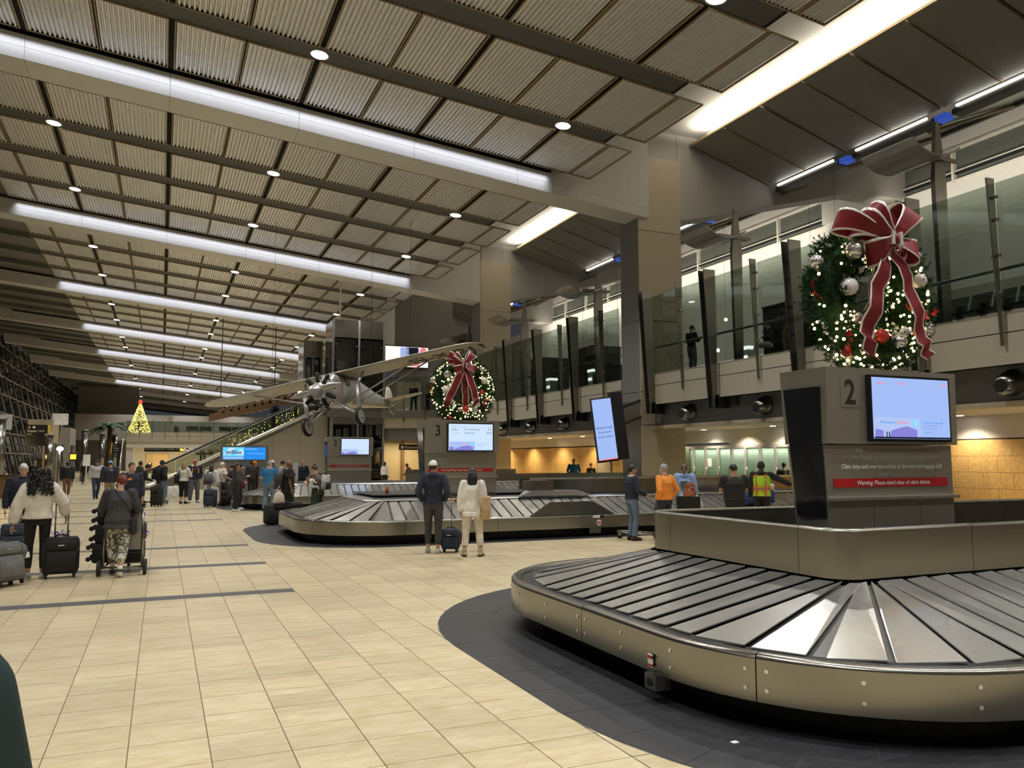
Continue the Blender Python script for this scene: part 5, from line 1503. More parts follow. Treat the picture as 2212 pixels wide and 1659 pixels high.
m = MB(); m.add([(-.6, -3, .4), (4.9, -3, 1.8), (4.9, -2.7, 1.8), (-.6, -2.7, .4), (-.6, -3, .9), (4.9, -3, 2.3), (4.9, -2.7, 2.3), (-.6, -2.7, .9)], [(0, 1, 5, 4), (1, 2, 6, 5), (2, 3, 7, 6), (3, 0, 4, 7), (4, 5, 6, 7), (3, 2, 1, 0)]); obj('edge_beam', m, 'wood', t)
m = MB()
for x in (.5, 4.4): m.tube([(x, 4, 1.2), (x, 4, 13.35 - .1 * (3.4 + x) - 3.9)], .03, 6)
obj('hangers', m, 'dark_metal', t)
# ================================================================== CONCOURSE BEHIND THE BALCONY GLASS
def kiosk(x, y, w, d, h, label):
    t = thing('dark_kiosk', label, 'kiosk', (x, y, 4.88)); m = MB(); m.box(0, w, 0, d, 0, h); obj('body', m, 'mezz_dark', t)
    m = MB(); m.box(-.03, w + .03, -.03, d + .03, h, h + .05); obj('top', m, 'dark_metal', t)
kiosk(18.6, 18.0, 1.0, 3.4, 1.15, 'low black counter behind the balcony glass by the mast')
kiosk(20.5, 22.0, 1.4, 1.6, 2.5, 'tall black booth behind the balcony glass right of the column')
kiosk(18.2, 31.2, 1.0, 3.2, 1.1, 'low dark counter behind the balcony glass left of the column')
kiosk(19.5, 30.0, 1.6, 1.8, 2.6, 'tall black booth just left of the column behind the glass')
kiosk(19.5, 34.8, 1.6, 1.8, 2.5, 'tall black booth in the middle of the balcony behind the glass')
kiosk(19.0, 39.3, 1.5, 1.8, 2.4, 'tall black booth at the far end of the balcony behind the glass')
for k, (x, y, h, nm) in enumerate(((18.0, 36.6, .9, 'left of the middle booth'), (18.0, 32.2, .9, 'right of the middle booth'), (18.6, 22.2, .7, 'beside the man in the cap'))):
    t = thing('lit_showcase', 'small glowing showcase on the balcony, %s' % nm, 'showcase', (x, y, 4.88), 0, 'glowing showcases on the balcony')
    m = MB(); m.box(0, .4, 0, .45, 0, h); obj('plinth', m, 'white_paint', t); m = MB(); m.box(-.02, .42, -.02, .47, h, h + .12); obj('lit_top', m, 'case_glow', t)
    m = MB(); m.box(-.02, -.01, .05, .4, h * .55, h * .7); obj('lit_strip', m, 'case_glow', t)
for k, (x, y, z) in enumerate(((22, 32.6, 7.6), (23, 28.9, 8.0), (22, 36.6, 7.3), (21, 38.6, 7.0), (24, 30.8, 6.9), (21, 21.6, 7.6), (21, 20.4, 7.2), (23, 34.0, 7.9))):
    kk = 25.5 / x; x, y, z = 25.5, y * kk, 1.75 + (z - 1.75) * kk
    tag(obj('globe_lamp', MB().ell((x, y, z), (.09, .09, .09), 0, 8, 6).tube([(x, y, z + .08), (x, y, 13.68)], .008, 4, 1), ['lamp_warm' if k % 2 else 'lamp_white', 'dark_metal']), 'small glowing globe lamp hanging in the concourse behind the glass, %s from the left' % ordn[[3, 5, 1, 0, 4, 6, 7, 2][k]], 'lamp', 'globe lamps in the concourse')
for k in range(6):
    y = 14.6 - k * .62
    t = thing('waiting_seat', 'black waiting room seat behind the railing, %s from the wreath' % ordn[k], 'seat', (18.1, y, 4.88), 0, 'black seats behind the railing')
    m = MB(); m.box(-.25, .25, -.26, .26, .40, .46); obj('seat', m, 'mezz_dark', t); m = MB(); m.add([(.2, -.26, .45), (.2, .26, .45), (.38, .26, .95), (.38, -.26, .95), (.25, -.26, .45), (.25, .26, .45), (.42, .26, .95), (.42, -.26, .95)], [(0, 1, 2, 3), (7, 6, 5, 4), (0, 4, 5, 1), (3, 2, 6, 7), (0, 3, 7, 4), (1, 5, 6, 2)]); obj('backrest', m, 'mezz_dark', t)
    m = MB(); m.box(-.22, .3, -.29, -.26, .62, .66); m.box(-.1, .1, -.29, -.26, 0, .62); obj('armrest', m, 'steel', t)
m = MB(); m.box(28.5, 28.7, 24.5, 26.5, 4.9, 9); m.box(26.0, 30.8, 27.4, 27.5, 4.9, 10)
obj('concourse_partition', m, 'mezz_wall', wu)
b = MB(); b.box(30.6, 30.86, -14, 26.5, 4.9, 8.9); obj('lower_dado', b, 'mezz_wall', wu)
# ================================================================== PEOPLE
TMP = bpy.data.scenes.new('workbench')
def remesh(jobs):
    """jobs: (MB, voxel, smooth) -> vertex and face lists of one closed smooth skin each"""
    obs = []
    for mb, vx, it in jobs:
        me = bpy.data.meshes.new('tmp'); me.from_pydata(mb.v, [], mb.f); me.update()
        o = bpy.data.objects.new('tmp', me); TMP.collection.objects.link(o)
        r = o.modifiers.new('r', 'REMESH'); r.mode = 'VOXEL'; r.voxel_size = vx
        s = o.modifiers.new('s', 'SMOOTH'); s.factor = .5; s.iterations = it
        obs.append(o)
    with bpy.context.temp_override(scene=TMP, view_layer=TMP.view_layers[0]):
        dg = bpy.context.evaluated_depsgraph_get(); dg.update()
    out = []
    for o in obs:
        me = o.evaluated_get(dg).to_mesh()
        n = len(me.vertices); co = [0.0] * (3 * n); me.vertices.foreach_get('co', co)
        out.append(([tuple(co[3 * i:3 * i + 3]) for i in range(n)], [tuple(p.vertices) for p in me.polygons]))
    for o in obs:
        me = o.data; bpy.data.objects.remove(o); bpy.data.meshes.remove(me)
    return out
def cloth(name, col, rough=.85, var=.22, scale=7):
    if name not in M: mat(name, col, rough, 0, var, scale, bump=.25, detail=4)
    return name
SKIN = {}
for k, c in dict(fair=(.60, .36, .27), tan=(.46, .26, .17), brown=(.22, .11, .065), dark=(.10, .05, .032), pink=(.66, .38, .31)).items():
    m_ = mat('skin_' + k, c, .5, 0, .06, 12); SKIN[k] = 'skin_' + k
for k, c in dict(black=(.012, .011, .011), dkbrown=(.04, .022, .014), brown=(.10, .055, .03), red=(.17, .035, .018), ginger=(.30, .10, .035), blond=(.36, .23, .10), grey=(.30, .29, .28), white=(.72, .71, .68)).items():
    mat('hair_' + k, c, .5, 0, .5, 40, bump=.4)
mat('eye_white', (.7, .68, .65), .3); mat('eye_dark', (.02, .014, .01), .2); mat('lip', (.32, .12, .10), .5)
ARM = dict(down=((.06, -.02, -.29), (.07, .04, -.54)), pocket=((.095, -.10, -.26), (.02, .06, -.45)), push=((.09, .02, -.28), (.03, .26, -.36)), phone=((.07, .06, -.28), (-.03, .28, -.16)),
           face=((.08, .20, -.20), (-.10, .19, .06)), fold=((.11, .06, -.27), (-.17, .19, -.23)), baby=((.10, .12, -.27), (-.10, .32, -.20)), hip=((.19, -.07, -.25), (.02, .04, -.44)), back=((.12, -.14, -.26), (-.04, -.16, -.46)), reach=((.24, .10, -.12), (.48, .16, -.24)),
           pull=((.14, -.12, -.26), (.26, -.22, -.46)), side=((.16, .0, -.26), (.30, .08, -.42)))
def ik(H, A, l1, l2, fwd):
    d = A - H; L = min(d.length, (l1 + l2) * .999); u = d.normalized()
    a = (l1 * l1 - l2 * l2 + L * L) / (2 * L); hh = sqrt(max(0, l1 * l1 - a * a))
    f = (fwd - u * fwd.dot(u)).normalized()
    return H + u * a + f * hh
def hand(mb, w, d, nrm, s=1.0, mi=0, curl=.5):
    """palm, four unequal bent fingers and a thumb; w wrist, d direction of the hand, nrm palm normal"""
    d = d.normalized(); n = (nrm - d * nrm.dot(d)).normalized(); x = d.cross(n)
    Mx = Matrix((x, d, n)).transposed().to_4x4(); Mx.translation = w
    mb.loft([[(a * .5 * wd, y, b * th) for a, b in ((1, .6), (.6, 1), (-.6, 1), (-1, .6), (-1, -.6), (-.6, -1), (.6, -1), (1, -.6))] for y, wd, th in ((-.015 * s, .050 * s, .016 * s), (.03 * s, .074 * s, .015 * s), (.075 * s, .080 * s, .013 * s), (.092 * s, .07 * s, .010 * s))], mi, True, True, Mx)
    for k, (fx, L) in enumerate(((-.030, .066), (-.010, .076), (.011, .070), (.031, .055))):
        p = Vector((fx * s, .085 * s, 0)); pts = [p]; a = 0
        for q in range(3):
            a += curl * (.55 + .25 * q); st = L * s * (.42, .33, .25)[q]
            p = p + Vector((0, cos(a), sin(a))) * st; pts.append(p)
        mb.tube(pts, [.0095 * s, .009 * s, .008 * s, .006 * s], 6, mi, True, Mx)
    sg = -1
    mb.tube([(sg * -.034 * s, .02 * s, .0), (sg * -.058 * s, .05 * s, .012 * s), (sg * -.056 * s, .082 * s, .026 * s)], [.012 * s, .011 * s, .008 * s], 6, mi, True, Mx)
PEOPLE = {}
def person(label, at, v, h=1.72, sex='m', skin='fair', hair='short', hc='dkbrown', top='navy_cloth', bot='black_cloth', shoe=('black_cloth', 'white_paint'), R='down', L='down', stance='stand', girth=1.0, lean=0.0,
           sleeve='long', hem=.93, fit=.012, legfit=.014, leghem=.07, turn=0, nod=0, hat=None, collar=None, hood=None, face=False, z0=0.0, vox=.0175, skirt=0, sockcol=None, extra=None, sit=False, vest=False, mask=False, beard=None, cuff=None):
    s = h / 1.72
    rz = -atan2(at[0], at[1]) - radians(v)
    t = thing('person', label, 'person', (at[0], at[1], z0), rz)
    fem = sex == 'f'
    ln = radians(lean)
    drop = .42 if sit else 0
    def tp(x, y, z):      # torso point, leaning about the pelvis
        dz = z - .95
        return Vector((x, y + dz * sin(ln), .95 + dz * cos(ln) - drop))
    wk = {'stand': ((.10, .0, 0, 8), (-.10, .0, 0, 8)), 'walk': ((.08, .20, 0, 4), (-.08, -.22, .06, 4)), 'walk2': ((.08, -.22, .06, 4), (-.08, .20, 0, 4)), 'wide': ((.16, .02, 0, 14), (-.15, -.02, 0, 14)), 'step': ((.09, -.02, 0, 5), (-.10, .10, 0, 12)),
          'sit': ((.11, .48, 0, 5), (-.11, .46, 0, 5)), 'cross': ((.04, .05, 0, 20), (-.05, .0, 0, 5))}['sit' if sit else stance]
    hx = .095 * (1.06 if fem else 1)
    legs = []
    for sg, (fx, fy, lift, out) in zip((1, -1), wk):
        H = Vector((sg * hx, 0, .90 - drop)); A = Vector((fx, fy - (.02 if lift else 0), .085 + lift))
        K = ik(H, A, .415, .41, Vector((sg * .05, 1, .0 if not sit else .6)))
        legs.append((H, K, A, lift, radians(-sg * out)))
    shx = (.165 if fem else .185) * (1 + (girth - 1) * .5)
    arms = []
    for sg, ps in ((1, R), (-1, L)):
        e, w = ARM[ps] if isinstance(ps, str) else ps
        S = tp(sg * shx, -.005, 1.405)
        E_ = S + Vector((sg * e[0], e[1], e[2])); W = S + Vector((sg * w[0], w[1], w[2]))
        arms.append((S, E_, W))
    # ---- torso sections (half width, half depth)
    if fem: tor = [(.85, .150, .100), (.93, .168, .118), (1.06, .130, .098), (1.18, .138, .105), (1.29, .152, .122), (1.38, .150, .095), (1.43, .085, .065)]
    else: tor = [(.85, .148, .100), (.93, .162, .115), (1.06, .150, .108), (1.18, .160, .115), (1.30, .178, .125), (1.39, .172, .102), (1.435, .095, .070)]
    def ring(z, rx, ry, y=0, n=16, base=True):
        return [tp(rx * cos(2 * pi * i / n), y + ry * sin(2 * pi * i / n), z) if base else Vector((rx * cos(2 * pi * i / n), y + ry * sin(2 * pi * i / n), z)) for i in range(n)]
    def gr(z): return 1 + (girth - 1) * max(.3, 1 - abs(z - 1.05) * 1.6)
    hd = tp(0, .03, 1.595)
    HR = Matrix.Rotation(radians(-turn), 4, 'Z') @ Matrix.Rotation(radians(-nod), 4, 'X')
    HM = Matrix.Translation(hd) @ HR
    body = MB()
    body.loft([ring(z, rx * .93 * gr(z), ry * .93 * gr(z)) for z, rx, ry in tor] + [ring(1.47, .055, .058, .005), ring(1.54, .052, .055, .015)])
    nk = tp(0, .0, 1.42); body.tube([nk, hd + Vector((0, -.02, -.02))], [.060, .052], 10)
    body.ell((0, -.008, .025), (.073, .090, .096), 0, 14, 10, HM); body.ell((0, .026, -.04), (.056, .066, .082), 0, 12, 8, HM)
    body.ell((0, .066, -.098), (.026, .026, .022), 0, 8, 6, HM); body.tube([(0, .078, .015), (0, .106, -.028), (0, .088, -.036)], [.011, .017, .011], 6, 0, True, HM)
    body.ell((0, .070, .024), (.048, .016, .012), 0, 8, 6, HM)
    for sg in (1, -1): body.ell((sg * .074, -.004, -.010), (.012, .022, .034), 0, 8, 6, HM)
    for S, E_, W in arms: body.tube([S, S.lerp(E_, .5), E_, E_.lerp(W, .35), W], [.050, .046, .039, .040, .028], 10)
    for H, K, A, lift, out in legs: body.tube([H + Vector((0, 0, .02)), H.lerp(K, .5), K, K.lerp(A, .35), A], [.084, .070, .053, .053, .036], 10)
    jobs = [(body, vox, 3)]
    # ---- upper garment
    tg = MB(); f = fit
    sec = [(z, rx, ry) for z, rx, ry in tor if z > hem + .03]
    hz = [a for a in tor if a[0] >= hem]; lo = [a for a in tor if a[0] <= hem]
    base = lo[-1] if lo else tor[0]
    hr = (base[1] + skirt, base[2] + skirt)
    rg = []
    if hem < .85: rg += [ring(hem, .165 * gr(.95) + f + skirt, .125 * gr(.95) + f + skirt), ring((hem + .93) / 2, .168 * gr(.95) + f + skirt * .5, .125 * gr(.95) + f + skirt * .5)]
    else: rg.append(ring(hem, max(hr[0], .155) * gr(hem) + f, max(hr[1], .11) * gr(hem) + f))
    rg += [ring(z, rx * gr(z) + f * (1 if z < 1.35 else .5), ry * gr(z) + f * (1 if z < 1.35 else .5)) for z, rx, ry in sec]
    rg.append(ring(1.452, .075, .068, .0))
    tg.loft(rg)
    for S, E_, W in arms:
        if sleeve == 'long': tg.tube([S, S.lerp(E_, .5), E_, E_.lerp(W, .45), E_.lerp(W, .93)], [.058 + f, .056 + f, .048 + f, .046 + f, (cuff or .036) + f * .6], 10)
        elif sleeve == 'short': tg.tube([S, S.lerp(E_, .4), S.lerp(E_, .68)], [.060 + f, .062 + f, .062 + f * 1.3], 10)
        elif sleeve == 'mid': tg.tube([S, S.lerp(E_, .5), E_, E_.lerp(W, .35)], [.058 + f, .056 + f, .050 + f, .046 + f], 10)
        tg.ell(S, (.060 + f, .055 + f, .055 + f), 0, 10, 8)
    if hood: tg.ell(tp(0, -.075, 1.44), (.105, .065, .075), 0, 12, 8); tg.tube([tp(.10, .0, 1.45), tp(.06, -.09, 1.42), tp(-.06, -.09, 1.42), tp(-.10, 0, 1.45)], .036, 8)
    if hood == 'up': tg.ell((0, -.015, .02), (.095, .105, .115), 0, 14, 10, HM)
    jobs.append((tg, vox * .95, 4))
    # ---- trousers
    tr = MB(); lf = legfit
    top_z = 1.0
    tr.loft([ring(.83, .15 * gr(.95) + lf * .6, .105 * gr(.95) + lf * .6), ring(.93, .168 * gr(.95) + lf * .4, .120 * gr(.95) + lf * .4), ring(1.02, .150 * gr(1) + .006, .110 * gr(1) + .006)])
    for H, K, A, lift, out in legs:
        e = A + Vector((0, 0, leghem - .06)) if leghem < .3 else K.lerp(A, .45)
        tr.tube([H + Vector((0, 0, .04)), H.lerp(K, .5), K, K.lerp(A, .4) if leghem < .3 else K.lerp(e, .5), e], [.090 + lf, .076 + lf, .058 + lf, .056 + lf, .042 + lf * 1.25], 10)
    jobs.append((tr, vox * .95, 3))
    res = remesh(jobs)
    S4 = Matrix.Scale(s, 4)
    def put(name, vf, mts, mb2=None):
        mb = MB(); mb.add(vf[0], vf[1], 0, True)
        if mb2: mb.add(mb2.v, mb2.f, 0, True)
        mb.v = [(p[0] * s, p[1] * s, p[2] * s) for p in mb.v]
        return obj(name, mb, mts, t)
    hnds = MB()
    for (S, E_, W), sg, ps in zip(arms, (1, -1), (R, L)):
        if ps in ('pocket',): continue
        d = (W - E_).normalized()
        nrm = Vector((-sg, .15, .1)) if abs(d.z) > .6 else Vector((-sg * .4, 0, -1))
        cu = .75 if ps in ('push', 'pull', 'baby', 'side') else .35
        h2 = MB(); hand(h2, Vector(W), d, nrm, 1.0, 0, cu)
        hnds.add(h2.v, h2.f, 0, True)
    put('body', res[0], SKIN[skin], hnds); put('top', res[1], top); put('trousers', res[2], bot)
    def part(name, mb, mts):
        mb.v = [(p[0] * s, p[1] * s, p[2] * s) for p in mb.v]
        return obj(name, mb, mts, t)
    # ---- shoes
    for H, K, A, lift, out in legs:
        m = MB(); pitch = -.55 if lift else 0
        T_ = Matrix.Translation((A.x, A.y, A.z - .085)) @ Matrix.Rotation(out, 4, 'Z') @ Matrix.Rotation(pitch, 4, 'X')
        m.rbox(-.046, .046, -.075, .185, .0, .032, .040, 1, T_)
        m.loft([[(.043 * k * cos(a) * w_, y + 0 * a, .03 + hgt * max(0, sin(a))) for a in [pi * i / 8 for i in range(9)]] for y, w_, hgt, k in ((-.075, .75, .05, 1), (-.05, 1, .075, 1), (.0, 1, .078, 1), (.05, 1, .065, 1), (.11, 1.02, .045, 1), (.16, .85, .03, 1), (.18, .5, .012, 1))], 0, True, True, T_)
        m.tube([(A.x, A.y - .01, A.z - .05), (A.x, A.y - .008, A.z + .0 + (.10 if sockcol == 'boot' else 0))], [.045, .044], 10, 0)
        part('shoe', m, list(shoe))
        if sockcol and sockcol != 'boot':
            m = MB(); m.tube([A + Vector((0, 0, -.02)), A + Vector((0, 0, .06))], [.041, .043], 10); part('sock', m, sockcol)
    # ---- hair
    def cap_shell(rx, ry, rz_, cut, mtl, name='hair', jit=.004, c=(0, -.012, .028)):
        e = MB(); e.ell(c, (rx, ry, rz_), 0, 22, 16)
        fs = []
        rj = random.Random(len(label) * 7 + 3)
        vs = [Vector(p) + Vector((rj.uniform(-jit, jit), rj.uniform(-jit, jit), rj.uniform(-jit, jit))) for p in e.v]
        for fc in e.f:
            q = sum((Vector(e.v[i]) for i in fc), Vector()) / len(fc)
            if not cut(q): fs.append(fc)
        m = MB(); m.add(vs, fs, 0, True, HM)
        o = part(name, m, mtl); sd = o.modifiers.new('thickness', 'SOLIDIFY'); sd.thickness = .008 * s
        return o
    HCm = 'hair_' + hc
    if hair in ('short', 'ponytail', 'bun', 'long', 'messy', 'braid'):
        if hat is None or True:
            cap_shell(.080, .098, .100, lambda q: (q.y > .035 and q.z < .058) or (q.z < (-.045 if q.y < -.02 else .0 if q.y < .02 else .03)), HCm, jit=.004 if hair != 'messy' else .012)
    if hair == 'buzz': cap_shell(.0755, .0935, .0985, lambda q: (q.y > .04 and q.z < .062) or (q.z < (-.04 if q.y < -.02 else .005)), HCm, jit=.001)
    if hair == 'long':
        m = MB(); rj = random.Random(3); rings = []
        for k in range(9):
            z = .055 - .045 * k; wv = .008 * sin(k * 1.7)
            rx = (.070, .086, .090, .094, .098, .102, .104, .100, .082)[k]; ry = (.06, .072, .070, .066, .062, .058, .054, .048, .035)[k]
            rings.append([((rx + rj.uniform(-.005, .005)) * cos(a), -.045 - .006 * k + wv + ry * sin(a), z) for a in [2 * pi * i / 18 for i in range(18)]])
        m.loft(rings, 0, True, True, HM); part('hair', m, HCm)
    if hair == 'curly':
        m = MB(); rj = random.Random(11)
        big = extra.get('bigcurl', 1.0) if extra else 1.0; wide = extra.get('wide', 1.0) if extra else 1.0
        for k in range(260):
            a = rj.uniform(0, 2 * pi); zz = rj.uniform(-.24 * big, .120); w_ = (.080 + .05 * min(1, (.12 - zz) * 4)) * big ** .5 * wide
            p = Vector((w_ * cos(a), -.035 + w_ * .85 * sin(a), zz))
            if p.y > .03 and zz < .06: continue
            q_ = Vector((rj.uniform(-.02, .02), rj.uniform(-.02, .02), -rj.uniform(.02, .05)))
            n_ = Vector((cos(a), sin(a), 0)) * .014
            m.tube([p, p + q_ * .5 + n_, p + q_, p + q_ * 1.5 - n_], [.012, .014, .012, .004], 5, 0, True, HM)
        m.ell((0, -.045, -.06 * big), (.095 * big ** .5 * wide, .075, .13 * big), 0, 14, 10, HM)
        m.ell((0, -.02, .03), (.088, .10, .10), 0, 14, 10, HM)
        for k in range(46):
            a = rj.uniform(pi * .95, 2.05 * pi); w_ = .11 * big ** .5 * wide; x, y = w_ * cos(a), -.04 + w_ * .8 * sin(a); L_ = rj.uniform(.12, .2) * big
            m.tube([(x, y, -.10), (x * 1.1, y * 1.1, -.10 - L_ * .4), (x * 1.04, y * 1.15 - .01, -.10 - L_ * .75), (x * 1.1, y * 1.1, -.10 - L_)], [.018, .016, .012, .004], 5, 0, True, HM)
        part('hair', m, HCm)
    if hair in ('ponytail', 'braid'):
        m = MB(); m.tube([(0, -.10, .02), (0, -.135, -.03), (.01, -.135, -.14), (.03, -.12, -.30 if hair == 'braid' else -.2)], [.030, .034, .028, .008], 8, 0, True, HM); part('ponytail', m, HCm)
    if hair == 'bun': m = MB(); m.ell((0, -.06, .125), (.036, .036, .034), 0, 10, 8, HM); part('hair_bun', m, HCm)
    if beard: m = MB(); m.ell((0, .042, -.085), (.052, .050, .042), 0, 12, 8, HM); part('beard', m, 'hair_' + beard)
    if mask: m = MB(); m.ell((0, .050, -.055), (.056, .056, .052), 0, 12, 8, HM); part('face_mask', m, 'black_cloth')
    # ---- hats
    if hat:
        kind, hm = hat[0], hat[1]
        if kind in ('cap', 'capback'):
            cap_shell(.084, .103, .104, lambda q: q.z < .035, hm, 'cap', 0)
            m = MB(); v_ = []; sgn = 1 if kind == 'cap' else -1
            for lay in (0, .006):
                for i in range(9):
                    a = radians(-62 + 124 * i / 8)
                    for r1, r2, dz in ((.082, .10, .05), (.10, .175, .03)):
                        v_.append((r1 * sin(a), sgn * (r2 * cos(a)) - .012, dz - .018 * (sin(a) ** 2) + lay))
            f_ = []
            for i in range(8): f_ += [(i * 2, i * 2 + 2, i * 2 + 3, i * 2 + 1), (18 + i * 2 + 1, 18 + i * 2 + 3, 18 + i * 2 + 2, 18 + i * 2), (i * 2 + 1, i * 2 + 3, 18 + i * 2 + 3, 18 + i * 2 + 1)]
            m.add(v_, f_, 0, False, HM); part('cap_peak', m, hat[2] if len(hat) > 2 else hm)
            if len(hat) > 3: cap_shell(.0855, .1045, .1055, lambda q: q.z < .035 or q.y < .02, hat[3], 'cap_front', 0)
        elif kind == 'beanie':
            cap_shell(.088, .106, .110, lambda q: q.z < .02, hm, 'beanie', .001)
            m = MB(); m.loft([[(.090 * k * cos(a), -.012 + .108 * k * sin(a), z) for a in [2 * pi * i / 20 for i in range(20)]] for z, k in ((.0, .97), (.005, 1.02), (.04, 1.02), (.045, .97))], 0, True, True, HM); part('beanie_cuff', m, hm)
    if face:
        m = MB()
        for sg in (1, -1):
            m.ell((sg * .031, .076, .006), (.015, .010, .009), 0, 8, 6, HM); m.ell((sg * .031, .083, .006), (.007, .006, .007), 1, 8, 6, HM)
            m.tube([(sg * .014, .087, .026), (sg * .030, .088, .031), (sg * .048, .078, .026)], .0045, 5, 1, True, HM)
        m.ell((0, .083, -.064), (.024, .010, .006), 2, 10, 6, HM)
        part('face_features', m, ['eye_white', 'eye_dark', 'lip'])
    if collar:
        m = MB(); m.loft([ring(z, r_ * 1.0, r_ * 1.0 + .0, .0, 16) for z, r_ in ((1.44, .082), (1.475, .074), (1.485, .068))] , 0, True, False); o = part('collar', m, collar); sd = o.modifiers.new('thickness', 'SOLIDIFY'); sd.thickness = .008
    if vest:
        m = MB(); m.loft([ring(z, rx * gr(z) + f + .012, ry * gr(z) + f + .012) for z, rx, ry in [(.90, .165, .118)] + [q for q in tor if .92 < q[0] < 1.42]], 0, True, False); part('hi_vis_vest', m, 'vest_lime')
        m = MB()
        m.loft([ring(z, .160 * gr(z) + f + .018, .118 * gr(z) + f + .018) for z in (1.04, 1.06, 1.10, 1.12)], 0, True, False)
        for sg in (1, -1): m.hexa([tp(sg * x, y, z) for z in (.90, 1.42) for x, y in ((.075, -.165 * gr(1) - (.0 if z < 1 else -.05)), (.135, -.15 * gr(1) - (.0 if z < 1 else -.05)), (.135, -.13), (.075, -.14))], 0)
        for sg in (1, -1): m.hexa([tp(sg * x, y, z) for z in (.90, 1.42) for x, y in ((.095, -.170 * gr(1) - (.0 if z < 1 else -.05)), (.115, -.168 * gr(1) - (.0 if z < 1 else -.05)), (.115, -.13), (.095, -.14))], 1)
        m.loft([ring(z, .160 * gr(z) + f + .021, .118 * gr(z) + f + .021) for z in (1.065, 1.095)], 1, True, False)
        part('vest_bands', m, ['vest_orange', 'vest_silver'])
    PEOPLE[label] = (t, s, arms, tp, HM)
    return t
def held(tp_, name, label, cat):
    """a thing carried by a person: its own top-level empty at the person's place"""
    p = tp_; return thing(name, label, cat, tuple(p.location), p.rotation_euler[2])
def backpack(pt, label, mtl, mt2=None, big=1.0, girth=1.0, low=0.0):
    s = PEOPLE[pt['label']][1]
    t = held(pt, 'backpack', label, 'backpack')
    y = -.13 * girth
    T_ = Matrix.Scale(s, 4)
    m = MB(); m.rbox(-.155 * big, .155 * big, y - .20 * big, y - .01, .98 - low, 1.42 - low * .8, .07, 0, T_); obj('pack', m, mtl, t)
    m = MB(); m.rbox(-.12 * big, .12 * big, y - .26 * big, y - .18 * big, 1.0 - low, 1.20 - low, .05, 0, T_); obj('front_pocket', m, mt2 or mtl, t)
    m = MB()
    for sg in (1, -1): m.tube([(sg * .10, y - .03, 1.38 - low * .5), (sg * .11, y + .04, 1.465), (sg * .12, .07 * girth, 1.45), (sg * .13, .14 * girth, 1.30), (sg * .15, .08, 1.10), (sg * .14, y, 1.02 - low)], .018, 6, 0, True, T_, .5)
    m.tube([(-.04, y - .06, 1.42 - low * .8), (0, y - .06, 1.46 - low * .8), (.04, y - .06, 1.42 - low * .8)], .012, 6, 0, True, T_)
    obj('straps', m, mtl if not mt2 else mt2, t)
    return t
for nm, c in dict(navy_cloth=(.018, .022, .045), black_cloth=(.013, .013, .014), charcoal_cloth=(.045, .045, .047), grey_cloth=(.12, .12, .12), cream_cloth=(.74, .70, .62), white_cloth=(.80, .78, .74), oat_cloth=(.62, .56, .48), jeans=(.115, .165, .24), jeans_dark=(.03, .045, .085),
                  brown_cloth=(.16, .085, .045), khaki_cloth=(.34, .27, .17), orange_cloth=(.86, .30, .045), sky_cloth=(.28, .42, .72), blue_cloth=(.025, .15, .36), teal_cloth=(.004, .020, .022), green_cloth=(.055, .085, .045), olive_cloth=(.12, .105, .075), maroon_cloth=(.10, .012, .03),
                  red_cloth=(.25, .012, .02), pale_cloth=(.50, .50, .52), tan_leather=(.46, .32, .18), boot_sand=(.40, .33, .21), shoe_grey=(.42, .39, .36), shoe_brown=(.045, .028, .018), slate_cloth=(.12, .125, .16), cap_white=(.82, .82, .82), cap_blue=(.22, .42, .72), beanie_green=(.018, .05, .035),
                  case_black=(.014, .014, .015), case_grey=(.13, .135, .135), case_navy=(.025, .035, .06), bag_grey=(.16, .155, .17), purple_cloth=(.22, .08, .55), canvas=(.60, .52, .40)).items(): cloth(nm, c)
mat('vest_lime', (.42, .72, .02), .7); mat('vest_orange', (.95, .18, .03), .6); mat('vest_silver', (.30, .26, .26), .4, .4)
check_mat('floral', [(.60, .58, .50), (.05, .055, .05), (.28, .30, .24), (.62, .60, .52)], 14)
check_mat('camo', [(.20, .18, .13), (.07, .07, .05), (.32, .29, .22)], 12)
check_mat('zebra', [(.75, .73, .70), (.05, .05, .05), (.7, .68, .65)], 24)
check_mat('quilt', [(.012, .014, .030), (.028, .032, .055)], 10, .6, 'STRIPE')
K, W = 'black_cloth', 'white_paint'
HP = {}
def P_(key, label, at, v, h, **k): HP[key] = person(label, at, v, h, **k); return HP[key]
# --- near left
P_('curly', 'woman with long black curls in a cream sweatshirt wheeling two suitcases', (-1.66, 13.99), -4, 1.63, sex='f', skin='tan', hair='curly', hc='black', extra=dict(bigcurl=1.2, wide=1.25), top='cream_cloth', bot=K, shoe=('pale_cloth', W), R=((.17, -.01, -.25), (.21, .08, -.44)), L=((.12, -.04, -.27), (.17, -.02, -.55)),
   stance='step', girth=1.12, fit=.045, hem=.93, legfit=.004, leghem=.13, cuff=.045, nod=12, vox=.0135)
P_('red', 'red-haired masked woman in a grey jacket and floral trousers pushing a loaded cart', (-.57, 13.75), 6, 1.54, sex='f', skin='fair', hair='messy', hc='red', top='charcoal_cloth', bot='floral', shoe=(K, W), R='push', L='push', stance='walk2', girth=1.22, lean=13, fit=.03, hem=.80, skirt=.02, legfit=.025, leghem=.20, turn=-40, mask=True, vox=.0135, sockcol='white_cloth')
P_('whitehair', 'white-haired man in a navy zip-neck pullover facing the camera', (-2.36, 17.5), 176, 1.69, skin='pink', hair='short', hc='white', top='navy_cloth', bot=K, R='down', L='down', stance='walk', girth=1.08, fit=.02, face=True, nod=22, collar='case_navy', vox=.0135)
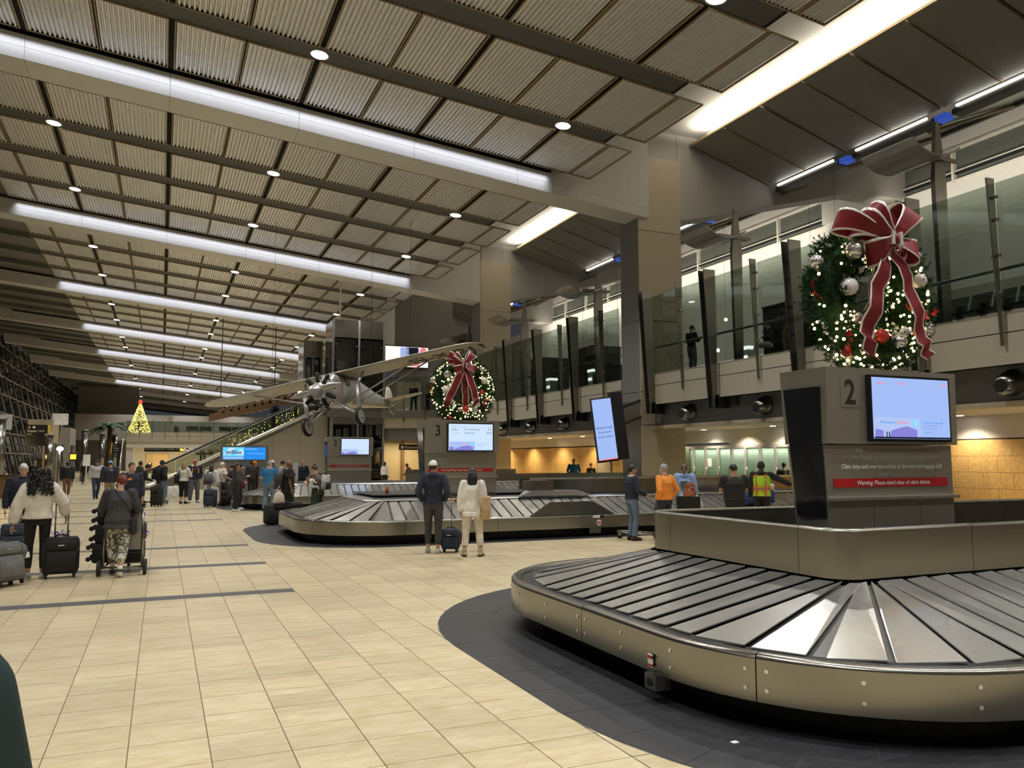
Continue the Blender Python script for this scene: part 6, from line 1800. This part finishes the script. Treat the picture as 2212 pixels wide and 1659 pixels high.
P_('brown', 'man in a black jacket, white hood and brown trousers walking towards the camera', (-4.06, 43.43), 178, 1.68, skin='dark', hair='buzz', hc='black', top=K, bot='brown_cloth', shoe=(W, W), stance='walk', fit=.04, hat=('cap', K), collar='white_cloth', face=True)
P_('dark2', 'distant person in dark clothes near the glass wall', (-5.18, 67.18), 160, 1.63, skin='brown', top=K, bot=K, vox=.023)
P_('white', 'man in a white jacket and flat cap with a black shoulder bag', (-2.69, 41.31), 172, 1.77, skin='tan', hair='buzz', hc='dkbrown', top='pale_cloth', bot='jeans_dark', shoe=(K, W), stance='walk', girth=1.1, fit=.03, hat=('beanie', 'charcoal_cloth'), collar=K, face=True)
P_('ltblue', 'man in a light blue cap and dark quilted jacket with his back turned', (-1.86, 35.92), 10, 1.74, hair='short', hc='dkbrown', top='quilt', bot='khaki_cloth', shoe=(K, W), stance='walk', girth=1.2, fit=.05, hem=.86, hat=('cap', 'cap_blue'), turn=35)
P_('navyface', 'dark-haired man in a navy pullover with a chest logo, walking past the red-haired woman', (-.66, 21.8), 165, 1.70, skin='pink', hair='buzz', hc='dkbrown', top='navy_cloth', bot=K, R='down', L='down', stance='walk', girth=1.15, fit=.02, face=True, turn=-18)
P_('blackhood', 'person with black hair in a jacket with a white hood beyond the navy pullover man', (-.86, 39.53), 60, 1.71, skin='tan', hair='messy', hc='black', top='charcoal_cloth', bot=K, hood=True)
P_('blackcap', 'person in a black cap bending over a luggage cart', (-.69, 34.44), 80, 1.62, skin='tan', hair='short', hc='black', top=K, bot=K, hat=('cap', K), lean=18, R='push', L='push', nod=15)
P_('green', 'person in a dark green beanie and wide jeans with a black backpack', (.02, 34.7), 50, 1.75, skin='tan', hair='short', hc='black', top=K, bot='jeans', shoe=('cream_cloth', W), fit=.05, hem=.84, legfit=.055, hat=('beanie', 'beanie_green'), R='pocket', L='pocket')
P_('blond', 'blond woman in a white blouse and black cropped trousers', (.85, 35.42), 25, 1.68, sex='f', hair='long', hc='blond', top='white_cloth', bot=K, shoe=(K, K), fit=.03, leghem=.26, R='fold', L='fold', legfit=.03, girth=1.05)
P_('redcap', 'man in a red and white cap with orange bag straps over a navy top', (1.28, 36.2), 165, 1.77, skin='pink', hair='short', hc='brown', top='navy_cloth', bot='slate_cloth', shoe=(W, K), stance='wide', R='pocket', L='pocket', fit=.035, legfit=.03, hat=('cap', 'cap_white', 'red_paint', 'red_paint'), face=True, girth=1.1)
P_('cardigan', 'woman in a long white cardigan with a grey backpack', (1.77, 32.86), 28, 1.58, sex='f', hair='long', hc='dkbrown', top='white_cloth', bot='jeans_dark', shoe=('tan_leather', 'shoe_brown'), fit=.05, hem=.60, skirt=.07, girth=1.15)
P_('polo', 'white-haired man in a cream polo shirt with a hand at his face', (2.17, 33.36), 62, 1.67, skin='pink', hair='short', hc='white', top='cream_cloth', bot='khaki_cloth', shoe=('shoe_brown', K), sleeve='short', R='push', L='face', girth=1.22, fit=.03, face=True, turn=5)
P_('gray', 'person in grey leggings and dark jacket bending forward beside the polo man', (2.57, 35.4), 75, 1.60, sex='f', hair='short', hc='black', top='charcoal_cloth', bot='grey_cloth', shoe=(W, W), stance='walk', lean=14, R='push', L='push', legfit=.015)
P_('black', 'slim woman all in black with flared trousers', (2.36, 29.3), 78, 1.66, sex='f', skin='tan', hair='long', hc='dkbrown', top='charcoal_cloth', bot=K, shoe=(W, W), hem=.82, legfit=.03, R='push', L='push')
P_('whitecap', 'person in a white peaked cap looking down at a phone', (2.56, 30.3), 88, 1.60, skin='tan', hair='short', hc='black', top='charcoal_cloth', bot=K, shoe=(W, W), hat=('cap', K, 'cap_white'), R='phone', L='phone', nod=18)
P_('hoodie', 'bearded man in a black cap and grey hooded sweatshirt holding a trolley handle', (3.88, 39.73), 150, 1.68, skin='tan', hair='short', hc='black', top='charcoal_cloth', bot=K, hat=('cap', K), R='down', L='side', girth=1.15, fit=.03, hood=True, face=True, beard='black')
P_('orangecap', 'person in an orange hat behind the man in the grey hooded sweatshirt', (4.2, 41.4), 40, 1.70, hair='short', hc='brown', top=K, bot=K, hat=('beanie', 'orange_cloth'))
P_('blue', 'grey-haired man in a bright blue polo shirt and jeans with his back turned', (3.42, 28.84), 20, 1.73, skin='fair', hair='short', hc='grey', top='blue_cloth', bot='jeans', shoe=(K, 'shoe_brown'), sleeve='short', R='push', L='push', stance='wide', girth=1.25, fit=.02, legfit=.03, turn=30, vox=.013)
P_('wcap', 'bearded man in a white cap with a chest strap behind the blue polo man', (4.4, 36.3), 150, 1.75, skin='brown', hair='short', hc='black', top='pale_cloth', bot=K, hat=('cap', 'cap_white'), beard='black', face=True)
P_('bcap', 'man in a black cap and pale jacket looking away behind the bald man', (4.95, 37.2), 75, 1.71, skin='fair', hair='short', hc='brown', top='pale_cloth', bot=K, hat=('cap', K))
P_('bald', 'bald bearded man in a black shirt and shorts with a grey backpack', (3.43, 24.45), 75, 1.75, skin='brown', hair='none', top=K, bot=K, shoe=(K, W), sleeve='short', hem=.78, fit=.045, legfit=.05, leghem=.5, girth=1.28, beard='black', face=True, collar='white_cloth')
P_('baldnavy', 'bald man in a dark navy jacket facing the camera behind the carousel', (6.06, 38.72), 178, 1.72, skin='pink', hair='none', top='navy_cloth', bot=K, R='pocket', L='pocket', fit=.035, girth=1.1, face=True, beard='grey')
P_('greenw', 'woman with a bun in olive and green clothes cradling a small child', (4.06, 23.05), -55, 1.62, sex='f', skin='fair', hair='bun', hc='dkbrown', top='olive_cloth', bot='green_cloth', sleeve='short', R='baby', L='baby', lean=10, nod=22, girth=1.28, fit=.025, legfit=.05, face=True)
P_('grayj', 'man in a dark grey suit jacket and cap watching the far carousel', (8.62, 37.6), 8, 1.80, hair='short', hc='grey', skin='fair', top='grey_cloth', bot='grey_cloth', hat=('cap', 'charcoal_cloth'), R='fold', L='fold', hem=.78, fit=.03, girth=1.1)
P_('redshirt', 'person in a red jacket leaning over a bag by the restrooms', (12.9, 43.8), -70, 1.62, skin='brown', hair='short', hc='black', top='red_cloth', bot=K, lean=28, R='push', L='push', nod=25)
P_('whitebk', 'person in white clothes with a dark bag in the restroom passage', (12.05, 46.6), 30, 1.62, sex='f', skin='brown', hair='bun', hc='black', top='white_cloth', bot=K)
# --- couple and right side
P_('whitehat', 'man in a white and black cap and navy hooded top, hands in his pockets', (4.73, 14.64), 6, 1.74, skin='tan', hair='short', hc='black', top='navy_cloth', bot='charcoal_cloth', shoe=('shoe_grey', W), R='pocket', L='pocket', stance='step', girth=.96, fit=.016, hem=.90, legfit=.012, leghem=.15, hat=('cap', 'cap_white', 'black_cloth', 'black_cloth'), hood=True, turn=32, vox=.0135)
P_('womanw', 'woman with long black hair in cream loungewear and sand boots', (5.25, 13.93), 4, 1.60, sex='f', skin='tan', hair='long', hc='black', top='white_cloth', bot='oat_cloth', shoe=('boot_sand', 'shoe_brown'), R='down', L='down', stance='wide', fit=.035, hem=.78, legfit=.02, leghem=.17, sockcol='boot', vox=.0135)
P_('navy', 'dark-haired man in a navy pullover and jeans beside an empty luggage cart', (9.48, 15.27), 62, 1.64, skin='tan', hair='short', hc='black', top='navy_cloth', bot='jeans', shoe=('shoe_brown', K), R='push', L='push', girth=1.15, fit=.02, turn=12, collar='white_cloth', face=True, vox=.0135)
P_('orange', 'grey-haired man in an orange pullover, hands in his pockets', (9.86, 14.55), -50, 1.66, skin='fair', hair='short', hc='grey', top='orange_cloth', bot='navy_cloth', shoe=(K, W), R='pocket', L='pocket', girth=1.18, fit=.02, face=True, vox=.013)
P_('hoodiegirl', 'woman with a long braid in a light blue hooded sweatshirt', (11.12, 15.6), 5, 1.65, sex='f', hair='braid', hc='brown', top='sky_cloth', bot='maroon_cloth', fit=.045, hood=True, R='down', L='down', hem=.86)
P_('wheel', 'woman with bushy red hair in a black and white top sitting in a wheelchair', (10.72, 14.85), 10, 1.62, sex='f', hair='curly', hc='ginger', top='zebra', bot=K, sit=True, R='push', L='push', girth=1.1, nod=25)
P_('blacktee', 'broad black-haired man in a black T-shirt looking down', (10.94, 13.62), -18, 1.66, skin='tan', hair='short', hc='black', top=K, bot=K, sleeve='short', R='phone', L='phone', girth=1.35, fit=.03, nod=22, turn=-20, vox=.013)
P_('vest', 'worker in an orange and lime hi-vis vest over a black hooded top', (13.05, 15.25), 5, 1.70, skin='dark', hair='none', top=K, bot=K, hat=('beanie', K), hood=True, R='reach', L='down', vest=True, girth=1.08, fit=.025, vox=.013)
P_('camo', 'soldier in camouflage with a dark rucksack in front of the frosted doors', (20.1, 22.3), 20, 1.66, skin='tan', hair='short', hc='black', top='camo', bot='camo', R='down', L='down', fit=.02)
P_('bluesw', 'man in a blue sweater standing before the yellow stone wall', (19.12, 36.25), 178, 1.80, skin='pink', hair='short', hc='ginger', top='blue_cloth', bot=K, R='pocket', L='pocket', girth=1.2, face=True)
P_('blacktop', 'person in a black top looking down by the yellow stone wall', (19.69, 35.45), -165, 1.58, sex='f', hair='short', hc='brown', top=K, bot='grey_cloth', R='phone', L='phone', nod=25, lean=6)
# --- balcony and escalator
P_('balccap', 'person in a black cap standing behind the balcony glass by the column', (17.75, 24.3), 45, 1.80, hair='short', hc='black', top=K, bot='grey_cloth', hat=('cap', K), z0=4.88, nod=20, R='phone', L='phone')
P_('crossed', 'man with folded arms in a dark shirt behind the balcony glass left of the wreath', (17.3, 18.8), -150, 1.74, skin='fair', hair='short', hc='ginger', top='olive_cloth', bot='khaki_cloth', sleeve='short', R='fold', L='fold', z0=4.88, face=True)
P_('seated', 'person in pale trousers sitting on a bag on the balcony floor', (17.5, 19.9), -100, 1.65, hair='short', hc='black', top=K, bot='cream_cloth', sit=True, z0=4.88, R='fold', L='fold')
P_('far1', 'person in dark jeans and jacket behind the landing railing', (14.87, 50.3), 178, 1.80, hair='short', hc='black', top=K, bot='jeans_dark', z0=4.88, stance='wide', vox=.023)
P_('far2', 'person in black leaning on the landing railing', (15.66, 50.0), 150, 1.60, hair='short', hc='black', top=K, bot=K, z0=4.72, lean=25, R='push', L='push', vox=.023)
P_('esc1', 'person in a grey beanie and black coat riding the escalator', (6.45, 52.8), -60, 1.72, hair='short', hc='black', top=K, bot=K, z0=3.73, hat=('beanie', 'grey_cloth'), R='hip', L='hip', fit=.05, hem=.8, vox=.018)
P_('esc2', 'person in black with a bag higher on the escalator', (7.8, 52.8), -110, 1.66, sex='f', hair='bun', hc='black', top=K, bot=K, z0=4.45, R='push', L='push', vox=.018)
P_('left1', 'person in a blue shirt reaching over the desk at the left edge', (-7.4, 47.5), 80, 1.62, skin='fair', hair='short', hc='dkbrown', top='jeans', bot='jeans_dark', sleeve='mid', R='reach', L='push', vox=.018)
P_('left2', 'person in dark navy behind the desk at the left edge', (-6.7, 49.5), -150, 1.70, hair='short', hc='black', top='navy_cloth', bot=K, vox=.023)
P_('pair1', 'grey-haired person in a dark coat beyond the curly-haired woman', (-6.55, 52.6), 20, 1.72, hair='short', hc='grey', top=K, bot=K, vox=.023)
P_('pair2', 'person in a cap and pale collar beside the grey-haired person in a dark coat', (-7.2, 53.6), 40, 1.64, hair='short', hc='dkbrown', top='charcoal_cloth', bot=K, hat=('cap', 'grey_cloth'), collar='white_cloth', vox=.023)
P_('far', 'tiny distant person in a black T-shirt under the far bridge', (-1.43, 119), 180, 1.68, hair='short', hc='dkbrown', top=K, bot=K, vox=.022)
P_('teal', 'passer-by in a dark teal coat at the lower left corner, only an arm showing', (-.472, 1.50), -10, 1.66, hair='short', hc='dkbrown', top='teal_cloth', bot=K, R='down', L='down', fit=.06, cuff=.05)
P_('baby', 'small child in white held in the arms of the woman with a bun', (3.84, 22.82), 60, .72, hair='short', hc='dkbrown', top='white_cloth', bot='white_cloth', skin='tan', sit=True, z0=.80, R='baby', L='baby', sleeve='short', leghem=.5, vox=.03)
# printed marks on clothes
def chest_mark(key, x, y, z, w, h, mtl, name='logo_patch'):
    t = HP[key]; m = MB(); m.box(x - w / 2, x + w / 2, y, y + .006, z, z + h); return obj(name, m, mtl, t)
chest_mark('navyface', .07, .150, 1.27, .085, .05, 'orange_cloth'); chest_mark('ltblue', .08, -.195, 1.335, .07, .03, 'white_cloth')
for sg in (1, -1): chest_mark('redcap', sg * .12, .145, 1.22, .045, .2, 'orange_cloth', 'bag_strap')
chest_mark('hoodiegirl', .0, -.172, 1.10, .16, .16, 'slate_cloth', 'printed_panel'); chest_mark('far', 0, .13, 1.2, .2, .2, 'cream_cloth', 'shirt_print')
# bags that people carry
backpack(HP['green'], 'black backpack with a white mark on the person in the green beanie', K)
backpack(HP['cardigan'], 'grey backpack with a black base on the woman in the white cardigan', 'bag_grey', 'charcoal_cloth', 1.15, 1.1, .08)
backpack(HP['bald'], 'dark grey backpack on the bald man', 'charcoal_cloth', 'grey_cloth', 1.15, 1.3, .1)
backpack(HP['greenw'], 'black and white patterned backpack on the woman cradling a child', 'zebra', K, .95, 1.25)
backpack(HP['camo'], 'dark rucksack on the soldier', K, 'camo', 1.1)
backpack(HP['wcap'], 'backpack with chest straps on the bearded man in a white cap', K)
def shoulder_bag(key, label, mtl, side=1, z=.86, w=.32, h_=.34, d=.14, y=-.02, strap='cross', x=.24):
    pt = HP[key]; s = PEOPLE[pt['label']][1]; t = held(pt, 'shoulder_bag', label, 'bag'); T_ = Matrix.Scale(s, 4)
    m = MB(); m.rbox(side * x - d / 2, side * x + d / 2, y - w / 2, y + w / 2, z - h_ / 2, z + h_ / 2, .05, 0, T_); obj('bag_body', m, mtl, t)
    m = MB(); tx = -side * .08 if strap == 'cross' else side * .15
    m.tube([(side * x, y - w * .3, z + h_ / 2 - .03), (side * .12, -.165, 1.22), (tx, -.08, 1.47), (tx * 1.1, .03, 1.475), (side * .1, .165, 1.25), (side * x, y + w * .3, z + h_ / 2 - .03)], .016, 6, 0, True, T_, .5); obj('strap', m, mtl, t)
    return t
shoulder_bag('red', 'black cross-body bag on the red-haired woman', K, 1, .84, .30, .28, .10, .0)
shoulder_bag('white', 'black shoulder bag on the man in the white jacket', K, -1, .95, .36, .30, .14)
shoulder_bag('blond', 'large black shoulder bag on the blond woman', K, -1, 1.02, .34, .38, .15, -.05, 'one')
shoulder_bag('whitecap', 'maroon tote bag on the person in the white peaked cap', 'maroon_cloth', 1, .98, .32, .34, .12, .05, 'one')
shoulder_bag('womanw', 'large tan tote bag over the right shoulder of the woman in cream', 'tan_leather', 1, .95, .42, .44, .17, -.03, 'one', .27)
shoulder_bag('polo', 'black bag hanging beside the polo shirt man', K, 1, .78, .25, .3, .1)
shoulder_bag('esc2', 'dark bag on the woman higher on the escalator', K, -1, .9)

# ================================================================== LUGGAGE
def suitcase(label, at, v, w=.42, d=.25, h=.62, mtl='case_black', handle=.0, tilt=0, trim='charcoal_cloth', z0=0, soft=True, twin=True):
    t = thing('suitcase', label, 'suitcase', (at[0], at[1], z0), -atan2(at[0], at[1]) - radians(v))
    if tilt: t.rotation_euler[0] = radians(tilt)
    m = MB(); m.rbox(-w / 2, w / 2, -d / 2, d / 2, .065, h, .055, 0, None, 4); obj('shell', m, mtl, t)
    if soft:
        m = MB(); m.rbox(-w / 2 + .03, w / 2 - .03, -d / 2 - .035, -d / 2 + .03, .10, h * .66, .03); obj('front_pocket', m, mtl, t)
        m = MB(); m.rbox(-w / 2 + .04, w / 2 - .04, -d / 2 - .025, -d / 2 + .03, h * .70, h - .05, .025); obj('front_pocket', m, mtl, t)
    else:
        m = MB()
        for k in range(5): m.box(-w / 2 + .06 + k * (w - .12) / 4 - .008, -w / 2 + .06 + k * (w - .12) / 4 + .008, -d / 2 - .006, d / 2 + .006, .12, h - .06)
        obj('shell_ribs', m, mtl, t)
    m = MB()
    for yy in (-d / 2 + .035, d / 2 - .035): m.tube([(-w / 2 - .002, yy, .13), (-w / 2 - .002, yy, h - .06)], .008, 5); m.tube([(w / 2 + .002, yy, .13), (w / 2 + .002, yy, h - .06)], .008, 5)
    m.box(-.05, .03, -d / 2 - .03, -d / 2 - .024, h - .12, h - .105, 1)
    obj('zip_piping', m, [trim, 'steel_plate'], t)
    for sx in (-1, 1):
        for sy in (-1, 1):
            m = MB(); m.disc((sx * (w / 2 - .05), sy * (d / 2 - .045), .032), .032, 'x', 14, 0, .024); m.box(sx * (w / 2 - .05) - .02, sx * (w / 2 - .05) + .02, sy * (d / 2 - .045) - .02, sy * (d / 2 - .045) + .02, .045, .085)
            obj('wheel', m, 'black_rubber', t)
    m = MB(); m.tube([(-.08, 0, h - .01), (-.07, 0, h + .03), (.07, 0, h + .03), (.08, 0, h - .01)], .012, 6); obj('carry_handle', m, mtl, t)
    if handle:
        m = MB()
        for sx in ((-.085, .085) if twin else (0,)): m.tube([(sx, d / 2 - .04, h - .02), (sx, d / 2 - .04, h + handle)], .011, 8)
        m.tube([(-.10, d / 2 - .04, h + handle), (.10, d / 2 - .04, h + handle)], .018, 8, 1); obj('pull_handle', m, ['steel', 'black_rubber'], t)
    return t
def bow_knot(t, mtl, c, n=14, sp=.09, r=.035):
    m = MB(); rr_ = random.Random(n)
    for k in range(n):
        p = Vector(c) + Vector((rr_.uniform(-sp, sp), rr_.uniform(-.03, .03), rr_.uniform(-.025, .035))); d = Vector((rr_.uniform(-1, 1), rr_.uniform(-1, 1), rr_.uniform(-.5, 1))).normalized() * r; e = Vector((d.y, -d.x, .02))
        m.add([p, p + d + e * .5, p + d * 1.7, p + d - e * .5], [(0, 1, 2, 3)])
    return tag(obj('ribbon_knot', m, mtl, t), 'purple ribbon knot' if 'purple' in mtl else 'orange tag')
s_ = suitcase('black cabin suitcase with a purple ribbon at the right hand of the curly-haired woman', (-1.34, 13.98), -4, .47, .26, .60, handle=.52); bow_knot(s_, 'purple_cloth', (0, .06, .635), 40, .11, .03)
s_ = suitcase('grey soft suitcase with white handle rods at the left hand of the curly-haired woman', (-1.93, 13.3), -40, .44, .30, .60, 'case_grey', handle=.42, tilt=-14)
m = MB(); m.ell((.30, .05, .48), (.13, .12, .12), 0, 14, 10); m.box(.36, .42, -.02, .06, .36, .44, 1); obj('neck_pillow', m, ['case_grey', 'paper'], s_)
s_ = suitcase('small black and grey trolley case with a tall thin handle between the couple', (5.12, 14.75), 10, .34, .24, .44, 'case_navy', handle=.60, trim='maroon_cloth', twin=False); bow_knot(s_, 'orange_cloth', (.02, .08, .98), 8, .05, .05)
suitcase('navy suitcase behind the woman in the white cardigan', (1.72, 32.2), 28, .44, .26, .66, 'case_navy', handle=.3)
suitcase('black suitcase beside the polo shirt man', (2.32, 32.9), 30, .32, .24, .62, 'case_black', handle=.35)
suitcase('navy suitcase hidden beyond the curly-haired woman', (-2.35, 16.9), 0, .44, .26, .62, 'case_navy', handle=.35)
suitcase('white hard suitcase behind the blond woman', (.62, 38.2), 0, .70, .3, .62, 'white_cloth', soft=False)
suitcase('tall black suitcase beside the person in the green beanie', (-.12, 33.6), 40, .40, .26, .75, 'case_black', handle=.2)
t = thing('duffel_bag', 'big black duffel bag lying at the near end of the second carousel', 'bag', (2.85, 22.95, 0), radians(20))
m = MB(); m.rbox(-.22, .16, -.22, .22, .02, .55, .10); m.rbox(-.12, .80, -.24, .24, .40, .58, .08); m.rbox(.5, .78, -.2, .2, .02, .45, .08); obj('bag_body', m, 'case_black', t)
m = MB(); m.tube([(-.1, -.22, .56), (.15, -.27, .60), (.4, -.22, .57)], .02, 6); obj('carry_handle', m, 'charcoal_cloth', t)
t = thing('tote_bag', 'cream cloth bag hanging beside the bald man', 'bag', (3.14, 24.1, .40), radians(10)); m = MB(); m.loft([[(.16 * k * cos(a), .09 * k * sin(a), z) for a in [2 * pi * i / 12 for i in range(12)]] for z, k in ((0, .8), (.15, 1.1), (.35, .9), (.42, .5))], 0); obj('bag_body', m, 'canvas', t)
m = MB(); m.tube([(-.08, 0, .4), (0, .02, .62), (.08, 0, .4)], .01, 6); obj('strap', m, 'canvas', t)
def cart(label, at, v, group=None):
    """airport luggage cart: back board between two posts, handle bar, base frame, wheels"""
    t = thing('luggage_cart', label, 'luggage cart', (at[0], at[1], 0), -atan2(at[0], at[1]) - radians(v), group)
    m = MB()
    for sx in (-1, 1): m.tube([(sx * .27, -.30, .10), (sx * .27, -.26, .55), (sx * .25, -.28, 1.02)], .019, 8)
    m.tube([(-.30, -.32, 1.03), (.30, -.32, 1.03)], .022, 8)
    for sx in (-1, 1): m.tube([(sx * .27, -.30, .12), (sx * .24, .35, .14), (sx * .10, .62, .16)], .017, 8)
    m.tube([(-.1, .62, .16), (.1, .62, .16)], .017, 8); m.tube([(-.25, .1, .14), (.25, .1, .14)], .014, 8); m.tube([(-.27, -.3, .12), (.27, -.3, .12)], .014, 8)
    obj('frame', m, 'steel', t)
    m = MB(); m.tube([(-.22, -.32, 1.03), (.22, -.32, 1.03)], .027, 10); m.tube([(.25, -.33, 1.03), (.29, -.37, 1.08)], .018, 8); obj('grip', m, 'black_rubber', t)
    m = MB(); m.box(-.24, .24, -.275, -.255, .38, .98); obj('back_board', m, 'grey_metal', t)
    for sx in (-1, 1): m = MB(); m.disc((sx * .32, -.34, .12), .12, 'x', 18, 0, .045); m.disc((sx * .32, -.34, .12), .05, 'x', 12, 1, .06); obj('wheel', m, ['tyre', 'steel'], t)
    m = MB(); m.disc((0, .58, .07), .07, 'x', 16, 0, .035); m.box(-.03, .03, .55, .61, .07, .16, 1); obj('front_wheel', m, ['tyre', 'steel'], t)
    return t
cart('luggage cart loaded with black suitcases, pushed by the red-haired woman', (-.47, 14.18), 6)
def stack(label, dx, dy, z, w, d, h, v=6):
    a = -atan2(-.47, 14.18) - radians(v); x = -.47 + dx * cos(a) - dy * sin(a); y = 14.18 + dx * sin(a) + dy * cos(a)
    t = thing('suitcase', label, 'suitcase', (x, y, z), a)
    m = MB(); m.rbox(-w / 2, w / 2, -d / 2, d / 2, 0, h, .05, 0, None, 4); obj('shell', m, 'case_black', t)
    m = MB()
    for zz in (.06, h - .06):
        for yy in (-d / 2 + .06, d / 2 - .06): m.disc((-w / 2 - .05, yy, zz), .036, 'y', 12, 0, .03); m.box(-w / 2 - .05, -w / 2, yy - .015, yy + .015, zz - .015, zz + .015)
    obj('wheels', m, 'black_rubber', t)
    m = MB(); m.tube([(-w / 2 + .03, -d / 2 - .004, h * .5), (w / 2 - .03, -d / 2 - .004, h * .5)], .008, 5); obj('zip_piping', m, 'charcoal_cloth', t)
    return t
s_ = stack('large black suitcase lying lowest on the loaded cart', -.10, .12, .17, .72, .5, .30); s_ = stack('black suitcase in the middle of the pile on the loaded cart', -.08, .12, .475, .70, .48, .28); bow_knot(s_, 'purple_cloth', (.35, -.12, .12), 30, .05, .028)
s_ = stack('black bag topmost of the pile on the loaded cart', -.10, .12, .76, .62, .44, .26); bow_knot(s_, 'purple_cloth', (.31, -.12, .12), 34, .055, .028)
cart('empty luggage cart under the hand of the man in navy and jeans', (9.88, 15.35), -80)
cart('luggage cart beside the bearded man in the grey hooded sweatshirt', (4.55, 39.6), 160)
cart('luggage cart under the hands of the person in the black cap', (-.35, 34.7), 80)
# wheelchair
t = thing('wheelchair', 'wheelchair with black push handles holding the red-haired woman', 'wheelchair', (10.72, 14.85, 0), -atan2(10.72, 14.85) - radians(10))
m = MB(); m.box(-.23, .23, -.20, .25, .43, .48); obj('seat', m, K, t); m = MB(); m.box(-.23, .23, -.24, -.20, .5, .95); obj('backrest', m, K, t)
for sx in (-1, 1):
    m = MB(); m.tube([(sx * .25, -.22, .3), (sx * .25, -.23, .98), (sx * .25, -.38, 1.0)], .015, 8); m.tube([(sx * .25, -.2, .68), (sx * .25, .2, .68), (sx * .25, .25, .3), (sx * .22, .45, .1)], .013, 8); obj('frame', m, 'steel', t)
    m = MB(); m.tube([(sx * .25, -.30, .99), (sx * .25, -.44, 1.0)], .02, 8); obj('push_handle', m, 'black_rubber', t)
    m = MB(); P0_ = [(sx * .29, -.12 + .29 * cos(2 * pi * i / 24), .30 + .29 * sin(2 * pi * i / 24)) for i in range(25)]; m.tube(P0_, .014, 6); 
    for i in range(8): a = pi * i / 4; m.tube([(sx * .29, -.12, .30), (sx * .29, -.12 + .28 * cos(a), .30 + .28 * sin(a))], .003, 4)
    obj('wheel', m, 'tyre', t)
    m = MB(); m.disc((sx * .2, .35, .08), .08, 'x', 14, 0, .03); obj('caster', m, 'tyre', t)
t = thing('travel_bag', 'blue travel bag with a white top on the carousel beside the hi-vis worker', 'bag', (14.3, 16.9, .62), 0); m = MB(); m.rbox(-.45, .45, -.2, .2, 0, .32, .06); obj('bag_body', m, 'blue_paint', t); m = MB(); m.rbox(-.44, .46, -.19, .19, .32, .5, .06); obj('white_top', m, 'white_cloth', t)
bpy.data.scenes.remove(TMP)
